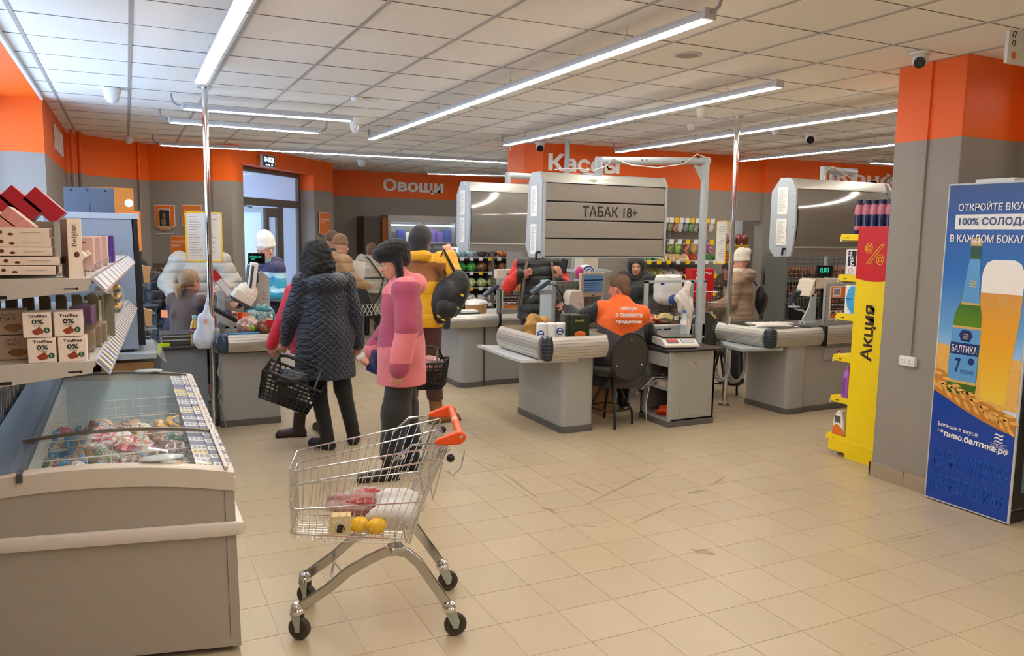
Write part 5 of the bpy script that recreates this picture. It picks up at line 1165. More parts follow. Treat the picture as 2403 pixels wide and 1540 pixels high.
def person(label, loc, rz, H=1.65, pose=None, head=(0, 0, 0), hands=None, res=.010, skin=None, group=None):
    """returns the Empty and the joints; body is one continuous surface, clothes are children"""
    t = thing('person', label, 'person', loc, rz, group); s = H/1.70
    J = dict(hc=(0, .01, 1.585), neck=(0, -.01, 1.43), chest=(0, 0, 1.25), pelvis=(0, 0, .93), shL=(-.175, 0, 1.39), shR=(.175, 0, 1.39), elL=(-.215, -.03, 1.11), elR=(.215, -.03, 1.11), wrL=(-.22, .03, .87), wrR=(.22, .03, .87),
             hipL=(-.09, 0, .90), hipR=(.09, 0, .90), knL=(-.095, .02, .49), knR=(.095, .02, .49), anL=(-.10, -.02, .09), anR=(.10, -.02, .09), toL=(-.12, .14, .03), toR=(.12, .14, .03))
    J.update(pose or {}); J = {k: V3(*v)*s for k, v in J.items()}; R = headR(*head)
    P_ = head_prims(J['hc'], R, s)+[('c', J['neck'], J['hc']+R@V3(0, -.02, -.06)*s, .055*s, .05*s), ('c', J['neck']-V3(0, 0, .05)*s, J['chest'], .08*s, .125*s, {'S': (1, 1.35, 1)}), ('c', J['chest'], J['pelvis'], .125*s, .13*s, {'S': (1, 1.25, 1)})]
    for q_ in 'LR':
        sg = -1 if q_ == 'L' else 1; sh, el, wr = J['sh'+q_], J['el'+q_], J['wr'+q_]
        P_ += [('c', J['neck']-V3(0, 0, .06)*s, sh, .05*s, .055*s), ('c', sh, el, .05*s, .040*s), ('c', el, wr, .040*s, .026*s), ('c', J['hip'+q_], J['kn'+q_], .085*s, .055*s), ('c', J['kn'+q_], J['an'+q_], .052*s, .036*s), ('c', J['an'+q_]-V3(0, 0, .03)*s, J['to'+q_], .036*s, .028*s)]
        h_ = (hands or {}).get(q_)
        if h_ is None: d = wr-el; h_ = dict(d=d, n=V3(-sg, 0, 0), curl=.35)
        P_ += hand_prims(wr, h_['d'], V3(*h_['n']), h_.get('th', (1 if q_ == 'L' else -1)), h_.get('curl', .5), s*1.02)
    fm = face_mat(J['hc'], R, s); grow('body', P_, [skin or SKIN, LIP, BROW], t, matfn=fm, res=res, k=.02)
    E_ = mat('eye_white', (188, 172, 160), .2); EI = mat('iris_dark', (44, 34, 28), .1)
    for sg in (-1, 1):
        c = J['hc']+R@V3(sg*.031, .079, .010)*s; q = MB(); q.ell(Vector(c), (.0118*s,)*3, 12, 8); e_ = q.build('eye', E_, t); q = MB(); q.ell(Vector(c+R@V3(0, .007, -.001)*s), (.0068*s,)*3, 10, 6); q.build('iris', EI, e_)
    return t, J, R, s
def T3(v): return tuple(float(x) for x in v)
def coat(t, J, s, m_, hem, name='coat', th=1.0, flare=1.0, sleeve=.062, cuff=.05, wl=.0, matfn=None, disp=None, res=.011, arms='LR', collar=True, hood=None, k=.04, deep=1.0, slv_end=1.0):
    n, c, p = J['neck'], J['chest'], J['pelvis']; S = {'S': (1, 1.28/deep, 1)}
    P_ = [('c', n-V3(0, 0, .07)*s, c, .115*s*th, .165*s*th, S), ('c', c, p, .165*s*th, .185*s*th*(1+(flare-1)*.5), S)]
    hz = hem*s; base = V3(p[0]*.9, p[1]*.9, min(hz, p[2])-.12*s); P_.append(('c', p, base, .185*s*th*(1+(flare-1)*.5), .2*s*th*flare, S))
    if collar: P_.append(('c', n-V3(0, 0, .02)*s, n+V3(0, 0, .03)*s, .078*s, .075*s))
    for q_ in arms:
        sh, el, wr = J['sh'+q_], J['el'+q_], J['wr'+q_]; we = el+(wr-el)*slv_end
        P_ += [('c', n-V3(0, 0, .075)*s, sh, .075*s*th, sleeve*1.18*s, {'k': .03}), ('c', sh, el, sleeve*1.12*s, sleeve*s, {'k': .03}), ('c', el, we, sleeve*s, cuff*s, {'k': .02})]
    if hood:
        for h_ in hood: P_.append(('e', V3(*h_[0])*s, tuple(v*s for v in h_[1]), {'k': .03}))
    arms_z = lambda X, Y, Z: np.where((np.abs(X-p[0]) < .3*s) & (np.abs(Y-p[1]) < .28*s), hz-Z, -1.0)
    def cut(X, Y, Z):
        d = np.full(X.shape, 1.0)
        # keep sleeves that hang below the hem: only cut near the trunk
        for q_ in arms:
            w_ = J['wr'+q_]; e_ = J['el'+q_]; ab = w_-e_; tt = np.clip(((X-e_[0])*ab[0]+(Y-e_[1])*ab[1]+(Z-e_[2])*ab[2])/max(ab@ab, 1e-9), 0, 1.3)
            dd_ = np.sqrt((X-e_[0]-ab[0]*tt)**2+(Y-e_[1]-ab[1]*tt)**2+(Z-e_[2]-ab[2]*tt)**2)-.09*s; d = np.minimum(d, dd_)
        return np.where(d < 0, -1.0, hz-Z)
    return grow(name, P_, m_, t, matfn=matfn, res=res, k=k, cut=cut, disp=disp)
def trousers(t, J, s, m_, top=.98, bot=.10, wid=1.0, name='trousers', res=.012, k=.03):
    P_ = [('c', J['pelvis']+V3(0, 0, .03)*s, J['pelvis']-V3(0, 0, .04)*s, .15*s, .15*s, {'S': (1, 1.15, 1)})]
    for q_ in 'LR': a = J['an'+q_]; P_ += [('c', J['hip'+q_], J['kn'+q_], .095*s*min(wid, 1.05), .080*s*wid), ('c', J['kn'+q_], a, .078*s*wid, .062*s*wid)]
    zb = min(J['anL'][2], J['anR'][2])+(bot-.09)*s
    return grow(name, P_, m_, t, res=res, k=k, cut=lambda X, Y, Z: zb-Z)
def boots(t, J, s, m_, top=.22, heel=True, name='boot', res=.009, sole=None):
    for q_ in 'LR':
        a, to, kn = J['an'+q_], J['to'+q_], J['kn'+q_]; f = to-a; f[2] = 0; f = f/np.linalg.norm(f); up = (kn-a)/np.linalg.norm(kn-a); zf = to[2]-.03*s
        P_ = [('c', a-V3(0, 0, .02)*s, a+up*(top-.09)*s, .055*s, .058*s), ('c', V3(a[0], a[1], zf+.045*s)-f*.02*s, V3(to[0], to[1], zf+.035*s), .045*s, .038*s), ('c', V3(a[0], a[1], zf+.03*s)-f*.03*s, V3(to[0], to[1], zf+.022*s)+f*.01, .045*s, .042*s, {'S': (1, 1, 1.6)})]
        if heel: P_.append(('c', V3(a[0], a[1], zf+.02*s)-f*.03*s, V3(a[0], a[1], zf+.01*s)-f*.01*s, .034*s, .034*s, {'k': .008}))
        o = grow(name, P_, m_, t, res=res, k=.02, cut=lambda X, Y, Z: np.maximum(zf+.002-Z, (Z-(a[2]+(top-.09)*s))))
        if sole:
            q = MB(); q.prism([(a[0]-f[0]*.075*s+f[1]*w_*.04*s, a[1]-f[1]*.075*s-f[0]*w_*.04*s) for w_ in (-1, 1)]+[(to[0]+f[0]*.05*s+f[1]*w_*.035*s, to[1]+f[1]*.05*s-f[0]*w_*.035*s) for w_ in (1, -1)], zf, zf+.022*s); q.build('sole', sole, o, bevel=.01)
def onhead(J, R, s, L_):
    """ellipsoids/capsules given in head coordinates"""
    out = []
    for p in L_:
        kd = p[-1] if isinstance(p[-1], dict) else {}
        if p[0] == 'c': out.append(('c', J['hc']+R@V3(*p[1])*s, J['hc']+R@V3(*p[2])*s, p[3]*s, p[4]*s, kd))
        else: out.append((p[0], J['hc']+R@V3(*p[1])*s, tuple(v*s for v in p[2]), R, kd))
    return out
def wavy(amp, f): return lambda X, Y, Z: amp*(np.sin(X*f+2*np.sin(Z*f*.4))*np.sin(Y*f*1.1+1)*.6+.5*np.sin(Z*f*.9+X*f*.7))
def puff(s_, amp): return lambda X, Y, Z: amp*np.abs(np.sin(np.pi*Z/s_+.6*np.sin(X*9)+.4*np.sin(Y*11)))+.004*np.sin(X*31+Z*17)*np.sin(Y*27+Z*9)
def folds(amp): return lambda X, Y, Z: amp*np.sin(X*23+3*np.sin(Z*7))*np.sin(Y*19+Z*5)+amp*.6*np.sin(Z*26+X*14)
# ------------------------------------------------------------------ shopping trolley
ct = thing('shopping_trolley', 'chrome wire shopping trolley with orange handle standing in the foreground', 'trolley', (1.25, 3.266, 0))
cf = Vector((-.957, .29, 0)).normalized(); cn = Vector((.29, .957, 0)).normalized()
def C_(s, w_, z): return cf*s+cn*w_+Vector((0, 0, z))
WRM = mat('chrome_wire', (214, 216, 218), .18, metal=1.0, var=0); TUB = mat('chrome_tube', (190, 190, 188), .16, metal=1.0, var=0)
def hw(s): return .245-(.245-.165)*max(0, min(1, s/.66))
def top(s): return .855-(.855-.740)*s/.66
q = MB()
def wire(pts, r=.0028, m_=None): q.tube(pts, r, 6)
R1 = .0038
for (z0, z1, s0, r_) in ((.855, .74, 0, R1), (.80, .68, .015, R1), (.605, .575, .095, R1*.9), (.435, .462, .175, R1)):
    wf = .165; pts = []
    wr = .245 if z0 > .7 else .22 if z0 > .5 else .20; wf = .165 if z0 > .5 else .15
    q.tube([C_(s0, -wr, z0), C_(.64, -wf-.004, z1), C_(.66, -wf+.02, z1), C_(.66, wf-.02, z1), C_(.64, wf+.004, z1), C_(s0, wr, z0)], r_, 8)
q.build('basket_frame', WRM, ct)
q = MB()
n_ = 17
for k in range(n_):
    f = k/(n_-1); st = .03+.60*f; sb = .20+.44*f; b_ = .425+(.45-.425)*f
    for sg in (-1, 1):
        wt = .245-.08*st/.66; wb = .20-.05*sb/.66
        q.tube([C_(st, sg*wt, top(st)), C_(sb, sg*wb, b_), C_(sb, sg*(wb-.03), b_-.018)], .0017, 5)
q.build('side_wires', WRM, ct, kind='stuff')
q = MB()
for k in range(11):
    w_ = -.145+.29*k/10; q.tube([C_(.66, w_*1.08, .74), C_(.655, w_, .455), C_(.64, w_, .435), C_(.19, w_*1.25, .405)], .0017, 5)
for k in range(9): s_ = .22+.05*k; q.tube([C_(s_, -.19+.05*s_, .416+.03*(s_-.2)), C_(s_, .19-.05*s_, .416+.03*(s_-.2))], .0017, 5)
q.tube([C_(.655, -.16, .60), C_(.655, .16, .60)], .0022, 5)
q.build('floor_wires', WRM, ct, kind='stuff')
q = MB()
for k in range(13):
    w_ = -.21+.42*k/12; q.tube([C_(.005, w_, .845), C_(.17, w_*.92, .43)], .0019, 5)
q.tube([C_(.0, -.235, .85), C_(.175, -.2, .42), C_(.18, 0, .41), C_(.175, .2, .42), C_(.0, .235, .85)], R1, 8); q.tube([C_(.1, -.225, .61), C_(.1, .225, .61)], .0025, 6); q.tube([C_(.03, -.24, .79), C_(.03, .24, .79)], .0025, 6)
q.build('rear_gate', WRM, ct, kind='stuff')
q = MB(); q.tube([C_(.02, -.2, .77), C_(.06, -.18, .60), C_(.06, .18, .60), C_(.02, .2, .77)], .0032, 6); q.tube([C_(-.01, -.22, .83), C_(.12, -.05, .66), C_(.02, .2, .80)], .0026, 6); q.build('child_seat_wires', WRM, ct)
for sg in (-1, 1):
    q = MB(); q.tube([C_(.23, sg*.235, .79), C_(.15, sg*.245, .86), C_(.0, sg*.25, .872)], .0055, 8); q.tube([C_(.16, sg*.215, .42), C_(.11, sg*.228, .60), C_(.04, sg*.245, .80), C_(.02, sg*.25, .86)], .0055, 8); q.tube([C_(-.07, sg*.25, .83), C_(-.055, sg*.25, .76), C_(-.02, sg*.24, .72), C_(.0, sg*.23, .74)], .003, 6); q.build('handle_bracket', WRM, ct)
    q = MB(); q.ell(C_(-.01, sg*.245, .80), (.018, .018, .018), 12, 8); q.build('pivot_cap', BLACKP, ct)
    q = MB(); MH = frameM(C_(0, sg*.25, .87), cf, UZ); q.prism([(.06, -.005), (.055, .012), (-.03, .045), (-.055, .045), (-.075, .03), (-.07, .008), (-.05, -.008), (.0, -.012)], -.014, .014, M=MH); q.build('handle_end', mat('handle_orange', (238, 84, 22), .35), ct, bevel=.006); q = MB(); q.cyl(C_(-.052, sg*.268, .897), C_(-.052, sg*.262, .897), .008, n=10); q.build('screw', CHROME, ct)
q = MB(); q.cyl(C_(-.05, -.25, .897), C_(-.05, .25, .897), .0165, n=16); q.build('handle_grip', mat('grip_orange', (236, 100, 44), .3), ct)
q = MB(); q.cyl(C_(-.05, .03, .8972), C_(-.05, -.02, .8972), .0172, n=16); q.build('handle_sticker', mat('pale_sticker', (235, 170, 140), .4), ct)
def arch(sg, sh=0):
    pts = [(.63, .135), (.50, .225), (.42, .295), (.33, .35), (.26, .383), (.215, .388), (.17, .375), (.12, .33), (.05, .225), (-.012, .13)]
    wl = [.165, .175, .18, .19, .195, .2, .2, .205, .215, .22]
    vs = []; hh = .021; tt = .010; n = len(pts)
    for i, (s, z) in enumerate(pts):
        a_ = pts[max(i-1, 0)]; b_ = pts[min(i+1, n-1)]; dx, dz = b_[0]-a_[0], b_[1]-a_[1]; L_ = math.hypot(dx, dz); nx, nz = -dz/L_, dx/L_
        for e1, e2 in ((-1, -1), (1, -1), (1, 1), (-1, 1)): vs.append(C_(s+nx*hh*e1, sg*wl[i]+tt*e2, z+nz*hh*e1))
    fs = []
    for i in range(n-1):
        for j in range(4): fs.append((i*4+j, i*4+(j+1) % 4, (i+1)*4+(j+1) % 4, (i+1)*4+j))
    fs += [(3, 2, 1, 0), tuple(range((n-1)*4, n*4))]
    q = MB(); q.add(vs, fs); return q.build('leg_frame', TUB, ct, bevel=.004)
arch(-1); arch(1)
q = MB(); q.cyl(C_(.50, -.175, .215), C_(.50, .175, .215), .006, n=8).tube([C_(.5, .17, .19), C_(.47, .165, .15), C_(.47, .10, .13)], .004, 6); q.build('cross_bar', WRM, ct)
for w_ in (-.2, .2): q = MB(); q.box(-.03, .03, -.035, .035, -.012, .012, M=Matrix.Translation(C_(.215, w_, .40))); q.build('basket_mount', TUB, ct, bevel=.003)
RUB = mat('caster_rubber', (66, 56, 44), .6); HUBM = mat('caster_plate', (170, 182, 176), .3, metal=.6)
for s_, w_, yaw in ((.635, -.165, .5), (-.01, -.22, .12), (.635, .155, .6), (-.01, .215, .2)):
    q = MB(); q.lathe([(.012, .16), (.026, .152), (.028, .142), (.025, .138), (.030, .132), (.031, .118), (.02, .110)], C_(s_, w_, 0), n=18); cs = q.build('caster_socket', CHROME, ct)
    d = (-cf*math.cos(yaw)+cn*math.sin(yaw)) if s_ < .3 else (cf*math.cos(yaw)+cn*math.sin(yaw)*.8); d.normalize(); ax = d.cross(Vector((0, 0, 1))); c = C_(s_, w_, 0)+d*(-.028 if s_ < .3 else .01)*-1+Vector((0, 0, .0495))
    q = MB(); M_ = Matrix.Translation(c) @ Matrix(((d.x, 0, ax.x, 0), (d.y, 0, ax.y, 0), (0, 1, 0, 0), (0, 0, 0, 1)))
    q.lathe([(.030, -.013), (.044, -.0145), (.0485, -.010), (.0495, 0), (.0485, .010), (.044, .0145), (.030, .013)], n=24, M=M_); q.build('wheel', RUB, ct); q = MB(); q.lathe([(.012, -.016), (.030, -.0135), (.030, .0135), (.012, .016)], n=20, M=M_); q.build('hub', mat('hub_dark', (44, 40, 36), .5), ct)
    for e in (-1, 1):
        q = MB(); MQ = Matrix.Translation(c+ax*e*.019) @ Matrix(((d.x, 0, ax.x, 0), (d.y, 0, ax.y, 0), (0, 1, 0, 0), (0, 0, 0, 1)))
        sd = d.dot(C_(s_, w_, 0)-Vector((c.x, c.y, 0))); q.prism([(-.01, -.012), (.010, -.012), (.016, .02), (sd+.026, .07), (sd-.024, .07)], -.0015, .0015, M=MQ); q.build('fork_plate', HUBM, ct)
# goods in the trolley
tr_ = lambda s, w_, z: Vector((1.25, 3.266, 0))+C_(s, w_, z)
ZB = .43
CLB = mat('thin_clear_bag', (238, 232, 226), .25, alpha=.28, bump=.6, bscale=25)
tag(bagmesh(tr_(.47, .06, ZB+.085), (.055, .045, .04), 5, .1).build('red_fruit', mat('pomegranate', (150, 40, 44), .3, var=.3, scale=20)), 'dark red round fruit at the front end of the trolley bag', 'fruit')
tag(bagmesh(tr_(.35, .05, ZB+.085), (.105, .06, .05), 6, .22).build('bag_of_tomatoes', mat('red_bag_contents', (172, 62, 66), .3, var=.45, scale=14, coat=.5)), 'pinkish red bag of tomatoes lying in the trolley', 'bag')
tag(bagmesh(tr_(.38, .055, ZB+.10), (.145, .07, .045), 9, .2).build('clear_bag', CLB, smooth=60), 'clear knotted bag wrapped over the red fruit in the trolley', 'bag')
t = thing('juice_box', 'small cream box with a dark emblem in the trolley front', 'box', tr_(.455, -.08, ZB), math.atan2(-.29, .957)); q = MB(); q.box(-.04, .045, -.03, .03, 0, .085); q.build('box', mat('box_cream', (226, 200, 140), .5), t, bevel=.002); q = MB(); q.lathe([(.02, -.001), (.02, .001), (.012, .001), (.012, -.001)], (0, -.031, .03), n=16, M=Matrix.Rotation(PI/2, 4, 'X')); q.build('emblem', DKP, t); text('МЁД', UX, UZ, (0, -.0315, .065), width=.06, material=WHT, parent=t, depth=.0006)
LEM = mat('lemon', (244, 190, 20), .35)
for k, (s_, w_, lb) in enumerate(((.375, -.08, 'bright yellow lemon in the trolley beside the cream box'), (.30, -.11, 'larger yellow lemon in the trolley behind the first one'))): tag(bagmesh(tr_(s_, w_, ZB+.035), (.045, .036, .034), 7+k, .04, 20, 12).build('lemon', LEM), lb, 'fruit')
tag(bagmesh(tr_(.21, .0, ZB+.07), (.115, .085, .07), 12, .22).build('carrier_bag', mat('white_translucent_bag', (232, 230, 228), .3, alpha=.92, bump=.8, bscale=18), smooth=60), 'crumpled white carrier bag at the rear of the trolley', 'bag')
# ------------------------------------------------------------------ chest freezer
fz = thing('chest_freezer', 'grey chest freezer with curved glass lids and price strips, in the left foreground', 'freezer', (0, 0, 0))
XL, XR, YN, YF = -.56, .352, 3.283, 5.62
def zt(x): return .774+.046*(1-((x+.15)/.5)**2)
def yn(x): return YN+(.352-x)*.19
BEI = mat('freezer_side_beige', (172, 165, 152), .45); RIM = mat('freezer_rim_cream', (214, 204, 190), .4); DKF = mat('freezer_dark_profile', (86, 84, 84), .35, metal=.4); LIN = mat('freezer_liner', (206, 222, 228), .3)
xs = [XL+(XR-XL)*k/14 for k in range(15)]
q = MB(); q.add([(XL, yn(XL), .04), (XR+.012, YN, .025), (XR+.012, YF, .04), (XL, YF, .04), (XL, yn(XL), zt(XL)-.08), (XR, YN, .69), (XR, YF, .69), (XL, YF, zt(XL)-.08)], [(1, 2, 6, 5), (2, 3, 7, 6), (3, 0, 4, 7)])
q.add([(XL, yn(XL), .04), (XR+.012, YN, .025)]+[(x, yn(x), zt(x)-.075) for x in reversed(xs)], [tuple(range(17))]); q.build('body', BEI, fz, smooth=0)
q = MB(); q.add([(XR-.03, YN-.0015+.005, .06), (XR-.028, YN-.0015+.005, .06), (XR-.036, YN+.004, .69), (XR-.038, YN+.004, .69)], [(0, 1, 2, 3)]).box(XL, XR, YN+.3, YF-.02, 0, .04); q.build('panel_seam', DKF, fz, smooth=0)
def band(ya, yb, z_lo, name, m_):
    q = MB(); vs = []
    for x in xs: vs += [(x, ya(x), zt(x)+z_lo), (x, ya(x), zt(x)-.006), (x, ya(x)+.008, zt(x)), (x, yb(x), zt(x)), (x, yb(x), zt(x)+z_lo)]
    n = 5; fs = [(i*n+j, (i+1)*n+j, (i+1)*n+(j+1) % n, i*n+(j+1) % n) for i in range(14) for j in range(n)]+[tuple(range(n))[::-1], tuple(14*n+j for j in range(n))]
    q.add(vs, fs); return q.build(name, m_, fz, smooth=40)
band(lambda x: yn(x)-.008, lambda x: yn(x)+.05, -.082, 'end_rim', RIM); band(lambda x: YF-.04, lambda x: YF+.01, -.08, 'end_rim', RIM)
q = MB(); P1 = [(XR-.03, .735), (XR+.004, .735), (XR+.006, .765), (XR-.004, .775), (XR-.03, .776)]; q.prism(P1, YN+.03, YF, ax='y'); q.prism([(XR-.01, .69), (XR+.008, .69), (XR+.006, .74), (XR-.01, .74)], YN, YF, ax='y'); q.build('side_rim', RIM, fz)
q = MB(); q.prism([(XL-.02, .74), (XL+.14, .75), (XL+.155, zt(XL+.15)), (XL+.10, zt(XL+.1)+.004), (XL-.02, zt(XL))], yn(XL), YF, ax='y'); q.build('left_profile', mat('freezer_blue_grey', (120, 128, 138), .35, metal=.3), fz)
q = MB(); q.prism([(XL+.15, .78), (XL+.17, .78), (XL+.17, .815), (XL+.15, .812)], YN+.12, YF, ax='y'); q.build('slide_track', DKF, fz)
BMP = MB(); vs = []
for k in range(15):
    x = XL+(XR+.012-XL)*k/14; y = yn(x)-.002; z = .535
    for a_, b_ in ((0, -.028), (-.022, -.024), (-.03, 0), (-.022, .024), (0, .028)): vs.append((x, y+a_, z+b_))
BMP.add(vs, [(i*5+j, (i+1)*5+j, (i+1)*5+j+1, i*5+j+1) for i in range(14) for j in range(4)]+[(4, 3, 2, 1, 0), tuple(14*5+j for j in range(5))]); BMP.prism([(XR+.005, .507), (XR+.03, .512), (XR+.038, .535), (XR+.03, .558), (XR+.005, .563)], YN-.02, YF, ax='y'); BMP.build('bumper_rail', mat('bumper_cream', (222, 213, 202), .45), fz, smooth=40)
# inner tub
x0, x1, yy0, yy1, zb = XL+.17, XR-.075, YN+.14, YF-.05, .36
yy0 = yn(x0)+.09; yyR = yn(x1)+.09
q = MB(); q.add([(x0, yy0, .785), (x1, yyR, .75), (x1, yy1, .75), (x0, yy1, .785), (x0, yy0, zb), (x1, yyR, zb), (x1, yy1, zb), (x0, yy1, zb)], [(4, 5, 6, 7), (0, 1, 5, 4), (1, 2, 6, 5), (2, 3, 7, 6), (3, 0, 4, 7)]); q.build('liner', LIN, fz, smooth=0)
q = MB(); q.box(x1, XR-.02, yy0, yy1, .70, .745); q.add([(xs[0]+.15, yn(x0)+.03, .79), (x1, YN+.02, .75), (x1, yyR+.01, .75), (x0, yy0+.01, .79)], [(0, 1, 2, 3)]); q.build('inner_ledge', RIM, fz)
WHW = mat('white_coated_wire', (232, 230, 220), .4)
def grid(x0, x1, z0, z1, y, step=.045, r=.0022):
    q = MB(); k = 0
    n = int((x1-x0)/step)
    for i in range(n+1): x = x0+(x1-x0)*i/n; q.cyl((x, y, z0), (x, y, z1), r, n=5, cap=False)
    m_ = max(2, int((z1-z0)/step))
    for i in range(m_+1): z = z0+(z1-z0)*i/m_; q.cyl((x0, y, z), (x1, y, z), r*(1.5 if i == m_ else 1), n=5, cap=False)
    return q.build('wire_divider', WHW, fz, kind='stuff')
for y in (3.62, 3.86, 4.2, 4.62, 5.1): grid(x0+.01, x1-.01, .42, .735, y)
q = MB()
for i in range(60): y = yy0+(yy1-yy0)*i/60; q.cyl((x0+.012, y, .42), (x0+.012, y, .76), .002, n=5, cap=False)
for z in (.42, .51, .60, .69, .76): q.cyl((x0+.012, yy0, z), (x0+.012, yy1, z), .002, n=5, cap=False)
q.build('side_wires', WHW, fz, kind='stuff')
# glass lids
GLF = mat('lid_glass', (214, 236, 240), .02, alpha=.13, var=0, spec=.7)
def lid(ya, yb, dz, name):
    q = MB(); vs = []; X = [XL+.12+(XR-.02-XL-.12)*k/16 for k in range(17)]
    for x in X: vs += [(x, max(ya, yn(x)+.045), zt(x)+dz), (x, yb, zt(x)+dz)]
    q.add(vs, [(2*i, 2*i+2, 2*i+3, 2*i+1) for i in range(16)]); g = q.build(name, GLF, fz, smooth=60)
    q = MB()
    for yy, s_ in (((yb, -1),) if dz > 0 else ((yb, -1),)):
        v2 = []
        for x in X: v2 += [(x, yy, zt(x)+dz-.004), (x, yy+.022*s_, zt(x)+dz-.004), (x, yy+.022*s_, zt(x)+dz+.009), (x, yy, zt(x)+dz+.009)]
        q.add(v2, [(i*4+j, (i+1)*4+j, (i+1)*4+(j+1) % 4, i*4+(j+1) % 4) for i in range(16) for j in range(4)])
    q.build('lid_frame', mat('lid_bronze', (128, 116, 98), .3, metal=.5), g, smooth=0)
    for xx in (XR-.035,): q = MB(); q.box(xx, xx+.014, ya, yb, zt(xx)+dz-.002, zt(xx)+dz+.008); q.build('lid_edge', RIM, g)
    return g
lid(YN, 3.95, .006, 'glass_lid'); lid(3.9, YF-.03, -.004, 'glass_lid')
for y in (YN+.115, YF-.07):
    q = MB(); q.ell((.09, y, zt(.09)+.016), (.085, .04, .012), 24, 8); q.build('lid_grip', mat('pale_grip', (206, 216, 216), .2, alpha=.8, var=0), fz)
# price labels
LV = mat('label_violet', (106, 104, 136), .45); LW_ = mat('label_white', (222, 220, 228), .45); LY = mat('label_yellow', (238, 218, 150), .45)
def plabel(x, y, m_, w_):
    q = MB(); q.box(-w_/2, w_/2, 0, .034, 0, .0025); 
    return q.mesh('price_label', m_, 0)
PL = {k: plabel(0, 0, m_, .078) for k, m_ in (('v', LV), ('w', LW_), ('y', LY))}
ql = MB()
for i in range(3): ql.box(-.03+.022*i, -.014+.022*i, .008, .026, .0025, .003)
PLT = ql.mesh('label_print', GRT, 0)
for col, (X, seq) in enumerate((( .252, 'wwwwvvyyyvwwvwyvwvwvwvwvwywwy'), (.318, 'wwywwvwwvywvwwvywwvwvwvwwvwvwvwvw'))):
    n = len(seq); ya = YF-.08; st = (YF-.10-(YN+.04))/n
    for i, c_ in enumerate(seq):
        y = ya-(i+1)*st; z = zt(X)+(.004 if col else -.012)
        o = bpy.data.objects.new('price_label', PL[c_]); COL.objects.link(o); o.parent = fz; o.location = (X, y, z if col == 0 else .776+.001*(i % 2)); o.rotation_euler = (0, math.radians(9 if col else 8), rnd.uniform(-.03, .03)); o.scale = (.9, st/.036, 1)
        if c_ != 'v': p = bpy.data.objects.new('label_print', PLT); COL.objects.link(p); p.parent = o
# frozen goods
def pack(x, y, z, r, rot, seed, cols, label, amp=.16):
    t = thing('frozen_pack', label, 'frozen food', (x, y, z), 0, None); M_ = Matrix.Rotation(rot, 4, 'Z') @ Matrix.Rotation(.35, 4, 'X')
    c0 = crumple(0, 0, seed, amp=amp); fn0 = lambda v: c0(v)/max(.72, (v.x**4+v.y**4+v.z**4)**.25); q = MB(); q.ell((0, 0, 0), r, 22, 14, M=M_, fn=fn0); q.build('bag', foil(cols[0]+'_'+cols[2], cols[1], cols[3]), t, smooth=60)
    q = MB(); q.ell((0, -.006, .007), (r[0]*.55, r[1]*.6, r[2]*1.02), 14, 8, M=M_, fn=fn0); q.build('printed_picture', foil(cols[2]+'_print', cols[3], cols[1], s=45), t, smooth=60)
SB = ('pack_sky_blue', (40, 150, 214)); WH = ('pack_white', (232, 232, 226)); GN = ('pack_green', (52, 116, 44)); BR = ('pack_brown', (142, 92, 56)); MR = ('pack_maroon', (112, 40, 40)); OR2 = ('pack_orange', (240, 130, 40)); YL2 = ('pack_yellow', (244, 196, 40)); PK = ('pack_pink', (216, 60, 96)); TL = ('pack_teal', (20, 110, 130)); TN = ('pack_tan', (206, 164, 112)); VL = ('pack_violet', (70, 40, 80))
rows = [(3.50, .70, [(YL2, OR2), (OR2, WH), (WH, BR), (OR2, YL2), (TN, WH), (TN, OR2)], 'row nearest the rim'), (3.72, .67, [(WH, PK), (SB, WH), (TL, SB), (GN, WH), (MR, VL), (MR, WH), (YL2, BR)], 'second row from the rim'), (3.96, .67, [(GN, BR), (SB, TN), (BR, GN), (GN, BR), (MR, TN), (BR, MR), (MR, BR)], 'third row under the lid bar'), (4.20, .69, [(SB, WH), (SB, TN), (WH, PK), (PK, WH), (PK, WH), (BR, TN), (GN, TN)], 'fourth row past the lid bar'), (4.46, .68, [(SB, PK), (SB, WH), (BR, TN), (TN, BR), (YL2, WH), (BR, YL2), (YL2, TN)], 'last filled row')]
nm = {'pack_sky_blue': 'sky blue', 'pack_white': 'white', 'pack_green': 'green', 'pack_brown': 'brown', 'pack_maroon': 'maroon', 'pack_orange': 'orange', 'pack_yellow': 'yellow', 'pack_pink': 'pink', 'pack_teal': 'teal', 'pack_tan': 'tan', 'pack_violet': 'violet'}
ordn = ['first', 'second', 'third', 'fourth', 'fifth', 'sixth', 'seventh', 'eighth']
sd = 100
for y, z, items, rl_ in rows:
    for i, (a_, b_) in enumerate(items):
        x = x0+.06+(x1-x0-.12)*i/(len(items)-1); sd += 1
        pack(x, y+(x1-x)*.13+.02*math.sin(sd*2.3), z+.02*math.sin(sd*1.7), (.058, .078, .026), .6*math.sin(sd*3.1), sd, (a_[0], a_[1], b_[0], b_[1]), '%s frozen bag, %s from left, %s' % (nm[a_[0]], ordn[i], rl_))
q = MB(); q.ell((0, 0, 0), (.29, .62, .10), 30, 30, fn=crumple(0, 0, 77, amp=.05)); q.build('lower_packs', mat('mixed_packs', (150, 120, 96), .4, var=.5, scale=12), fz, loc=((x0+x1)/2, 4.25, .52), kind='stuff')
q = MB(); q.box(-.03, .06, -.004, .004, -.0, .15); o = tag(q.build('notice_flap', mat('milky_flap', (190, 196, 220), .2, alpha=.8, var=0)), 'milky plastic flap standing upright in the right side of the freezer', 'flap'); o.location = (.20, 3.75, .58); o.rotation_euler = (-.2, .1, 1.3)
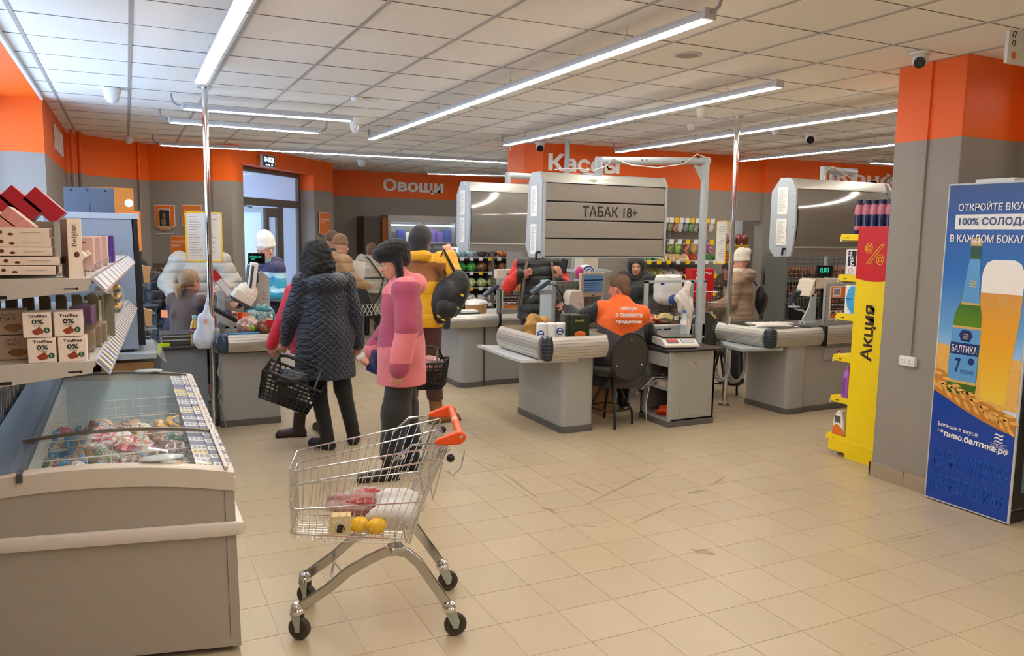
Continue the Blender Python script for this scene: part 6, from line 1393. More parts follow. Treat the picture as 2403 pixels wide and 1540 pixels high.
# ------------------------------------------------------------------ shelf unit over the freezer, left edge
GM = mat('shelf_enamel', (196, 190, 180), .4)
go_ = thing('shelf_unit', 'enamelled shelf unit with chocolates and price strips at the left edge', 'shelf', (0, 0, 0))
GY0, GY1 = 3.55, 6.45
def gx(y): return -.135+.045*(y-GY0)
for zt_, nm_ in ((1.535, 'a'), (1.205, 'b')):
    q = MB(); q.add([(-1.05, GY0, zt_), (gx(GY0), GY0, zt_), (gx(GY1), GY1, zt_), (-1.05, GY1, zt_), (-1.05, GY0, zt_-.02), (gx(GY0), GY0, zt_-.02), (gx(GY1), GY1, zt_-.02), (-1.05, GY1, zt_-.02)], [(0, 1, 2, 3), (7, 6, 5, 4), (0, 4, 5, 1), (1, 5, 6, 2), (2, 6, 7, 3), (3, 7, 4, 0)]); s_ = q.build('shelf_board', GM, go_, smooth=0)
    q = MB(); q.prism([(-1.05, zt_-.12), (-.5, zt_-.085), (gx(GY0)-.01, zt_-.045), (gx(GY0), zt_+.006), (-1.05, zt_+.004)], GY0-.012, GY0-.002, ax='y'); q.build('bracket', GM, s_, bevel=.002)
    q = MB(); q.box(-.23, -.185, GY0-.0135, GY0-.012, zt_-.038, zt_-.033).cyl((-.185, GY0-.0135, zt_-.0355), (-.185, GY0-.012, zt_-.0355), .005, n=8).box(-.48, -.42, GY0-.0135, GY0-.012, zt_-.072, zt_-.060); q.build('slot', BLACKP, s_)
    # tilted price strip along the front edge
    a0 = Vector((gx(GY0)+.0, GY0, zt_+.01)); a1 = Vector((gx(GY1)+.0, GY1, zt_+.005)); dn_ = Vector((.055, 0, -.062)); L_ = (a1-a0).length; ud = (a1-a0).normalized()
    q = MB(); q.add([a0, a1, a1+dn_, a0+dn_, a0+Vector((-.004, 0, -.004)), a1+Vector((-.004, 0, -.004)), a1+dn_+Vector((-.004, 0, -.004)), a0+dn_+Vector((-.004, 0, -.004))], [(0, 1, 2, 3), (7, 6, 5, 4), (0, 4, 5, 1), (3, 2, 6, 7), (0, 3, 7, 4), (1, 5, 6, 2)]); q.build('price_strip', mat('clear_price_rail', (200, 200, 204), .15, coat=.5), s_, smooth=0)
    y = .02; k = 0
    while y < L_-.05:
        w_ = .05 if zt_ < 1.4 else .06; c_ = [LV, LY, LV, LW_, LV, LY, LV, LW_][k % 8] if zt_ < 1.4 else [LW_, LW_, GRT, LW_][k % 4]
        b0 = a0+ud*y; b1 = a0+ud*(y+w_*.8); off = Vector((.002, 0, .002)); q = MB(); q.add([b0+dn_*.12+off, b1+dn_*.12+off, b1+dn_*.9+off, b0+dn_*.9+off], [(0, 3, 2, 1)]); q.build('price_label', c_, s_, smooth=0); y += w_; k += 1
    q = MB(); rl0 = a0+Vector((-.02, 0, .03)); rl1 = a1+Vector((-.02, 0, .03)); q.tube([a0+Vector((-.02, 0, 0)), rl0, rl1], .0025, 6)
    for k in range(1, 12): p = rl0.lerp(rl1, k/12); q.cyl(p, p-Vector((0, 0, .03)), .002, n=5)
    q.build('wire_guard', WRM, s_)
q = MB(); q.box(-1.1, -1.05, GY0, GY1, 0, 1.9).box(-1.05, -.62, GY0, GY0+.03, 0, .25); q.build('back_panel', mat('dark_back_panel', (60, 62, 66), .5), go_)
q = MB()
for k in range(46): y = GY0+.06*k; q.cyl((-.62, y, .3), (-.60, y, .93), .003, n=5, cap=False)
for k in range(8): q.cyl((-.61, GY0, .35+.08*k), (-.61, GY1, .35+.08*k), .003, n=5, cap=False)
q.build('wire_rack', STEEL, go_, kind='stuff')
BXC = mat('choc_box_cream', (240, 222, 202), .4, coat=.3); BXS = mat('choc_box_side', (150, 124, 110), .4, var=.3, scale=60); CBR = mat('choc_brown_print', (96, 48, 34), .4); PKP = mat('pink_blob_print', (214, 60, 90), .4); RDB = mat('red_gift_box', (176, 18, 40), .35, coat=.4); RDT = mat('red_gift_top', (200, 120, 122), .4, var=.2)
def flatbox(px0, py0, px1, py1, Y, label, dep=.16, group='cream chocolate boxes in the flat stack'):
    a_ = at(px0, py1, Y=Y); b_ = at(px1, py0, Y=Y); h_ = b_.z-a_.z-.002; w_ = b_.x-a_.x
    t = thing('chocolate_box', label, 'box', (a_.x, Y, a_.z+.001)); q = MB(); q.box(0, w_, 0, dep, 0, h_); q.build('carton', BXC, t, bevel=.0015); q = MB(); q.box(w_, w_+.0008, .01, dep-.01, .003, h_-.003); q.build('end_print', BXS, t)
    q = MB(); q.ell((w_*.52, -.0005, h_*.55), (.008, .0012, .007), 8, 5).ell((w_*.62, -.0005, h_*.35), (.010, .0012, .005), 8, 5); q.build('chocolate_picture', CBR, t); q = MB(); q.ell((w_*.43, -.0005, h_*.86), (.006, .001, .004), 8, 5); q.build('pink_blob', PKP, t)
    text('Belgian', UX, UZ, (w_*.25, -.001, h_*.5), width=.075, height=h_*.5, material=CBR, parent=t, depth=.0004, shear=.25)
    q = MB(); q.box(w_*.72, w_*.92, -.0008, 0, h_*.5, h_*.56).box(w_*.72, w_*.88, -.0008, 0, h_*.36, h_*.4); q.build('printed_lines', GRT, t, smooth=0); return t
rowsb = [(624, 648, 130, 'bottom one'), (603, 624, 140, 'second from the bottom'), (580, 601, 122, 'middle one'), (557, 579, 119, 'second from the top'), (535, 557, 114, 'topmost one')]
for y0_, y1_, xr_, nn in rowsb: flatbox(-130, y0_, xr_, y1_, 3.575, 'long cream chocolate box in the five high flat stack, %s' % nn)
# upright cream box
a_ = at(162, 640, Y=3.57); b_ = at(190, 513, Y=3.57)
t = thing('chocolate_box', 'cream chocolate box standing upright beside the flat stack', 'box', (a_.x, 3.57, 1.537), math.radians(12)); H_ = b_.z-1.537; q = MB(); q.box(0, b_.x-a_.x, 0, .16, 0, H_); q.build('carton', BXC, t, bevel=.0015); q = MB(); q.box(-.0008, 0, .005, .155, .005, H_-.005); q.build('side_print', BXS, t)
text('Belgian', UZ, (-1, 0, 0), ((b_.x-a_.x)/2, -.001, H_*.72), width=.085, height=.022, material=CBR, parent=t, depth=.0004); q = MB(); q.ell(((b_.x-a_.x)*.6, -.0005, H_*.4), (.01, .001, .012), 8, 6); q.build('chocolate_picture', CBR, t)
# slanted wedge boxes: front cream/pink row and red row behind
def wedge(x, y, z, w_, d_, h_, m0, m1, label, lean=.55, name='gift_box', g=None):
    t = thing(name, label, 'box', (x, y, z), 0, g); M_ = Matrix.Rotation(lean, 4, 'Y'); q = MB(); q.box(0, w_, 0, d_, 0, h_, M=M_); q.build('carton', m0, t, bevel=.001); q = MB(); q.box(w_, w_+.001, .004, d_-.004, .004, h_-.004, M=M_); q.build('top_print', m1, t); return t
PNKS = mat('pink_side_print', (204, 140, 132), .4, var=.25, scale=40)
on = ['leftmost', 'second', 'third', 'fourth', 'fifth', 'sixth']
for k in range(4): wedge(-.56+.068*k, 3.66, 1.705-.002*k, .05, .15, .12, PNKS, BXC, 'tilted pink sided chocolate box on top of the flat stack, %s from the left' % on[k], lean=-.85)
for k in range(5): wedge(-.62+.085*k, 3.9, 1.765-.004*k, .07, .15, .15, RDB, RDT, 'tilted dark red gift box in the row behind, %s from the left' % on[k], lean=-.80)
q = MB(); q.box(-1.0, -.27, 3.78, 4.1, 1.537, 1.76); tag(q.build('carton_pile', mat('kraft_print', (120, 112, 90), .5, var=.3, scale=30)), 'patterned carton under the tilted red gift boxes', 'box')
q = MB(); q.box(-1.0, -.30, 3.60, 3.76, 1.70, 1.722); tag(q.build('gift_tray', MATS['kraft_print']), 'flat patterned carton lying on the stack of cream boxes', 'box')
# upright boxes further along
seq = [(.0, 'pink boxed chocolate standing upright, first after the cream box', mat('pale_pink_box', (214, 178, 166), .4)), (.30, 'pink boxed chocolate standing upright, second after the cream box', MATS['pale_pink_box']), (.62, 'pink boxed chocolate standing upright, third after the cream box', MATS['pale_pink_box']), (1.0, 'slim violet chocolate box on the top shelf', mat('violet_box', (84, 48, 134), .35))]
for dy, lb, m_ in seq:
    y = 4.15+dy; q = MB(); q.box(-.085, 0, 0, .06, 0, .155); t = thing('chocolate_box', lb, 'box', (gx(y)-.035+.025*dy, y, 1.537), -.1); q.build('carton', m_, t, bevel=.002); q = MB(); q.box(-.06, -.03, -.001, 0, .128, .134); q.build('red_mark', RDB, t)
for k, (px_, lb) in enumerate(((205, 'white and pink chocolate box leaning forward behind the wire guard, nearest'), (225, 'white and pink chocolate box leaning forward behind the wire guard, farther'))):
    y = 3.85+.25*k; t = wedge(gx(y)-.16, y, 1.56, .025, .12, .13, BXC, RDT, lb, lean=.95, name='chocolate_box')
# lower shelf truffle boxes
def truffle(x, y, z, label):
    s_ = .101; t = thing('truffle_box', label, 'box', (x, y, z), math.radians(rnd.uniform(-2, 2))); q = MB(); q.box(0, s_-.004, 0, .1, 0, s_-.003); q.build('carton', mat('truffle_cream', (248, 230, 216), .45), t, bevel=.0015)
    text('Truffles', UX, UZ, (s_/2, -.001, .084), width=.066, height=.012, material=DKP, parent=t, depth=.0004, bold=.02); text('0%', UX, UZ, (s_/2, -.001, .061), width=.040, height=.019, material=mat('deep_green', (20, 52, 44), .5), parent=t, depth=.0004, bold=.03); text('сахара', UX, UZ, (s_/2, -.001, .045), width=.028, material=DKP, parent=t, depth=.0004)
    q = MB(); q.ell((.05, -.0005, .022), (.017, .0012, .010), 12, 6, fn=crumple(0, 0, 3)).ell((.055, -.0006, .033), (.008, .0012, .008), 8, 6); q.build('truffle_picture', mat('cocoa_print', (160, 66, 34), .5, var=.3), t)
    q = MB(); q.cyl((.080, -.0012, .027), (.080, 0, .027), .011, n=18); q.build('green_seal', mat('seal_green', (30, 96, 60), .5), t); text('S', UX, UZ, (.080, -.0016, .027), height=.012, material=WHT, parent=t, depth=.0003); return t
bz = 1.207
for (x, z, lb) in ((-.378, 1, 'upper left one'), (-.272, 1, 'upper right one')): truffle(x, 3.575, bz+.101, 'cream truffles box with green seal in the front square of four, %s' % lb)
for (x, z, lb) in ((-.366, 0, 'lower left one'), (-.262, 0, 'lower right one')): truffle(x, 3.575, bz, 'cream truffles box with green seal in the front square of four, %s' % lb)
for i, (x, z, lb) in enumerate(((-.50, bz+.101, 'upper'), (-.49, bz, 'lower'))):
    t = thing('candy_box', 'beige sweets box with a nut picture left of the truffle boxes, %s one' % lb, 'box', (x-.0, 3.70, z)); q = MB(); q.box(0, .118, 0, .1, 0, .098); q.build('carton', mat('beige_box', (184, 160, 138), .5), t, bevel=.0015); text('Lucky', UX, UZ, (.062, -.001, .080), width=.05, height=.014, material=CBR, parent=t, depth=.0004, shear=.3); text('DAY', UX, UZ, (.062, -.001, .064), width=.056, height=.013, material=CBR, parent=t, depth=.0004)
    q = MB(); q.ell((.075, -.0005, .028), (.026, .0012, .013), 12, 6, fn=crumple(0, 0, 5, amp=.3)); q.build('nut_picture', mat('nut_print', (140, 100, 60), .5, var=.4), t)
    t = thing('candy_box', 'beige sweets box cut by the left edge of the picture, %s one' % lb, 'box', (x-.125, 3.70, z)); q = MB(); q.box(0, .118, 0, .1, 0, .098); q.build('carton', MATS['beige_box'], t, bevel=.0015); q = MB(); q.ell((.075, -.0005, .028), (.026, .0012, .013), 12, 6, fn=crumple(0, 0, 5, amp=.3)); q.build('nut_picture', MATS['nut_print'], t)
for r_ in range(3):
    for k in range(7):
        if r_ == 0 and k < 3: continue
        q = MB(); q.box(0, .1, 0, .1, 0, .09); tag(q.build('candy_box', mat('shaded_cartons', (150, 128, 106), .5), loc=(-.95+.118*k+.02*r_, 3.84+.14*r_, bz), bevel=.002), 'brownish carton on the lower shelf behind the truffle boxes, row %s, %s from the left' % (on[r_+1] if r_ else 'nearest', (on+['seventh'])[k]), 'box', 'brownish cartons behind the truffle boxes')  # plain brownish carton colour
for k in range(9):
    t = thing('tea_card', 'upright beige pack in the dark back row of the lower shelf, %s from the left' % ((on+['seventh', 'eighth', 'ninth'])[k]), 'pack', (-.66+.068*k, 4.35, bz), 0, 'upright packs at the back of the lower shelf'); q = MB(); q.prism([(0, 0), (.045, 0), (.045, .19), (.035, .205), (0, .205)], 0, .05, ax='y'); q.build('pack', mat('khaki_pack', (128, 120, 100), .5), t)
cl = [((150, 110, 160), 'mauve'), ((206, 190, 176), 'pale'), ((120, 140, 60), 'olive'), ((200, 170, 150), 'beige'), ((214, 206, 196), 'white')]
for k in range(5):
    y = 4.1+.33*k; t = thing('sweets_pack', '%s upright pack beside the truffle boxes on the lower shelf edge' % cl[k][1], 'pack', (gx(y)-.05, y, bz), -.1); q = MB(); q.box(-.09, 0, 0, .14, 0, .17-.01*(k % 2)); q.build('pack', mat('pack_'+cl[k][1]+'_upright', cl[k][0], .35, var=.25, scale=20, coat=.4), t, bevel=.003); q = MB(); q.box(-.06, -.03, -.001, 0, .03, .13); q.build('label', BXC, t)
GLD = mat('gold_foil', (214, 160, 60), .25, metal=.8); DCH = mat('dark_chocolate_cup', (52, 32, 24), .4)
for k, (y, n_) in enumerate(((5.55, 4), (5.75, 2))):
    t = thing('praline_tower', ['tall clear tube of gold wrapped pralines near the shelf end', 'short clear tube of gold pralines at the shelf end'][k], 'sweets', (gx(y)-.04, y, bz))
    for i in range(n_): q = MB(); q.ell((0, 0, .03+.062*i), (.036, .036, .028), 14, 8, fn=crumple(0, 0, i, amp=.05)); q.build('gold_praline', GLD, t); q = MB(); q.lathe([(.026, .004+.062*i), (.037, .022+.062*i), (.033, .024+.062*i)], n=14); q.build('praline_cup', DCH, t)
    q = MB(); q.lathe([(.046, 0), (.046, .062*n_), (.03, .062*n_+.02)], n=18); q.build('clear_tube', GLF, t)
# blue grey cooler and its shelf, dark screen
cl_ = thing('drinks_cooler', 'pale blue lit side of a small drinks cooler with black door edge', 'fridge', (0, 0, 0)); Yc = 6.75
q = MB(); q.box(-.55, .05, Yc, Yc+.55, .80, 1.80); q.build('cooler_body', mat('cooler_blue_white', (142, 156, 172), .35), cl_, bevel=.005); q = MB(); q.box(-.56, .085, Yc-.01, Yc+.56, 1.80, 1.845); q.build('cooler_top', mat('cooler_top_white', (176, 188, 202), .3), cl_, bevel=.004)
q = MB(); q.prism([(.052, .83), (.10, .83), (.075, 1.80), (.03, 1.80)], Yc+.0, Yc+.5, ax='y'); q.build('black_door', BLACKP, cl_, bevel=.004)
q = MB(); q.box(-.06, .02, Yc+.02, Yc+.1, .78, .80); q.build('foot', BLACKP, cl_)
sh = thing('counter_shelf', 'pale metal shelf under the small cooler with a tilted clear price rail', 'shelf', (0, 0, 0)); q = MB(); q.box(-.9, .17, Yc-.10, Yc+.7, .735, .78); q.box(-.9, -.85, Yc-.1, Yc+.7, 0, .74).box(-.9, .12, Yc+.6, Yc+.68, 0, .74); q.build('shelf_board', mat('pale_blue_metal', (172, 184, 192), .35), sh, bevel=.003); q = MB(); q.prism([(.17, .775), (.235, .70), (.240, .705), (.175, .782)], Yc-.1, Yc+.7, ax='y'); q.build('price_rail', MATS['clear_price_rail'], sh); q = MB(); q.box(-.9, .12, Yc+.0, Yc+.6, .56, .60); q.build('lower_shelf', CARD, sh)
for k in range(7): tag(MB().box(0, .055, 0, .05, 0, .09).build('snack_box', mat('tan_box', (206, 160, 104), .5), loc=(-.22+.062*k*.85, Yc+.05, .60), bevel=.002), 'small tan box in the tray below the cooler shelf, %s from the left' % ((on+['seventh'])[k]), 'box', 'tan boxes below the cooler shelf')
q = MB(); q.box(-.455, -.085, Yc+.75, Yc+.78, .9, 2.06); s_ = q.build('dark_screen', mat('screen_blue_grey', (88, 100, 116), .5)); tag(s_, 'dark blue grey flat panel rising behind the cooler', 'panel')
q = MB(); [q.cyl((x, Yc+.745, 2.035), (x, Yc+.75, 2.035), .008, n=8) for x in (-.40, -.28, -.15)]; q.box(-.27, -.268, Yc+.748, Yc+.75, 1.84, 1.93).box(-.45, -.43, Yc+.75, Yc+.78, 0, .9).box(-.11, -.09, Yc+.75, Yc+.78, 0, .9); q.build('screen_fitting', BLACKP, s_)
# trolleys and tan crates behind the cooler
def small_cart(x, y, rz, label):
    t = thing('shopping_trolley', label, 'trolley', (x, y, 0), rz, 'parked trolleys behind the cooler'); q = MB()
    for z in (.45, .6, .75, .9): q.tube([(-.2, -.3, z), (-.2, .3, z), (.2, .3, z), (.2, -.3, z)], .004, 5, closed=True)
    for k in range(9):
        for s_ in (-.2, .2): q.cyl((s_, -.3+.075*k, .45), (s_, -.3+.075*k, .9), .002, n=4, cap=False)
    q.build('basket', STEEL, t); q = MB()
    for a_, b_ in ((-.2, -.3), (.2, -.3), (-.2, .3), (.2, .3)): q.cyl((a_, b_, .06), (a_, b_*.6, .45), .01, n=6)
    q.build('leg_frame', STEEL, t); q = MB()
    for a_, b_ in ((-.2, -.3), (.2, -.3), (-.2, .3), (.2, .3)): q.cyl((a_-.012, b_, .05), (a_+.012, b_, .05), .05, n=12)
    q.build('wheel', RUB, t); q = MB(); q.cyl((-.22, -.34, .98), (.22, -.34, .98), .015, n=8).cyl((-.2, -.3, .9), (-.2, -.34, .98), .006, n=6).cyl((.2, -.3, .9), (.2, -.34, .98), .006, n=6); q.build('handle', DGREY, t)
small_cart(.0, 8.78, .1, 'nearest of the two wire trolleys parked behind the cooler'); small_cart(-.08, 10.3, .1, 'farther of the two wire trolleys parked behind the cooler')
for k, z in enumerate((1.30, .95)): t = thing('leaflet_holder', ['upper', 'lower'][k]+' tan leaflet holder on the cooler door side', 'holder', (.108, Yc+.3, z)); q = MB(); q.prism([(0, 0), (.04, 0), (.055, .12), (-.01, .14)], -.05, .05, ax='y'); q.build('holder', mat('tan_leaflet', (212, 168, 120), .5), t); q = MB(); q.prism([(-.02, -.02), (.045, -.06), (.05, .0), (-.02, .0)], -.05, .05, ax='y'); q.build('clear_pocket', GLASS, t)
# ------------------------------------------------------------------ goods on the checkouts
def label_box(name, label, cat, loc, rz, dims, m_, art=None, tilt=None):
    t = thing(name, label, cat, loc, rz); w_, d_, h_ = dims; M_ = Matrix.Rotation(tilt, 4, 'X') if tilt else Matrix.Identity(4)
    q = MB(); q.box(0, w_, 0, d_, 0, h_, M=M_); q.build('carton', m_, t, bevel=.003)
    for (x0, x1, z0, z1, mm) in (art or []): q = MB(); q.box(w_*x0, w_*x1, -.0015, 0, h_*z0, h_*z1, M=M_); q.build('printed_block', mm, t, smooth=0)
    return t, M_
ZF = .70
def lump(name, label, cat, loc, r, seed, m_, amp=.15, rz=0):
    o = bagmesh((0, 0, 0), r, seed, amp).build(name, m_, smooth=60, loc=loc, rot=(0, 0, rz)); return tag(o, label, cat)
KR = mat('gold_pouch', (190, 146, 84), .3, metal=.4, bump=.5, bscale=25)
lump('coffee_pouch', 'crumpled golden pouch standing at the far left of the middle tray', 'pouch', (3.34, 6.45, .84), (.11, .06, .135), 51, KR, .13, .2); lump('coffee_pouch', 'second golden pouch leaning behind the first in the middle tray', 'pouch', (3.50, 6.55, .84), (.09, .06, .13), 52, KR, .13)
TP = mat('tissue_white', (232, 230, 226), .6, bump=.3, bscale=30); LG = mat('round_blue_logo', (28, 70, 160), .4)
t = thing('tissue_pack', 'white pack of kitchen rolls with round blue logos at the front of the middle tray', 'pack', (3.17, 6.04, .775), -.12)
for i in range(3): q = MB(); q.cyl((.055+.088*i, .05, 0), (.055+.088*i, .05, .19), .046, n=18); q.build('paper_roll', TP, t, bevel=.01)
for i, (x, z) in enumerate(((.03, .10), (.21, .12))): q = MB(); q.cyl((x, .0, z), (x, .006, z), .032, n=20); q.build('round_logo', LG, t); q = MB(); q.cyl((x, -.002, z), (x, .004, z), .022, n=20); q.build('logo_inner', WHT, t); q = MB(); q.box(x-.018, x+.018, -.004, .0, z-.006, z+.006); q.build('logo_bar', LG, t)
t, M_ = label_box('tea_box', 'dark green tea box with an orange fruit picture in the middle tray', 'box', (3.47, 5.97, .825), -.1, (.17, .07, .21), mat('tea_green', (38, 46, 26), .35))
text('Greenfield', UX, UZ, (.075, -.001, .165), width=.09, height=.018, material=mat('gold_letter', (216, 196, 130), .4), parent=t, depth=.0006, shear=.2); q = MB(); q.ell((.08, -.002, .04), (.055, .004, .032), 16, 8); q.build('fruit_picture', mat('fruit_orange', (224, 112, 40), .4, var=.3, scale=30), t)
t, M_ = label_box('tea_box', 'dark striped box standing behind the green tea box', 'box', (3.44, 6.05, .82), -.1, (.16, .10, .215), mat('striped_box', (74, 78, 70), .35, var=.6, scale=25)); t = thing('milk_bottle', 'white bottle with a red cap peeking above the tray goods', 'bottle', (3.55, 6.40, .90)); q = MB(); q.cyl((0, 0, -.19), (0, 0, -.01), .03, n=12); q.build('bottle_body', WHITEP, t); q = MB(); q.cyl((0, 0, -.01), (0, 0, .02), .022, n=12); q.build('cap', MATS['red_plastic'], t)
t, M_ = label_box('pastry_box', 'white box with blue print and biscuit picture at the right of the middle tray', 'box', (3.57, 6.06, .845), .35, (.20, .14, .07), WHITEP, tilt=-.5); text('печенье', UX, M_.to_3x3() @ Vector((0, 1, 0)), M_ @ Vector((.10, .105, .072)), width=.12, material=LG, parent=t, depth=.001); q = MB(); q.ell(M_ @ Vector((.11, .05, .071)), (.04, .022, .004), 12, 6, M=M_); q.build('biscuit_picture', ORP, t)
# tissue pack above the monitor, white basket wires etc.
t = thing('tissue_pack', 'pack of rolls with pink, blue and white swirls standing above the monitor', 'pack', (4.14, 7.02, 1.28)); q = MB(); q.ell((.08, 0, .075), (.115, .06, .075), 24, 14); q.build('pack_body', WHITEP, t)
for k, (r_, m_) in enumerate(((.07, mat('swirl_blue', (40, 110, 190), .3)), (.054, WHT), (.038, LG), (.028, WHT))): q = MB(); q.cyl((.09, -.052-.004*k, .075), (.09, -.047, .075), r_*.95, n=26); q.build('swirl_ring', m_, t)
q = MB(); q.ell((-.0, -.02, .07), (.04, .045, .065), 14, 10); q.build('pink_swirl', mat('swirl_pink', (206, 50, 120), .3), t); q = MB(); q.box(-.02, .18, -.06, .06, -.015, .0); q.build('support', LGREY, t)
# shelf bin with orange edge behind
t = thing('storage_bin', 'pale plastic bin with an orange rim under the tobacco cabinet', 'bin', (4.72, 7.9, 1.33)); q = MB(); q.box(0, .20, 0, .2, 0, .15); q.build('bin', CREAM, t, bevel=.004); q = MB(); q.box(-.01, .21, -.01, .21, .15, .175); q.build('orange_rim', CLO, t); q = MB(); q.box(-.12, .38, -.02, .25, -.03, 0).cyl((-.08, .1, -1.33), (-.08, .1, .2), .012, n=8).cyl((.34, .1, -1.33), (.34, .1, .0), .012, n=8); q.build('shelf', LGREY, t)
# bagging frames, trolley with packs, hanging bag, bottle
br = thing('bagging_rack', 'grey square tube frame standing behind the scale', 'rack', (0, 0, 0))
for x0, x1 in ((4.50, 5.0), (5.04, 5.20)):
    q = MB(); q.box(x0-.018, x0+.018, 6.32, 6.35, .72, 1.30).box(x1-.018, x1+.018, 6.32, 6.35, .72, 1.30).box(x0-.018, x1+.018, 6.32, 6.35, 1.28, 1.305).box(x0-.018, x1+.018, 6.32, 6.35, .74, .86); q.build('frame', LGREY, br)
q = MB()
for x in (4.6, 4.72, 5.1): q.box(x, x+.08, 6.318, 6.321, .82, .83)
q.box(5.08, 5.17, 6.318, 6.321, .77, .78); q.build('slot', BLACKP, br); q = MB(); q.box(4.50, 5.2, 6.33, 6.36, 0, .74); q.build('support', BOOTHD, br)
wk = thing('shopping_trolley', 'chrome trolley packed with paper rolls behind the grey frame', 'trolley', (5.90, 7.60, 0), -.35); q = MB()
for z in (.62, .8, .98, 1.1): q.tube([(-.32, -.2, z), (.35, -.26, z), (.35, .26, z), (-.32, .2, z)], .0045, 5, closed=True)
for k in range(20):
    x = -.32+.67*k/19
    for sg in (-1, 1): q.cyl((x, sg*(.2+.06*k/19), .62), (x, sg*(.2+.06*k/19), 1.1), .0025, n=4, cap=False)
for k in range(12): q.cyl((-.32, -.2+.4*k/11, .62), (-.32, -.2+.4*k/11, 1.1), .0025, n=4, cap=False); q.cyl((-.32, -.2+.4*k/11, .62), (.35, -.26+.52*k/11, .62), .0025, n=4, cap=False)
q.build('basket', WRM, wk); q = MB()
for a_, b_ in ((-.25, -.2), (.3, -.24), (-.25, .2), (.3, .24)): q.cyl((a_, b_, .05), (a_*.6, b_*.8, .62), .012, n=6); q.cyl((a_, b_-.012, .05), (a_, b_+.012, .05), .05, n=12)
q.build('leg_frame', TUB, wk); q = MB(); q.cyl((.40, -.25, 1.14), (.40, .25, 1.14), .018, n=10).cyl((.35, -.24, 1.1), (.4, -.24, 1.14), .008, n=6).cyl((.35, .24, 1.1), (.4, .24, 1.14), .008, n=6); q.build('handle', BLACKP, wk)
t = thing('tissue_pack', 'white pack of paper rolls on top of the packed chrome trolley', 'pack', (5.62, 7.48, .98)); q = MB()
q.ell((0, 0, .14), (.15, .10, .17), 28, 18, fn=lambda v: (1+.03*math.sin(v.x*14)+.03*math.sin(v.z*12))/max(.62, (v.x**6+v.y**6+v.z**6)**(1/6))); q.build('pack_body', TP, t); q = MB(); q.ell((-.13, -.07, .22), (.03, .02, .035), 12, 8); q.build('round_logo', LG, t); q = MB(); q.ell((0, -.105, .03), (.07, .02, .06), 12, 8); q.build('blue_print', mat('blue_print', (60, 90, 150), .5), t)
t, M_ = label_box('wipes_pack', 'bright red pack with white lettering beside the white roll pack', 'pack', (5.86, 7.36, 1.0), -.2, (.28, .16, .36), mat('pack_red', (204, 18, 26), .35, coat=.3)); text('CleanWipe', UX, UZ, (.15, -.002, .31), width=.2, height=.04, material=WHT, parent=t, depth=.001, bold=.02); q = MB(); q.box(.05, .10, -.002, 0, .22, .27); q.build('barcode_block', WHT, t)
hb2 = thing('hanging_bag', 'knotted white carrier bag hanging from the grey frame over the scale', 'bag', (4.93, 6.26, 1.28)); hb2.rotation_euler = (0, .12, 0)
grow('bag_body', [('c', (0, 0, 0), (0, 0, -.05), .02, .025), ('c', (0, 0, -.05), (-.07, 0, -.17), .02, .03, {'S': (1, 1.5, 1)}), ('e', (-.02, 0, -.16), (.09, .028, .09)), ('e', (.03, 0, -.24), (.075, .028, .08)), ('c', (.0, 0, -.22), (.085, 0, -.52), .05, .012, {'S': (1, 1.8, 1)}), ('c', (.08, 0, -.25), (.10, 0, -.50), .03, .012, {'S': (1, 1.5, 1)}), ('c', (.0, 0, -.02), (-.05, 0, .02), .012, .006), ('c', (.0, 0, -.02), (.05, 0, .02), .012, .006)], PLAS, hb2, res=.006, k=.04, disp=lambda X, Y, Z: .006*np.sin(X*60+Z*25)*np.sin(Z*45+2)+.004*np.sin(X*90))
wb = thing('water_bottle', 'clear water bottle with blue cap and round label standing on the scale', 'bottle', (4.70, 5.99, .823)); q = MB(); q.lathe([(.001, 0), (.030, 0), (.033, .01), (.029, .05), (.034, .08), (.034, .13), (.012, .185), (.011, .20)], n=18); q.build('bottle_body', mat('water_clear', (214, 230, 244), .05, alpha=.38, var=0), wb); q = MB(); q.lathe([(.015, .196), (.015, .222), (.001, .225)], n=14); q.build('cap', mat('cap_blue', (40, 110, 220), .3), wb); q = MB(); q.lathe([(.0345, .085), (.0345, .125)], n=18); q.build('label', WHT, wb)
q = MB(); q.box(4.06, 4.24, 6.42, 6.7, 0, .38); o = q.build('carton', CARD, bevel=.003); tag(o, 'brown cardboard carton on the floor beside the stool', 'box'); q = MB(); q.box(4.08, 4.088, 6.417, 6.42, .26, .32).box(4.10, 4.108, 6.417, 6.42, .26, .32).box(4.07, 4.12, 6.417, 6.42, .245, .25); q.build('printed_mark', DKP, o)
q = MB(); q.box(5.20, 5.42, 6.50, 6.72, 0, .27)
for k in range(6): q.box(5.195, 5.425, 6.49, 6.73, .03+.04*k, .045+.04*k)
tag(q.build('wicker_basket', mat('wicker_brown', (104, 70, 40), .7, var=.5, scale=60)), 'brown woven basket on the floor behind the scale cabinet', 'basket')
t = thing('cable_coil', 'thick grey cable coils hanging under the right checkout shelf', 'cable', (5.25, 5.95, .55))
for k in range(4):
    r_ = .10+.018*k; q = MB(); q.tube([((-.09 if k < 2 else .14)+r_*math.cos(a_)*.8, .03*k, -.06+r_*1.25*math.sin(a_)) for a_ in [i*PI/12 for i in range(12, 25)]]+[((-.09 if k < 2 else .14)+r_*.8, .03*k, .09)], .012, 7); q.build('cable_loop', FLEX, t)
q = MB()
for (x, y, z, m_) in ((0, 0, 0, 0),): q.box(4.55, 5.4, 7.02, 7.3, .772, .79)
tag(q.build('belt_tray', mat('mixed_fruit', (150, 84, 50), .5, var=.6, scale=24)), 'flat pile of reddish packets on the rear conveyor belt', 'packets')
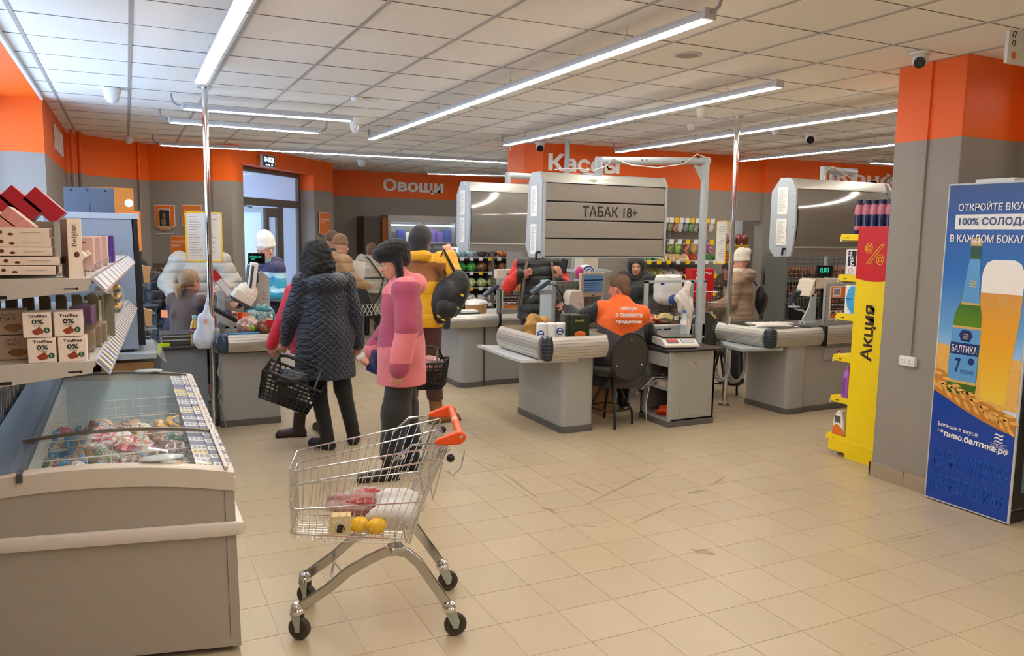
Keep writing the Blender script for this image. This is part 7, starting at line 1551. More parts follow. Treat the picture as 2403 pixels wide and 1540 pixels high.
for k, (x, m_, lb) in enumerate(((4.62, (176, 60, 40), 'red packet lying on the rear conveyor, leftmost'), (4.78, (196, 130, 60), 'tan packet on the rear conveyor beside the red one'), (4.94, (70, 110, 50), 'green packet in the middle of the rear conveyor'), (5.1, (186, 70, 60), 'pinkish packet on the rear conveyor behind the frame'), (5.26, (206, 190, 160), 'pale packet at the right end of the rear conveyor'))): lump('food_packet', lb, 'packet', (x, 7.12-.02*k, .83), (.085, .07, .05), 60+k, foil('packet_%d' % k, m_, (230, 200, 60)), .2)
# left checkout goods
lump('cereal_bag', 'teal and silver crisp bag standing on the left conveyor', 'bag', (1.06, 7.50, .92), (.13, .05, .13), 71, foil('teal_bag', (150, 176, 172), (20, 110, 116), s=14), .10)
q = MB(); q.ell((0, 0, .085), (.12, .045, .03), 16, 8); q.build('teal_top', mat('teal_top', (20, 110, 120), .3), bpy.data.objects['cereal_bag'])
lump('bread_bag', 'clear bag with brown bread and a green apple on the left conveyor', 'bag', (.93, 7.34, .885), (.085, .06, .075), 72, foil('bread_bag', (176, 124, 96), (214, 190, 176), s=18, coat=1), .14); q = MB(); q.ell((.035, -.045, -.02), (.032, .022, .034), 12, 8); q.build('green_apple', mat('apple_green', (120, 180, 50), .3), bpy.data.objects['bread_bag'])
lump('bread_loaf', 'round brown loaf wrapped in clear film with a red label, at the left conveyor end', 'bread', (1.09, 7.34, .875), (.07, .06, .065), 73, foil('loaf_brown', (140, 80, 48), (180, 120, 80), (210, 180, 160), coat=1), .10); q = MB(); q.box(0, .07, -.062, -.05, 0, .06); q.build('red_label', mat('loaf_label', (196, 40, 40), .4), bpy.data.objects['bread_loaf'])
label_box('juice_carton', 'small orange and red carton behind the bread bag on the left conveyor', 'carton', (.87, 7.46, .80), 0, (.10, .05, .19), ORP, [(0, .35, 0, 1, MATS['red_plastic'])])
ob = thing('oil_bottle', 'clear bottle of yellow oil with a dark label on the black desk top', 'bottle', (.505, 7.47, .715)); q = MB(); q.lathe([(.001, 0), (.036, 0), (.039, .01), (.038, .04), (.034, .055), (.038, .07), (.038, .17), (.016, .225), (.014, .24)], n=18); q.build('bottle_body', mat('oil_yellow', (206, 158, 40), .06, coat=1, alpha=.85), ob); q = MB(); q.lathe([(.0385, .10), (.0395, .105), (.0395, .15), (.0385, .155)], n=18); q.build('label', mat('oil_label', (110, 44, 24), .4, var=.4), ob); q = MB(); q.lathe([(.017, .235), (.018, .262), (.001, .265)], n=14); q.build('cap', mat('cap_pale_green', (150, 190, 170), .3), ob); text('Благо', UX, UZ, (0, -.041, .13), width=.05, material=WHT, parent=ob, depth=.001)
wbg = thing('hanging_bag', 'pale blue white carrier bag hanging beside the chrome pole over the desk', 'bag', (.60, 7.34, .98)); grow('bag_body', [('c', (0, 0, .06), (-.01, 0, -.02), .015, .05, {'S': (1, 1.8, 1)}), ('c', (-.01, 0, -.03), (-.03, 0, -.20), .06, .09, {'S': (1, 1.8, 1)}), ('c', (.0, 0, .05), (.03, 0, .35), .012, .008)], mat('bag_blue_white', (214, 224, 240), .35, bump=.4), wbg, res=.007, k=.04, disp=lambda X, Y, Z: .004*np.sin(X*70+Z*20))
text('К', UX, UZ, (-.01, -.062, -.04), width=.03, material=ORP, parent=wbg, depth=.001)
lp = thing('magazine', 'red and white magazine tilted in a clear holder behind the chrome pole', 'magazine', (.78, 7.75, 1.22)); q = MB(); q.box(-.035, .035, -.004, .004, -.16, .16, M=Matrix.Rotation(-.62, 4, 'Y')); q.build('cover', MATS['red_plastic'], lp); q = MB(); q.box(-.03, .03, -.009, -.004, -.15, .06, M=Matrix.Rotation(-.62, 4, 'Y')); q.build('white_page', PAPER, lp); q = MB(); q.prism([(-.10, .02), (.12, -.14), (.10, -.19), (-.10, -.08)], -.03, .0, ax='y'); q.build('clear_holder', GLASS, lp); q = MB(); q.box(-.05, .01, 0, .03, -.42, -.05); q.build('bracket', LGREY, lp)
t = thing('keyboard_stand', 'dark angled register keyboard on a grey bracket behind the chrome pole', 'keyboard', (.78, 7.62, .95)); M_ = Matrix.Rotation(.55, 4, 'Y'); q = MB(); q.box(-.12, .12, -.06, .06, -.012, .02, M=M_); q.build('keyboard', BLACKP, t, bevel=.004); q = MB()
for i in range(7):
    for j in range(3): q.box(-.1+.03*i, -.078+.03*i, -.05+.034*j, -.026+.034*j, .02, .03, M=M_)
q.build('keys', DGREY, t, smooth=0, kind='stuff'); q = MB(); q.box(-.11, .11, -.065, -.055, -.07, -.01, M=M_); q.build('bracket', BOOTH, t)
q = MB(); q.tube([(.69, 7.2, .62), (.66, 7.18, .5), (.70, 7.18, .4), (.66, 7.19, .3), (.70, 7.2, .12), (.72, 7.22, .0)], .006, 6); tag(q.build('hose', FLEX), 'pale bent cable running down between pole and left checkout', 'cable')
q = MB(); q.box(-.06, .06, -.02, .02, 0, .025); tag(q.build('neon_tool', mat('neon_yellow', (200, 220, 20), .4), loc=(.24, 7.46, .715), rot=(0, 0, .4)), 'small neon yellow tool on the black desk top', 'tool')
# ------------------------------------------------------------------ far fridge, vegetables, candy wall, wall opening, cage
ff = thing('display_fridge', 'far two door fridge with blue boxes, lit from within', 'fridge', (4.62, 15.2, 0))
q = MB(); q.box(0, 1.46, 0, .65, 1.92, 2.05).box(0, .05, 0, .65, 0, 1.92).box(1.41, 1.46, 0, .65, 0, 1.92).box(0, 1.46, .6, .65, 0, 1.92).box(0, 1.46, 0, .65, 0, .25); q.build('fridge_body', mat('fridge_grey', (176, 172, 166), .4, metal=.2), ff); q = MB(); q.box(-.45, -.02, .1, .65, 0, 2.02); q.build('brown_side', mat('brown_panel', (84, 72, 64), .5), ff); q = MB(); q.box(-.10, -.0, .04, .1, 1.3, 2.0); q.build('orange_strip', mat('dim_orange', (170, 80, 30), .5), ff)
q = MB(); q.box(.70, .76, -.02, .02, .25, 1.92).box(.02, .06, -.02, .02, .25, 1.92).box(1.40, 1.44, -.02, .02, .25, 1.92); q.build('door_frame', STEEL, ff)
for x in (.07, .77): q = MB(); q.box(x, x+.63, -.005, .005, .25, 1.92); q.build('door_glass', GLASS, ff); q = MB(); q.box(x, x+.6, .06, .10, 1.84, 1.87); q.build('lamp_tube', mat('fridge_lamp', (225, 238, 255), emit=7), ff)
for z in (.5, .85, 1.2, 1.5): q = MB(); q.box(.05, 1.41, .05, .6, z, z+.02); q.build('shelf', mat('fridge_shelf', (200, 210, 220), .4), ff)
cb_ = {'blue': mat('fridge_blue', (30, 60, 160), .35, var=.4, scale=15), 'violet': mat('fridge_violet', (110, 80, 170), .35, var=.3), 'white': WHITEP, 'dark': DGREY}
for j, z in enumerate((.52, .87, 1.22, 1.52)):
    for i in range(8):
        c_ = ['blue', 'dark', 'blue', 'white', 'white', 'blue', 'violet', 'violet'][(i+j*3) % 8]; q = MB(); q.box(0, .13, 0, .15, 0, .2+.05*((i*j) % 2)); tag(q.build('food_box', cb_[c_], loc=(4.72+.165*i, 15.38, z), bevel=.008), '%s box in the far fridge, %s shelf from below, %s from left' % (c_, ordn[j], ordn[i]), 'box', 'boxes in the far fridge')
def shelf_rows(name, label, x0, x1, y, zs, dep, m_, items, seed, cat='shelf', r0=(.07, .06, .06), iname='produce', grp=None, ilabel='', icat='vegetable', price=True, tilt=0):
    t = thing(name, label, cat, (0, 0, 0)); r_ = random.Random(seed); L_ = []
    for j, z in enumerate(zs):
        q = MB(); q.box(x0, x1, y, y+dep, z-.02, z); s_ = q.build('shelf_board', m_, t)
        if price:
            n = int((x1-x0)/.16)
            for i in range(n): xx = x0+(x1-x0)*(i+.3)/n; q = MB(); q.box(xx, xx+.07, y-.012, y-.008, z-.055, z+.005); q.build('price_tag', YEL if r_.random() < .5 else WHT, s_, smooth=0)
        n = int((x1-x0)/(r0[0]*2.05)); c_ = items[j % len(items)]
        for i in range(n):
            xx = x0+r0[0]+(x1-x0-2*r0[0])*i/max(1, n-1); ca = c_[i*len(c_)//n]
            o = bagmesh((0, 0, 0), (r0[0], r0[1], r0[2]), seed*31+i*7+j, .12, 12, 8).build(iname, ca[1], smooth=60, loc=(xx, y+r0[1]+.02, z+r0[2]), rot=(tilt, 0, r_.uniform(-.3, .3))); tag(o, ilabel % (ca[0], ['lowest', 'second', 'third', 'fourth', 'fifth'][j], ['first', 'second', 'third', 'fourth', 'fifth', 'sixth', 'seventh', 'eighth', 'ninth', 'tenth', 'eleventh', 'twelfth', 'thirteenth', 'fourteenth', 'fifteenth', 'sixteenth'][min(i, 15)]), icat, grp)
    return t
def I(n, c, **k): return (n, foil('item_'+n.replace(' ', '_'), c, tuple(min(255, int(v*1.25+20)) for v in c), tuple(int(v*.5+110) for v in c), s=30))
vg = shelf_rows('produce_rack', 'open refrigerated rack with cabbages, carrots and cucumbers under the left tobacco cabinet', 4.75, 6.45, 12.3, (.55, .82, 1.08, 1.32), .5, mat('rack_grey', (150, 156, 158), .4), [[I('white bag', (206, 206, 196)), I('pale root', (214, 200, 170))], [I('cabbage', (172, 188, 130)), I('cabbage', (172, 188, 130)), I('lettuce', (130, 170, 70))], [I('green cucumber', (60, 150, 50)), I('brown onion', (122, 76, 44)), I('brown onion', (122, 76, 44)), I('brown onion', (122, 76, 44))], [I('frosted pack', (140, 170, 176)), I('dark tray', (66, 54, 46)), I('orange crate', (196, 110, 40)), I('olive leaf', (110, 116, 50))]], 3, r0=(.085, .08, .075), grp='produce in the refrigerated rack', ilabel='%s on the %s shelf of the produce rack, %s from left')
q = MB(); q.box(4.7, 6.5, 12.85, 12.95, 0, 1.5).box(4.68, 4.72, 12.3, 12.95, 0, 1.45).box(6.5, 6.54, 12.3, 12.95, 0, 1.45).box(5.55, 5.59, 12.28, 12.9, 0, 1.4).box(4.7, 6.5, 12.25, 12.9, .0, .40); q.build('rack_frame', mat('rack_frame', (120, 116, 110), .5), vg); q = MB(); q.box(4.75, 6.45, 12.4, 12.45, 1.46, 1.48); q.build('rack_lamp', MATS['fridge_lamp'], vg)
# candy wall
cw = thing('candy_wall', 'wall shelving with sweets and yellow price tags right of the tobacco cabinet', 'shelf', (0, 0, 0)); CX0, CX1 = 6.35, 7.66
q = MB()
for z in (1.96, 1.68): q.cyl((CX0, 9.22, z), (CX1, 9.22, z), .008, n=6)
for x in (6.4, 7.0, 7.6): q.box(x-.015, x+.015, 9.33, 9.37, .3, 2.0)
q.build('rail', STEEL, cw)
hc_ = [('blue', (60, 110, 140)), ('green', (40, 120, 40)), ('grey', (120, 120, 110)), ('dark green', (60, 96, 44)), ('red', (150, 50, 44)), ('white', (214, 214, 210))]; hd = [('lime', (130, 206, 40)), ('lime', (130, 206, 40)), ('olive', (100, 110, 30)), ('lime', (130, 206, 40)), ('dark red', (150, 44, 34)), ('yellow', (230, 180, 30)), ('magenta', (196, 70, 160)), ('magenta', (196, 70, 160))]
for z, L_, nm_ in ((1.87, hc_*2, 'upper'), (1.57, hd, 'lower')):
    n = len(L_)
    for i, (c_, rgb_) in enumerate(L_):
        x = 6.62+(CX1-6.66)*i/(n-1); q = MB(); q.ell((0, 0, 0), (.055, .03, .085), 12, 8, fn=lambda v: 1+.06*math.sin(v.x*8)); o = tag(q.build('candy_bag', foil('candy_'+c_.replace(' ', '_'), rgb_, (226, 220, 190), rgb_, s=28), loc=(x, 9.2, z), smooth=60), '%s candy bag hanging on the %s rail, %s from left' % (c_, nm_, (ordn+['ninth', 'tenth', 'eleventh', 'twelfth'])[i]), 'candy', 'candy bags hanging on the wall rails'); q = MB(); q.box(-.035, .035, -.05, -.045, .05, .12); q.build('price_tag', YEL if i % 3 == 1 else WHT, o, smooth=0)
shelf_rows('candy_shelf', 'slanted candy shelves with rows of bright yellow price tags', 6.3, 7.6, 8.95, (.62, .95, 1.20, 1.40), .35, mat('candy_shelf_grey', (190, 188, 182), .4), [[I('dark bar', (70, 60, 56)), I('grey bar', (140, 130, 120))], [I('silver bar', (150, 150, 146)), I('red bar', (160, 40, 40))], [I('olive bar', (130, 116, 50)), I('grey bar', (140, 130, 120)), I('maroon bar', (110, 40, 44)), I('silver bar', (150, 150, 146))], [I('green bar', (40, 110, 60)), I('tan bar', (190, 160, 110)), I('tan bar', (190, 160, 110)), I('red bar', (160, 40, 40)), I('green bar', (40, 110, 60))]], 5, r0=(.045, .11, .035), iname='candy_bar_box', grp='sweets on the slanted shelves', ilabel='%s box on the %s candy shelf, %s from left', icat='sweets', tilt=.3)
# wall opening with goods behind
shelf_rows('goods_rack', 'bright shelving seen through the wall opening', 8.1, 9.3, 10.2, (.75, 1.05, 1.33, 1.60), .4, mat('wood_shelf', (230, 190, 140), .5), [[I('white pack', (222, 216, 206))], [I('red pack', (190, 60, 40)), I('pink pack', (220, 160, 150))], [I('brown pack', (110, 70, 50)), I('orange pack', (214, 130, 50)), I('white pack', (222, 216, 206))], [I('orange pack', (214, 130, 50)), I('white pack', (222, 216, 206)), I('violet pack', (120, 100, 150)), I('maroon pack', (120, 50, 50))]], 9, r0=(.06, .05, .085), iname='grocery_pack', grp='packs seen through the wall opening', ilabel='%s on the %s shelf through the wall opening, %s from left', icat='pack')
q = MB(); q.box(8.06, 8.1, 10.2, 10.6, 0, 1.65).box(9.3, 9.34, 10.2, 10.6, 0, 1.65); q.build('rack_post', STEEL, bpy.data.objects['goods_rack'])
q = MB(); q.box(8.0, 9.6, 10.75, 10.8, 0, 2.9); wn = struct(q.build('wall_storage', mat('storage_white', (214, 224, 236), .5))); lamp((8.2, 10.0), (9.4, 10.0), 'lamp glowing inside the room behind the wall opening', z=2.5, conduit=0, hooks=2)
# wire cage with onions, basket in it
cg = thing('wire_cage', 'wire mesh produce cage behind the right checkout', 'cage', (0, 0, 0)); gx0, gx1, gy = 8.7, 10.1, 8.75; q = MB()
for k in range(24): x = gx0+(gx1-gx0)*k/23; q.cyl((x, gy, .3), (x, gy, 1.45), .004, n=4, cap=False)
for k in range(20): z = .3+1.15*k/19; q.cyl((gx0, gy, z), (gx1, gy, z), .004, n=4, cap=False)
q.build('mesh_front', STEEL, cg, kind='stuff'); q = MB(); q.box(gx0-.04, gx0, gy-.02, gy+.4, 0, 1.5).box(gx1, gx1+.04, gy-.02, gy+.4, 0, 1.5).box(gx0, gx1, gy+.38, gy+.4, .2, 1.45); [q.box(gx0, gx1, gy, gy+.4, z-.02, z) for z in (.55, .85, 1.12)]; q.build('cage_frame', mat('cage_grey', (130, 130, 126), .4, metal=.3), cg)
ON = mat('onion_skin', (170, 106, 72), .35, var=.5, scale=10)
for j, z in enumerate((1.12, .85)):
    q = MB(); r_ = random.Random(j+3)
    for k in range(150): q.ell((gx0+.05+r_.random()*1.3, gy+.04+r_.random()*.25, z+.03+r_.random()*.13), (.032, .032, .03), 7, 5)
    tag(q.build('onions', ON), ['pile of brown onions on the upper shelf of the wire cage', 'pile of brown onions on the lower shelf of the wire cage'][j], 'onions', kind='stuff')
q = MB(); q.box(8.62, 8.95, 8.35, 8.6, .55, .75); tag(q.build('black_crate', BLACKP, bevel=.01), 'black plastic basket standing before the wire cage', 'basket'); q = MB(); q.box(8.6, 9.0, 8.3, 8.65, 0, .55); tag(q.build('plinth_box', BOOTHD), 'dark plinth box under the black plastic basket', 'plinth')
# floor scuffs
SC = mat('dirt_smear', (132, 110, 80), .5, alpha=.26, var=.4, scale=14)
for k, (p0, p1, w_) in enumerate((((1375, 1185), (1550, 1100), .03), ((1480, 1230), (1595, 1180), .03), ((1180, 1110), (1260, 1170), .03), ((1330, 1120), (1420, 1165), .028), ((1270, 1190), (1310, 1205), .05), ((1615, 1160), (1660, 1150), .06), ((1670, 1140), (1700, 1120), .03), ((1290, 1205), (1370, 1195), .008), ((1460, 1108), (1510, 1132), .008), ((1420, 1187), (1475, 1178), .008), ((1565, 1160), (1592, 1175), .008), ((2080, 1275), (2220, 1245), .012), ((1620, 1290), (1680, 1300), .08), ((1110, 1080), (1180, 1100), .02), ((1330, 1230), (1430, 1240), .02))):
    a_ = at(*p0, Z=0); b_ = at(*p1, Z=0); d = (b_-a_); L_ = d.length; d.normalize(); n = Vector((-d.y, d.x, 0)); r_ = random.Random(k); N = 8; lo = []; hi = []
    for i in range(N+1): f = i/N; c = a_.lerp(b_, f)+n*r_.uniform(-.2, .2)*w_; ww = w_*(.25+.75*math.sin(PI*f))*r_.uniform(.5, 1.1)/2; hi.append(c+n*ww+Vector((0, 0, .0012))); lo.append(c-n*ww+Vector((0, 0, .0012)))
    q = MB(); q.add(lo+hi, [(i, i+1, N+2+i, N+1+i) for i in range(N)]); q.build('floor_smear', SC, floor, smooth=0)
BLK = fabric('black_cloth', (22, 22, 24), amt=.4); BOOTB = mat('black_leather', (24, 22, 22), .4, bump=.2); HAIRD = mat('dark_hair', (22, 17, 15), .75, var=.3, scale=60, bump=.8, bscale=120)
HAIRL = mat('light_brown_hair', (150, 118, 86), .5, var=.3, scale=50, bump=.8, bscale=120)
# --- 1 woman in the navy quilted coat
NAVY = fabric('navy_quilted', (26, 34, 48), 'quilt', .052, .5, 1.0)
t, J, R, s = person('woman seen from behind in a navy quilted coat with dark curly hair, with black basket', (1.385, 6.27, 0), face_img(757, 12), 1.63, head=(25, 5), res=.008, skin=SKIN2,
    pose=dict(hc=(-.065, .01, 1.585), elL=(-.27, .02, 1.12), wrL=(-.29, .17, .90), elR=(.25, -.03, 1.11), wrR=(.29, .05, .86), anL=(.0, -.06, .09), toL=(-.09, .09, .03), anR=(.24, .03, .09), toR=(.30, .19, .03), knL=(-.06, .02, .49), knR=(.15, .02, .49)),
    hands=dict(L=dict(d=V3(-.3, .25, -.85), n=(.3, .9, .2), curl=.75), R=dict(d=V3(.05, .35, -.9), n=(-.4, .8, .1), curl=.6)))
coat(t, J, s, NAVY, .60, name='quilted_coat', th=1.12, flare=1.18, sleeve=.068, cuff=.056, hood=[((0, -.13, 1.40), (.15, .085, .07)), ((-.09, -.08, 1.41), (.075, .08, .05)), ((.09, -.08, 1.41), (.075, .08, .05))], disp=folds(.003), res=.009)
trousers(t, J, s, BLK, bot=.12, wid=.9); boots(t, J, s, BOOTB, top=.20)
grow('hair', onhead(J, R, s, [('e', (0, -.02, .04), (.112, .125, .11)), ('e', (0, -.06, -.05), (.12, .09, .12)), ('e', (-.075, -.03, -.10), (.06, .07, .09)), ('e', (.075, -.04, -.10), (.06, .07, .09)), ('c', (-.085, .03, .0), (-.08, .03, -.10), .035, .03), ('c', (.085, .03, .0), (.08, .02, -.10), .035, .03), ('c', (0, .06, .105), (0, .085, .085), .035, .02)]), HAIRD, t, res=.007, k=.03, disp=lambda X, Y, Z: .008*np.sin(X*50+3*np.sin(Z*40))*np.sin(Y*55+2*np.sin(Z*33+1))+.004*np.sin(X*120+Z*60)*np.sin(Y*110-Z*50))
# --- 2 person in red behind her
REDJ = fabric('red_jacket', (206, 14, 44), 'puffer', .13, .5, .5)
t, J, R, s = person('person in a bright red jacket mostly hidden behind the navy quilted coat', (1.38, 6.76, 0), face_img(735, 28), 1.50, head=(0, 10), skin=SKIN2,
    pose=dict(elL=(-.29, .0, 1.14), wrL=(-.38, .06, .90), anL=(-.16, -.02, .09), toL=(-.31, .05, .03)), hands=dict(L=dict(d=V3(-.1, .3, -.8), n=(.9, .2, 0), curl=.9)), res=.009)
coat(t, J, s, REDJ, .80, name='red_jacket', th=1.08, sleeve=.070, cuff=.056, disp=folds(.003)); trousers(t, J, s, fabric('grey_sweatpants', (150, 146, 140), amt=.6), bot=.22, wid=.85)
boots(t, J, s, mat('brown_black_boot', (52, 38, 34), .4, bump=.3), top=.27, sole=BLACKP)
grow('hair', onhead(J, R, s, [('e', (0, -.015, .045), (.088, .105, .09)), ('e', (0, -.05, -.03), (.085, .06, .09))]), HAIRD, t, res=.010, k=.03, disp=wavy(.003, 80))
# --- 3 woman in pink
PK1 = fabric('pink_fleece', (224, 124, 130), 'fuzzy', rough=.9, amt=.25); PK2 = fabric('rose_boucle', (176, 76, 102), 'fuzzy', rough=.95, amt=.8)
t, J, R, s = person('woman in a pink hooded fleece coat, black fur hat and wide black trousers', (1.715, 5.33, 0), face_img(940, 96), 1.66, head=(4, 20), res=.0065,
    pose=dict(hc=(0, .055, 1.565), neck=(0, .0, 1.42), elL=(-.285, -.01, 1.12), wrL=(-.315, .05, .845), elR=(.22, .02, 1.12), wrR=(.18, .19, .90), shL=(-.175, -.01, 1.37), shR=(.175, -.01, 1.37), anL=(-.10, .10, .09), toL=(-.11, .28, .03), anR=(.12, -.10, .09), toR=(.15, .06, .03), knL=(-.10, .05, .49), knR=(.10, -.03, .49)),
    hands=dict(L=dict(d=V3(.08, .12, -.9), n=(.95, .1, .1), curl=.85), R=dict(d=V3(0, .4, -.6), n=(-.6, .5, 0), curl=.8)))
def pinkfn(C):
    a = np.abs(C[:, 0]); z = C[:, 2]; y = C[:, 1]
    el = J['elL'][2]
    up = (z > 1.01*s-.3*np.clip(y, -.2, .2)) & ((z < 1.34*s) | ((a > .13*s) & (z < 1.44*s)))
    def sd(p, q): ab = q-p; tt = np.clip(((C-p) @ ab)/(ab @ ab), 0, 1); return np.linalg.norm(C-p-tt[:, None]*ab, axis=1)
    sl = (np.minimum(sd(J['elL'], J['wrL']), sd(J['elR'], J['wrR'])) < .10*s) & (a > .20*s); m_ = np.where(sl, z > 1.10*s, up)
    return np.where(m_ | (sl & (z < .895*s)), 1, 0)
coat(t, J, s, [PK1, PK2], .695, name='pink_coat', th=1.0, flare=1.12, sleeve=.080, cuff=.074, deep=1.08, slv_end=.97, hood=[((0, -.10, 1.41), (.13, .085, .075)), ((-.09, -.02, 1.41), (.06, .09, .05)), ((.09, -.02, 1.41), (.06, .09, .05)), ((0, .09, 1.35), (.06, .045, .05))], matfn=pinkfn, disp=folds(.003), res=.008)
trousers(t, J, s, fabric('charcoal_wool', (36, 35, 34), amt=.5), bot=.16, wid=1.25, k=.05); boots(t, J, s, BOOTB, top=.26, sole=BLACKP, name='lace_boot')
FUR = fabric('black_fur', (16, 15, 16), 'fuzzy', rough=.95, amt=1.0)
grow('fur_hat', onhead(J, R, s, [('e', (0, -.015, .075), (.112, .135, .088)), ('c', (-.085, -.02, .02), (-.072, .0, -.10), .036, .024), ('c', (.085, -.02, .02), (.072, .0, -.10), .036, .024), ('c', (-.072, .0, -.09), (0, .045, -.13), .018, .018), ('c', (.072, .0, -.09), (0, .045, -.13), .018, .018), ('e', (0, .092, .092), (.08, .036, .04)), ('e', (0, -.07, .02), (.09, .06, .08))]), FUR, t, res=.0075, k=.025, disp=wavy(.003, 140))
bagt = thing('handbag', 'small navy handbag held in front of the woman in pink', 'bag', (1.575, 5.50, .73), face_img(880, 20)); q = MB(); q.prism([(-.10, 0), (.10, 0), (.085, .17), (-.085, .17)], -.04, .04, ax='x'); q.build('bag_body', mat('navy_leather', (30, 46, 84), .4), bagt, bevel=.012)
q = MB(); q.tube([(0, -.07, .16), (0, -.05, .25), (0, .05, .25), (0, .07, .16)], .006, 6); q.build('strap', mat('navy_leather', (30, 46, 84)), bagt)
# --- 4 man in yellow with backpack
YJ = fabric('yellow_jacket', (236, 172, 16), 'puffer', .17, .55, .5); YB_ = fabric('brown_yoke', (150, 92, 44), amt=.3)
t, J, R, s = person('man in a mustard yellow jacket with brown yoke, swinging a black backpack', (2.39, 6.86, 0), face_img(985, -15), 1.78, head=(-10, 10), res=.008,
    pose=dict(elR=(.31, .04, 1.24), wrR=(.23, .12, 1.45), shR=(.18, 0, 1.41), elL=(-.24, .0, 1.11), wrL=(-.20, .12, .90), anR=(.16, -.05, .09), toR=(.30, .06, .03), anL=(-.10, .02, .09)),
    hands=dict(R=dict(d=V3(-.3, .1, .8), n=(-.3, .9, 0), curl=.95), L=dict(d=V3(0, .2, -.9), n=(.9, .3, 0), curl=.9)))
coat(t, J, s, [YJ, YB_], .84, name='yellow_jacket', th=1.0, sleeve=.072, cuff=.058, matfn=lambda C: np.where((C[:, 2] > 1.24*s) & (C[:, 2] < 1.42*s-.10*np.abs(C[:, 0])) & (C[:, 1] < .02) & (np.abs(C[:, 0]) < .24*s), 1, 0), disp=folds(.005), hood=[((0, -.06, 1.46), (.12, .09, .06))], res=.009)
trousers(t, J, s, fabric('brown_corduroy', (84, 44, 34), amt=.5), bot=.20, wid=1.05); boots(t, J, s, mat('tan_suede', (150, 100, 52), .8, bump=.3), top=.24, sole=mat('boot_sole', (120, 90, 60), .7))
grow('black_hood', onhead(J, R, s, [('e', (0, -.015, .035), (.095, .115, .105)), ('c', (0, -.05, -.02), (0, -.03, -.13), .085, .085), ('s', (0, .10, .0), (.06, .06, .07))]), fabric('black_hood', (34, 30, 30), amt=.5), t, res=.010, k=.04)
# backpack
bp = thing('backpack', 'black backpack with yellow marks swinging by its strap from a raised hand', 'backpack', (2.60, 6.66, 1.165), face_img(1062, 0)); M_ = Matrix.Rotation(math.radians(24), 4, 'Y')
q = MB(); q.ell((0, 0, 0), (.145, .10, .235), 24, 16, M=M_, fn=crumple(0, 0, 31, amp=.08)); q.ell((-.03, -.07, -.10), (.10, .06, .10), 18, 12, M=M_); q.build('bag_body', fabric('backpack_nylon', (20, 20, 22), amt=.7, rough=.5), bp, smooth=60)
q = MB(); rr = random.Random(5)
for (x, z, a_) in ((.09, .06, .6), (.05, -.05, .3), (.10, -.06, .9), (-.02, -.10, .2), (.04, -.14, .6), (.09, -.15, .1), (-.02, -.20, .5), (.03, -.21, .2)):
    q = MB(); c = M_ @ Vector((x, -.085 if abs(x) < .06 else -.07, z)); q.ell(c, (.021, .018, .010), 10, 6, M=Matrix.Rotation(a_, 4, 'Y')); q.build('yellow_mark', mat('reflex_yellow', (222, 206, 40), .4), bp)
q = MB(); q.tube([(-.04, 0, .20), (-.10, 0, .32), (-.06, .0, .42), (.0, 0, .30), (.06, .0, .18)], .014, 6); q.build('strap', BLACKP, bp)
# --- 5 woman in white beanie, teal jacket
TJ = [fabric('teal_jacket', (28, 146, 176), amt=.5, rough=.5), fabric('pale_aqua', (168, 210, 222), amt=.5, rough=.5), fabric('jacket_navy', (34, 34, 82), amt=.5, rough=.5), fabric('lilac_grey', (140, 146, 176), amt=.4, rough=.5)]
t, J, R, s = person('woman in a white knitted beanie and banded navy and turquoise ski jacket', (1.31, 8.62, 0), face_img(630, 128), 1.62, head=(6, 14), res=.008,
    pose=dict(elL=(-.26, .03, 1.12), wrL=(-.15, .24, 1.10), elR=(.26, .05, 1.12), wrR=(.16, .27, 1.02)), hands=dict(L=dict(d=V3(.5, .6, .1), n=(.2, 0, -.9), curl=.7), R=dict(d=V3(-.4, .6, .1), n=(.1, 0, -.9), curl=.7)))
def tealfn(C):
    z = C[:, 2]/s; a = np.abs(C[:, 0])/s; w_ = .012*np.sin(C[:, 0]*40)
    o = np.where(z > 1.36, 2, np.where(z+w_ > 1.31, 1, np.where(z+w_ > 1.21, 0, np.where(z+w_ > 1.16, 1, np.where(z+w_ > 1.09, 0, np.where(z+w_ > 1.06, 3, 2))))))
    return np.where((C[:, 1] > .17) & (z < 1.14), 2, o)
coat(t, J, s, TJ, .82, name='ski_jacket', th=1.12, sleeve=.074, cuff=.056, matfn=tealfn, disp=folds(.004), hood=[((0, -.09, 1.47), (.13, .09, .06)), ((0, .05, 1.43), (.085, .07, .045))])
trousers(t, J, s, fabric('dark_blue_pants', (34, 36, 60)), bot=.12); boots(t, J, s, BOOTB, top=.2)
def beanie(J, R, s, t, m_, hgt=.11, name='beanie', pom=False):
    L_ = [('e', (0, -.02, .065+hgt*.25), (.092, .108, .07+hgt*.55)), ('c', (0, -.01, .055), (0, -.015, .06), .098, .098, {'S': (1, .9, 2.2)})]
    if pom: L_.append(('e', (0, -.10, .16), (.05, .05, .05), {'k': .01}))
    return grow(name, onhead(J, R, s, L_), m_, t, res=.008, k=.02, cut=lambda X, Y, Z: (lambda q: .040*s-q)((X-J['hc'][0])*R[0, 2]+(Y-J['hc'][1])*R[1, 2]+(Z-J['hc'][2])*R[2, 2]))
beanie(J, R, s, t, fabric('white_knit', (232, 228, 214), 'fuzzy', rough=.9, amt=.3), .13)
grow('scarf', [('c', J['neck']+V3(0, .0, .01), J['neck']+V3(0, .02, .03), .082*s, .078*s)], mat('grey_green_scarf', (120, 140, 140), .8, var=.3, bump=.4), t, res=.010)
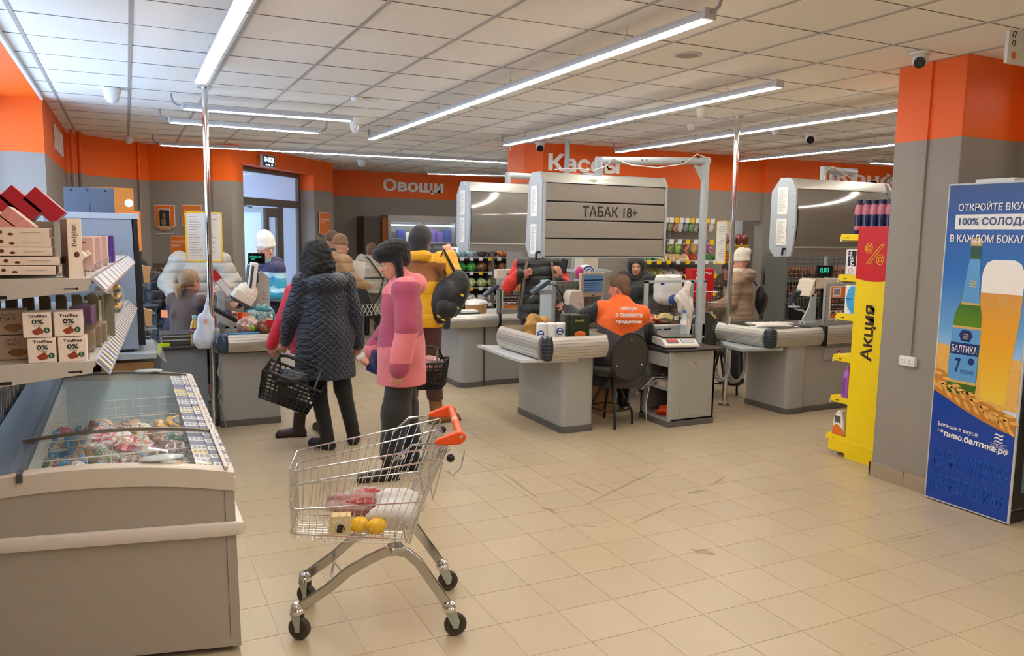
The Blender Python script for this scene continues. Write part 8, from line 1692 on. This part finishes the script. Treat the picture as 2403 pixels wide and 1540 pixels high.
hb = thing('handbag', 'black shoulder bag at the hip of the woman in the white beanie', 'bag', (1.47, 8.45, .93), face_img(650, 0)); q = MB(); q.box(-.12, .13, -.04, .04, -.10, .13); q.build('bag_body', mat('black_bag', (34, 34, 36), .4), hb, bevel=.015); q = MB(); q.box(-.12, .13, -.045, -.04, .02, .13); q.build('flap', mat('black_bag', (34, 34, 36)), hb)
# --- 6 cream puffer person
CRM = fabric('cream_puffer', (172, 164, 148), 'puffer', .10, .55, .8)
t, J, R, s = person('person in a bulky cream puffer coat, head hidden by the yellow framed sheet', (.67, 8.75, 0), face_img(475, 168), 1.70, head=(0, 10), res=.008, skin=SKIN2,
    pose=dict(shL=(-.20, 0, 1.40), shR=(.20, 0, 1.40), elL=(-.33, .04, 1.18), wrL=(-.20, .25, 1.10), elR=(.33, .03, 1.18), wrR=(.22, .24, 1.08)), hands=dict(L=dict(d=V3(.3, .7, .2), n=(.3, 0, -.9), curl=.8), R=dict(d=V3(-.6, .6, 0), n=(0, 0, -.9), curl=.5)))
coat(t, J, s, CRM, .72, name='puffer_coat', th=1.06, sleeve=.082, cuff=.06, k=.022, disp=puff(.10, .008)); trousers(t, J, s, BLK); boots(t, J, s, BOOTB)
grow('hair', onhead(J, R, s, [('e', (0, -.015, .05), (.085, .10, .085))]), HAIRD, t, res=.010)
# --- 7 cashier with ponytail (seated)
BV = fabric('brown_vest', (84, 60, 44), amt=.5); SIT = dict(hipL=(-.09, .0, .56), hipR=(.09, 0, .56), pelvis=(0, 0, .60), chest=(0, .01, .92), neck=(0, .01, 1.10), hc=(0, .045, 1.25), shL=(-.17, .01, 1.06), shR=(.17, .01, 1.06), elL=(-.22, .0, .80), elR=(.22, .0, .80), wrL=(-.14, .26, .86), wrR=(.14, .26, .86), knL=(-.13, .42, .56), knR=(.13, .42, .56), anL=(-.13, .40, .12), anR=(.13, .40, .12), toL=(-.14, .56, .06), toR=(.14, .56, .06))
p = dict(SIT); p.update(wrR=(.12, .42, .92), elR=(.25, .16, .86))
t, J, R, s = person('seated cashier with a blonde ponytail and brown vest at the left checkout', (.50, 8.20, 0), face_img(430, -42), 1.66, head=(-12, 5), res=.008, skin=SKIN2, pose=p, hands=dict(R=dict(d=V3(.1, .9, 0), n=(0, 0, -1), curl=.4)))
def vestfn(C): return np.where((np.abs(C[:, 0]) > .165*s) & (C[:, 2] < 1.03*s), 1, 0)
coat(t, J, s, [BV, mat('patterned_sleeve', (44, 40, 56), .7, var=.9, scale=70)], .50, name='brown_vest', th=1.08, sleeve=.066, cuff=.05, matfn=vestfn, disp=folds(.004)); trousers(t, J, s, BLK, bot=.14)
grow('hair', onhead(J, R, s, [('e', (0, -.02, .035), (.088, .108, .10)), ('c', (0, -.10, -.03), (0, -.14, -.06), .035, .035), ('c', (0, -.14, -.06), (.02, -.15, -.15), .036, .014)]), HAIRL, t, res=.007, k=.015, disp=wavy(.002, 120))
q = MB(); q.tube([Vector(J['hc']+R@V3(.034*math.cos(a_), -.122+.01*math.sin(a_), -.048+.03*math.sin(a_))*s) for a_ in [i*PI/6 for i in range(12)]], .009, 6, closed=True); q.build('hair_band', BLACKP, t)
q = MB(); q.box(-.05, .03, -.004, .004, -.035, .035, M=Matrix.Translation((-.10, -.185, .93))); q.build('orange_badge', ORP, t)
st_ = thing('stool', 'office stool under the pony tailed cashier, hidden behind the desk', 'stool', (.50, 8.20, 0)); q = MB(); q.cyl((0, 0, .40), (0, 0, .46), .18, n=20); q.build('seat', BLACKP, st_); q = MB(); q.cyl((0, 0, .05), (0, 0, .4), .025, n=10); [q.cyl((0, 0, .06), (.25*math.cos(a_), .25*math.sin(a_), .03), .015, n=6) for a_ in [i*2*PI/5 for i in range(5)]]; q.build('base', DGREY, st_)
# --- 8 dark coat person behind cream coat
t, J, R, s = person('person in a black coat bending down at the far left behind the cooler', (.32, 9.35, 0), face_img(385, 110), 1.60, head=(0, 40), res=.011, pose=dict(hc=(0, .26, 1.36), neck=(0, .18, 1.28), chest=(0, .10, 1.15), shL=(-.17, .15, 1.25), shR=(.17, .15, 1.25), elL=(-.22, .20, 1.0), elR=(.22, .2, 1.0), wrL=(-.2, .35, .85), wrR=(.2, .35, .85)))
coat(t, J, s, fabric('black_puffer', (24, 24, 27), 'puffer', .1, .5, .8), .50, name='black_coat', th=1.2, sleeve=.085, cuff=.06, disp=puff(.11, .008)); trousers(t, J, s, BLK); boots(t, J, s, BOOTB); grow('black_hood', onhead(J, R, s, [('e', (0, -.02, .03), (.10, .12, .11)), ('c', (0, -.03, 0), (0, -.05, -.10), .09, .09), ('s', (0, .11, -.01), (.06, .06, .07))]), BLK, t, res=.011, k=.03)
# --- 9 tan coat, 10 cream far, 11 brown hat
TAN = fabric('tan_puffer', (182, 142, 100), 'puffer', .12, .6, .7)
t, J, R, s = person('person in a tan puffer coat and brown beanie in profile in the far queue', (2.60, 10.75, 0), face_img(792, -72), 1.62, head=(0, 5), res=.010, pose=dict(elL=(-.24, .02, 1.12), wrL=(-.16, .24, 1.08), elR=(.26, .05, 1.14), wrR=(.2, .28, 1.06)))
coat(t, J, s, TAN, .60, name='puffer_coat', th=1.18, sleeve=.085, cuff=.06, disp=puff(.12, .01), hood=[((0, -.10, 1.45), (.14, .1, .08))]); trousers(t, J, s, BLK); boots(t, J, s, BOOTB); beanie(J, R, s, t, fabric('brown_knit', (150, 112, 76), 'fuzzy', amt=.4), .08)
tag(MB().box(-.09, .09, -.01, .01, -.16, .16).build('paper_sheet', PAPER, loc=(2.86, 10.82, 1.16), rot=(0, .1, -.3)), 'white paper sheet held before the person in the tan coat', 'paper')
FC = fabric('far_cream_jacket', (196, 188, 172), 'puffer', .13, .6, .7)
t, J, R, s = person('far person from behind in a cream jacket with black cross strap and black boots', (3.66, 13.0, 0), face_img(878, 8), 1.54, head=(0, 0), res=.011, pose=dict(elL=(-.25, .03, 1.12), wrL=(-.22, .2, 1.0)))
coat(t, J, s, FC, .78, name='cream_jacket', th=1.15, sleeve=.08, cuff=.06, disp=puff(.13, .008)); trousers(t, J, s, fabric('khaki_pants', (150, 142, 126)), bot=.38, wid=1.05); boots(t, J, s, BOOTB, top=.42)
grow('hair', onhead(J, R, s, [('e', (0, -.02, .03), (.09, .11, .10)), ('e', (0, -.05, -.05), (.09, .07, .10))]), mat('brown_hair', (120, 84, 56), .5, var=.3, bump=.5), t, res=.011, k=.03)
q = MB(); q.tube([(-.14, .05, 1.33), (-.06, -.15, 1.28), (.10, -.19, 1.05), (.2, -.05, .9)], .012, 6); q.build('cross_strap', BLACKP, t)
t, J, R, s = person('person with a brown hat and dark clothes behind the tan coat', (2.72, 11.7, 0), face_img(786, -60), 1.66, head=(0, 0), res=.012); coat(t, J, s, BLK, .7, name='dark_coat', th=1.1); trousers(t, J, s, BLK); boots(t, J, s, BOOTB); beanie(J, R, s, t, fabric('dark_brown_knit', (92, 66, 50), 'fuzzy', amt=.4), .08)
# stroller beside
sr = thing('stroller', 'black stroller with pale lattice pocket in the far queue', 'stroller', (3.30, 12.6, 0), .4); q = MB(); q.prism([(-.3, .35), (.25, .35), (.35, .85), (.1, 1.0), (-.15, .6)], -.2, .2, ax='x'); q.build('seat_body', BLK, sr, bevel=.03); q = MB()
for a_, b_ in ((-.22, -.3), (.22, -.3), (-.22, .3), (.22, .3)): q.lathe([(.07, -.02), (.10, -.018), (.10, .018), (.07, .02)], (a_, b_, .10), n=18, M=Matrix.Rotation(PI/2, 4, 'Y'))
q.build('wheel', BLACKP, sr); q = MB()
for a_ in (-.22, .22): q.cyl((a_, -.3, .1), (a_, .3, .9), .012, n=6).cyl((a_, .3, .1), (a_, -.3, .7), .012, n=6)
q.cyl((-.22, -.42, 1.0), (.22, -.42, 1.0), .014, n=6).cyl((-.22, -.3, .7), (-.22, -.42, 1.0), .012, n=6).cyl((.22, -.3, .7), (.22, -.42, 1.0), .012, n=6); q.build('frame', DGREY, sr)
q = MB()
for k in range(5): q.cyl((-.16+.08*k-.06, -.33, .40), (-.16+.08*k+.06, -.33, .58), .006, n=5).cyl((-.16+.08*k+.06, -.33, .40), (-.16+.08*k-.06, -.33, .58), .006, n=5)
q.build('lattice_pocket', PAPER, sr)
# --- 12 man in black vest with red sleeves
VS = [fabric('black_down_vest', (34, 34, 32), 'puffer', .10, .5, .9), fabric('red_sleeve', (214, 42, 28), amt=.5)]
t, J, R, s = person('man in a black down vest with red sleeves, head hidden by the tobacco cabinet', (4.0, 7.62, 0), face_img(1285, 182), 1.74, head=(0, 5), res=.007, skin=SKIN2,
    pose=dict(elR=(.32, .03, 1.14), wrR=(.20, .17, 1.28), elL=(-.28, .06, 1.15), wrL=(-.22, .22, 1.24), shR=(.18, 0, 1.37), shL=(-.18, 0, 1.37)), hands=dict(R=dict(d=V3(-.75, .2, .15), n=(0, -.8, .2), curl=.7), L=dict(d=V3(.2, .3, .8), n=(.5, -.6, 0), curl=.5)))
coat(t, J, s, VS, .80, name='down_vest', th=1.1, sleeve=.064, cuff=.05, matfn=lambda C: np.where((np.abs(C[:, 0]) > .235*s) | (C[:, 2] > 1.47*s), 1, 0), disp=puff(.10, .010)); trousers(t, J, s, BLK); boots(t, J, s, BOOTB)
q = MB(); q.tube([(.13, .10, 1.44), (.155, .17, 1.30), (.17, .17, 1.1), (.18, .1, .98)], .016, 6).tube([(-.13, .10, 1.44), (-.155, .17, 1.30), (-.17, .17, 1.1), (-.18, .1, .98)], .016, 6); q.build('backpack_strap', mat('khaki_strap', (120, 102, 78), .8), t)
grow('hair', onhead(J, R, s, [('e', (0, -.015, .05), (.085, .10, .085))]), HAIRD, t, res=.010)
tag(MB().box(-.012, .012, -.04, .04, -.075, .075).build('phone', BLACKP, loc=(4.17, 7.38, 1.40), rot=(.1, .1, .3), bevel=.004), 'black phone held upright by the man in the black vest', 'phone')
# --- 13 old woman in black hood
t, J, R, s = person('elderly woman in a black hooded coat facing the camera behind the conveyor', (5.50, 7.95, 0), face_img(1497, 170), 1.50, head=(8, 8), res=.007, skin=SKIN, pose=dict(hc=(0, .06, 1.54), wrL=(-.15, .25, .95), wrR=(.15, .25, .95)))
coat(t, J, s, fabric('black_green_coat', (32, 36, 34), amt=.6, rough=.5), .55, name='black_coat', th=1.12, sleeve=.078, cuff=.06, disp=folds(.006)); trousers(t, J, s, BLK); boots(t, J, s, BOOTB)
grow('black_hood', onhead(J, R, s, [('e', (0, -.02, .04), (.125, .125, .125)), ('c', (0, -.02, .0), (0, .0, -.14), .12, .10), ('s', (0, .13, -.02), (.088, .13, .105))]), fabric('black_green_coat2', (30, 34, 32), amt=.6, rough=.5), t, res=.008, k=.02); grow('hair', onhead(J, R, s, [('e', (0, .0, .065), (.082, .088, .05))]), mat('grey_fringe', (120, 106, 92), .6, var=.3), t, res=.009)
# --- 14 cashier in orange vest
OV = [fabric('orange_vest', (250, 102, 10), amt=.35, rough=.6), fabric('vest_charcoal', (72, 66, 72), amt=.7, rough=.6), fabric('navy_sleeve', (22, 22, 34), amt=.5)]
p = dict(SIT); p.update(neck=(0, .03, 1.08), hc=(-.01, .07, 1.22), shL=(-.18, .04, 1.02), shR=(.19, .0, .99), elL=(-.37, .20, .92), wrL=(-.44, .44, 1.0), elR=(.30, .10, .78), wrR=(.20, .33, .80))
t, J, R, s = person('young cashier from behind in a bright orange vest reaching left to the printer', (4.14, 6.22, 0), face_img(1478, 12), 1.72, head=(52, 12), res=.0065, skin=SKIN2, pose=p, hands=dict(L=dict(d=V3(-.6, .5, .25), n=(.2, .5, -.8), curl=.55)))
def ovfn(C):
    x, z = C[:, 0]/s, C[:, 2]/s; v = z > .80+.45*np.abs(x)
    o = np.where(v, 0, 1); o = np.where((x < -.225) & (z > .75), 2, o); return np.where((x > .26) & (z < .9), 2, o)
coat(t, J, s, OV, .33, name='orange_vest', th=1.22, flare=1.25, sleeve=.074, cuff=.052, matfn=ovfn, disp=folds(.004), k=.05, res=.008); trousers(t, J, s, BLK, bot=.14); boots(t, J, s, BOOTB, top=.2)
for k, (tx, z, w_) in enumerate((('забочусь', 1.06, .16), ('о свежести', 1.0, .245), ('продуктов!', .94, .235))): text(tx, UX, UZ, (.035, -.195*s, z*s), width=w_, height=.034 if k else .038, material=WHT, parent=t, depth=.014, bold=.02)
grow('hair', onhead(J, R, s, [('e', (0, -.018, .05), (.084, .103, .085)), ('e', (0, -.07, -.01), (.068, .04, .07)), ('c', (0, .05, .10), (.03, .07, .085), .03, .02)]), mat('short_brown_hair', (112, 82, 58), .6, var=.3, scale=60, bump=.7, bscale=150), t, res=.006, k=.015, disp=wavy(.0015, 160))
q = MB(); q.tube([Vector(J['wrL']+V3(.01, -.02, -.01)+V3(.5, .6, 0)*.036*math.cos(a_)+V3(0, 0, 1)*.036*math.sin(a_)) for a_ in [i*PI/6 for i in range(12)]], .006, 6, closed=True); q.build('wrist_watch', CHROME, t)
sk = thing('stool', 'round backed black stool the orange vested cashier sits on', 'stool', (3.96, 6.08, 0)); DKC = fabric('stool_cloth', (52, 48, 44), 'fuzzy', amt=.5); SM = mat('stool_steel', (44, 46, 48), .35, metal=.5)
q = MB(); q.cyl((0, 0, .47), (0, 0, .53), .19, n=28); q.build('seat', DKC, sk, bevel=.015)
MBk = frameM((-.0, -.285, .665), Vector((1, 0, 0)), Vector((0, -.10, 1)).normalized()); n_ = 36
q = MB(); q.prism([(.185*math.cos(2*PI*i/n_), .21*math.sin(2*PI*i/n_)) for i in range(n_)], -.012, .012, M=MBk); q.build('backrest', DKC, sk, bevel=.006); q = MB(); q.tube([MBk @ Vector((.19*math.cos(2*PI*i/n_), .215*math.sin(2*PI*i/n_), 0)) for i in range(n_)], .013, 8, closed=True); q.build('backrest_rim', BLACKP, sk)
for a_ in (90, 205, 335): q = MB(); c = MBk @ Vector((.145*math.cos(math.radians(a_)), .165*math.sin(math.radians(a_)), .013)); q.ell(c, (.008, .006, .008), 10, 6); q.build('rivet', CHROME, sk)
q = MB(); q.tube([(-.14, -.27, .60), (-.13, -.22, .50), (-.08, -.10, .46)], .010, 6).tube([(.14, -.27, .60), (.13, -.22, .50), (.08, -.10, .46)], .010, 6); q.build('back_support', SM, sk)
for a_ in (250, 340, 70, 160): r_ = math.radians(a_); q = MB(); q.tube([(.03*math.cos(r_), .03*math.sin(r_), .47), (.07*math.cos(r_), .07*math.sin(r_), .38), (.21*math.cos(r_), .21*math.sin(r_), .11), (.215*math.cos(r_), .215*math.sin(r_), .0)], .0125, 8); q.build('leg', SM, sk)
q = MB(); q.tube([(.175*math.cos(2*PI*i/28), .175*math.sin(2*PI*i/28), .16) for i in range(28)], .008, 6, closed=True); q.build('foot_ring', SM, sk)
# --- 15 woman with pompom hat
BG = fabric('beige_coat', (160, 132, 106), 'puffer', .12, .6, .6)
t, J, R, s = person('woman in a white pompom hat and beige coat behind the right checkout', (6.44, 7.20, 0), face_img(1738, 76), 1.52, head=(22, 5), res=.007, pose=dict(elL=(-.24, .05, 1.10), wrL=(-.16, .32, 1.02), elR=(.24, .05, 1.1), wrR=(.16, .32, 1.02)))
coat(t, J, s, BG, .74, name='beige_coat', th=1.2, sleeve=.082, cuff=.06, disp=puff(.14, .010), hood=[((0, -.11, 1.45), (.13, .09, .075))]); trousers(t, J, s, BLK); boots(t, J, s, BOOTB, top=.25)
beanie(J, R, s, t, fabric('pom_knit', (226, 218, 200), 'fuzzy', rough=.9, amt=.5), .11, 'pompom_hat', pom=True)
grow('scarf', [('c', J['neck']+V3(0, .02, .0), J['neck']+V3(0, .03, .03), .118*s, .11*s), ('c', J['neck']+V3(-.05, .06, -.03), J['neck']+V3(.05, .07, -.06), .06*s, .05*s)], fabric('cream_scarf', (214, 202, 182), 'fuzzy', amt=.5), t, res=.009, k=.03)
bk2 = thing('backpack', 'black backpack worn by the woman in the pompom hat', 'backpack', (6.70, 7.12, 1.00), face_img(1778, 76)); q = MB(); q.ell((0, 0, 0), (.10, .07, .165), 20, 14, fn=crumple(0, 0, 14, amp=.08)); q.build('bag_body', MATS['backpack_nylon'], bk2, smooth=60); q = MB(); q.tube([(-.08, .04, .17), (-.1, .12, .3), (-.1, .3, .2), (-.1, .2, -.1)], .012, 6); q.build('strap', BLACKP, bk2)
# --- 16 legs of someone on the stool behind the right chrome pole are furniture only: second stool
sk2 = dup(sk, (5.80, 6.75, 0), label='black stool behind the right chrome pole with a round foot ring'); sk2.rotation_euler = (0, 0, PI)
# ------------------------------------------------------------------ baskets
def basket(loc, rot, label, hold=True):
    t = thing('shopping_basket', label, 'basket', loc); t.rotation_euler = rot; BKM = mat('basket_black', (18, 18, 19), .35)
    L_, W_, H_ = .23, .155, .22; l2, w2 = .19, .12
    q = MB()
    def P(u, v, z): f = (z/H_); return Vector((u*(l2+(L_-l2)*f), v*(w2+(W_-w2)*f), z))
    for (ax, n) in (('x', 11), ('y', 8)):
        for sg in (-1, 1):
            for k in range(n+1):
                u = -1+2*k/n; f = (lambda z: P(u, sg, z)) if ax == 'x' else (lambda z: P(sg, u, z)); q.tube([f(0), f(H_)], .0055, 4)
            for z in (.0, .03, .06, .09, .12, .15, .18): q.tube([P(-1, sg, z), P(1, sg, z)] if ax == 'x' else [P(sg, -1, z), P(sg, 1, z)], .006, 4)
    q.build('lattice_wall', BKM, t, kind='stuff')
    q = MB(); q.tube([P(-1, -1, H_), P(1, -1, H_), P(1, 1, H_), P(-1, 1, H_)], .011, 8, closed=True); q.build('rim', BKM, t); q = MB(); q.box(-l2, l2, -w2, w2, -.002, .004).box(-.08, .08, -W_*.93, -W_*.90, .08, .16); q.build('base', BKM, t)
    for sg in (-1, 1): q = MB(); q.tube([(-L_*.75, sg*W_, H_), (-L_*.72, sg*.03+.0, H_+.105), (-L_*.5, sg*.022, H_+.125), (L_*.5, sg*.022, H_+.125), (L_*.72, sg*.03, H_+.105), (L_*.75, sg*W_, H_)], .0085, 8); q.build('handle', BKM, t)
    return t
b1 = basket((1.06, 6.20, .42), (math.radians(6), math.radians(22), -math.radians(18)), 'black perforated shopping basket hanging tilted from the hand of the navy coated woman')
tag(bagmesh((1.12, 6.20, .60), (.13, .08, .05), 41, .25).build('dark_packet', mat('dark_plastic_pack', (60, 62, 66), .3, coat=.5, bump=.5), smooth=60), 'crumpled dark packet inside the tilted black basket', 'packet')
b2 = basket((2.22, 6.35, .42), (0, math.radians(-4), -math.radians(30)), 'black shopping basket behind the coat of the woman in pink')
tag(bagmesh((2.24, 6.33, .62), (.12, .07, .06), 43, .25).build('meat_pack', mat('meat_in_film', (200, 150, 140), .2, var=.5, scale=14, coat=.6), smooth=60), 'clear wrapped pinkish pack on top of the basket behind the woman in pink', 'packet')
cn_ = thing('drink_can', 'white and green can held in the right hand of the navy coated woman', 'can', (1.715, 6.27, .745)); M_ = Matrix.Rotation(math.radians(62), 4, 'Y') @ Matrix.Rotation(0, 4, 'X'); q = MB(); q.lathe([(.02, -.09), (.026, -.085), (.026, .08), (.02, .088)], n=16, M=M_); q.build('can_body', WHITEP, cn_); q = MB(); q.lathe([(.0265, .03), (.0265, .055)], n=16, M=M_); q.build('green_band', mat('can_green', (40, 140, 110), .3), cn_); q = MB(); q.lathe([(.021, .088), (.018, .09), (.001, .09)], n=16, M=M_); q.build('can_top', CHROME, cn_)
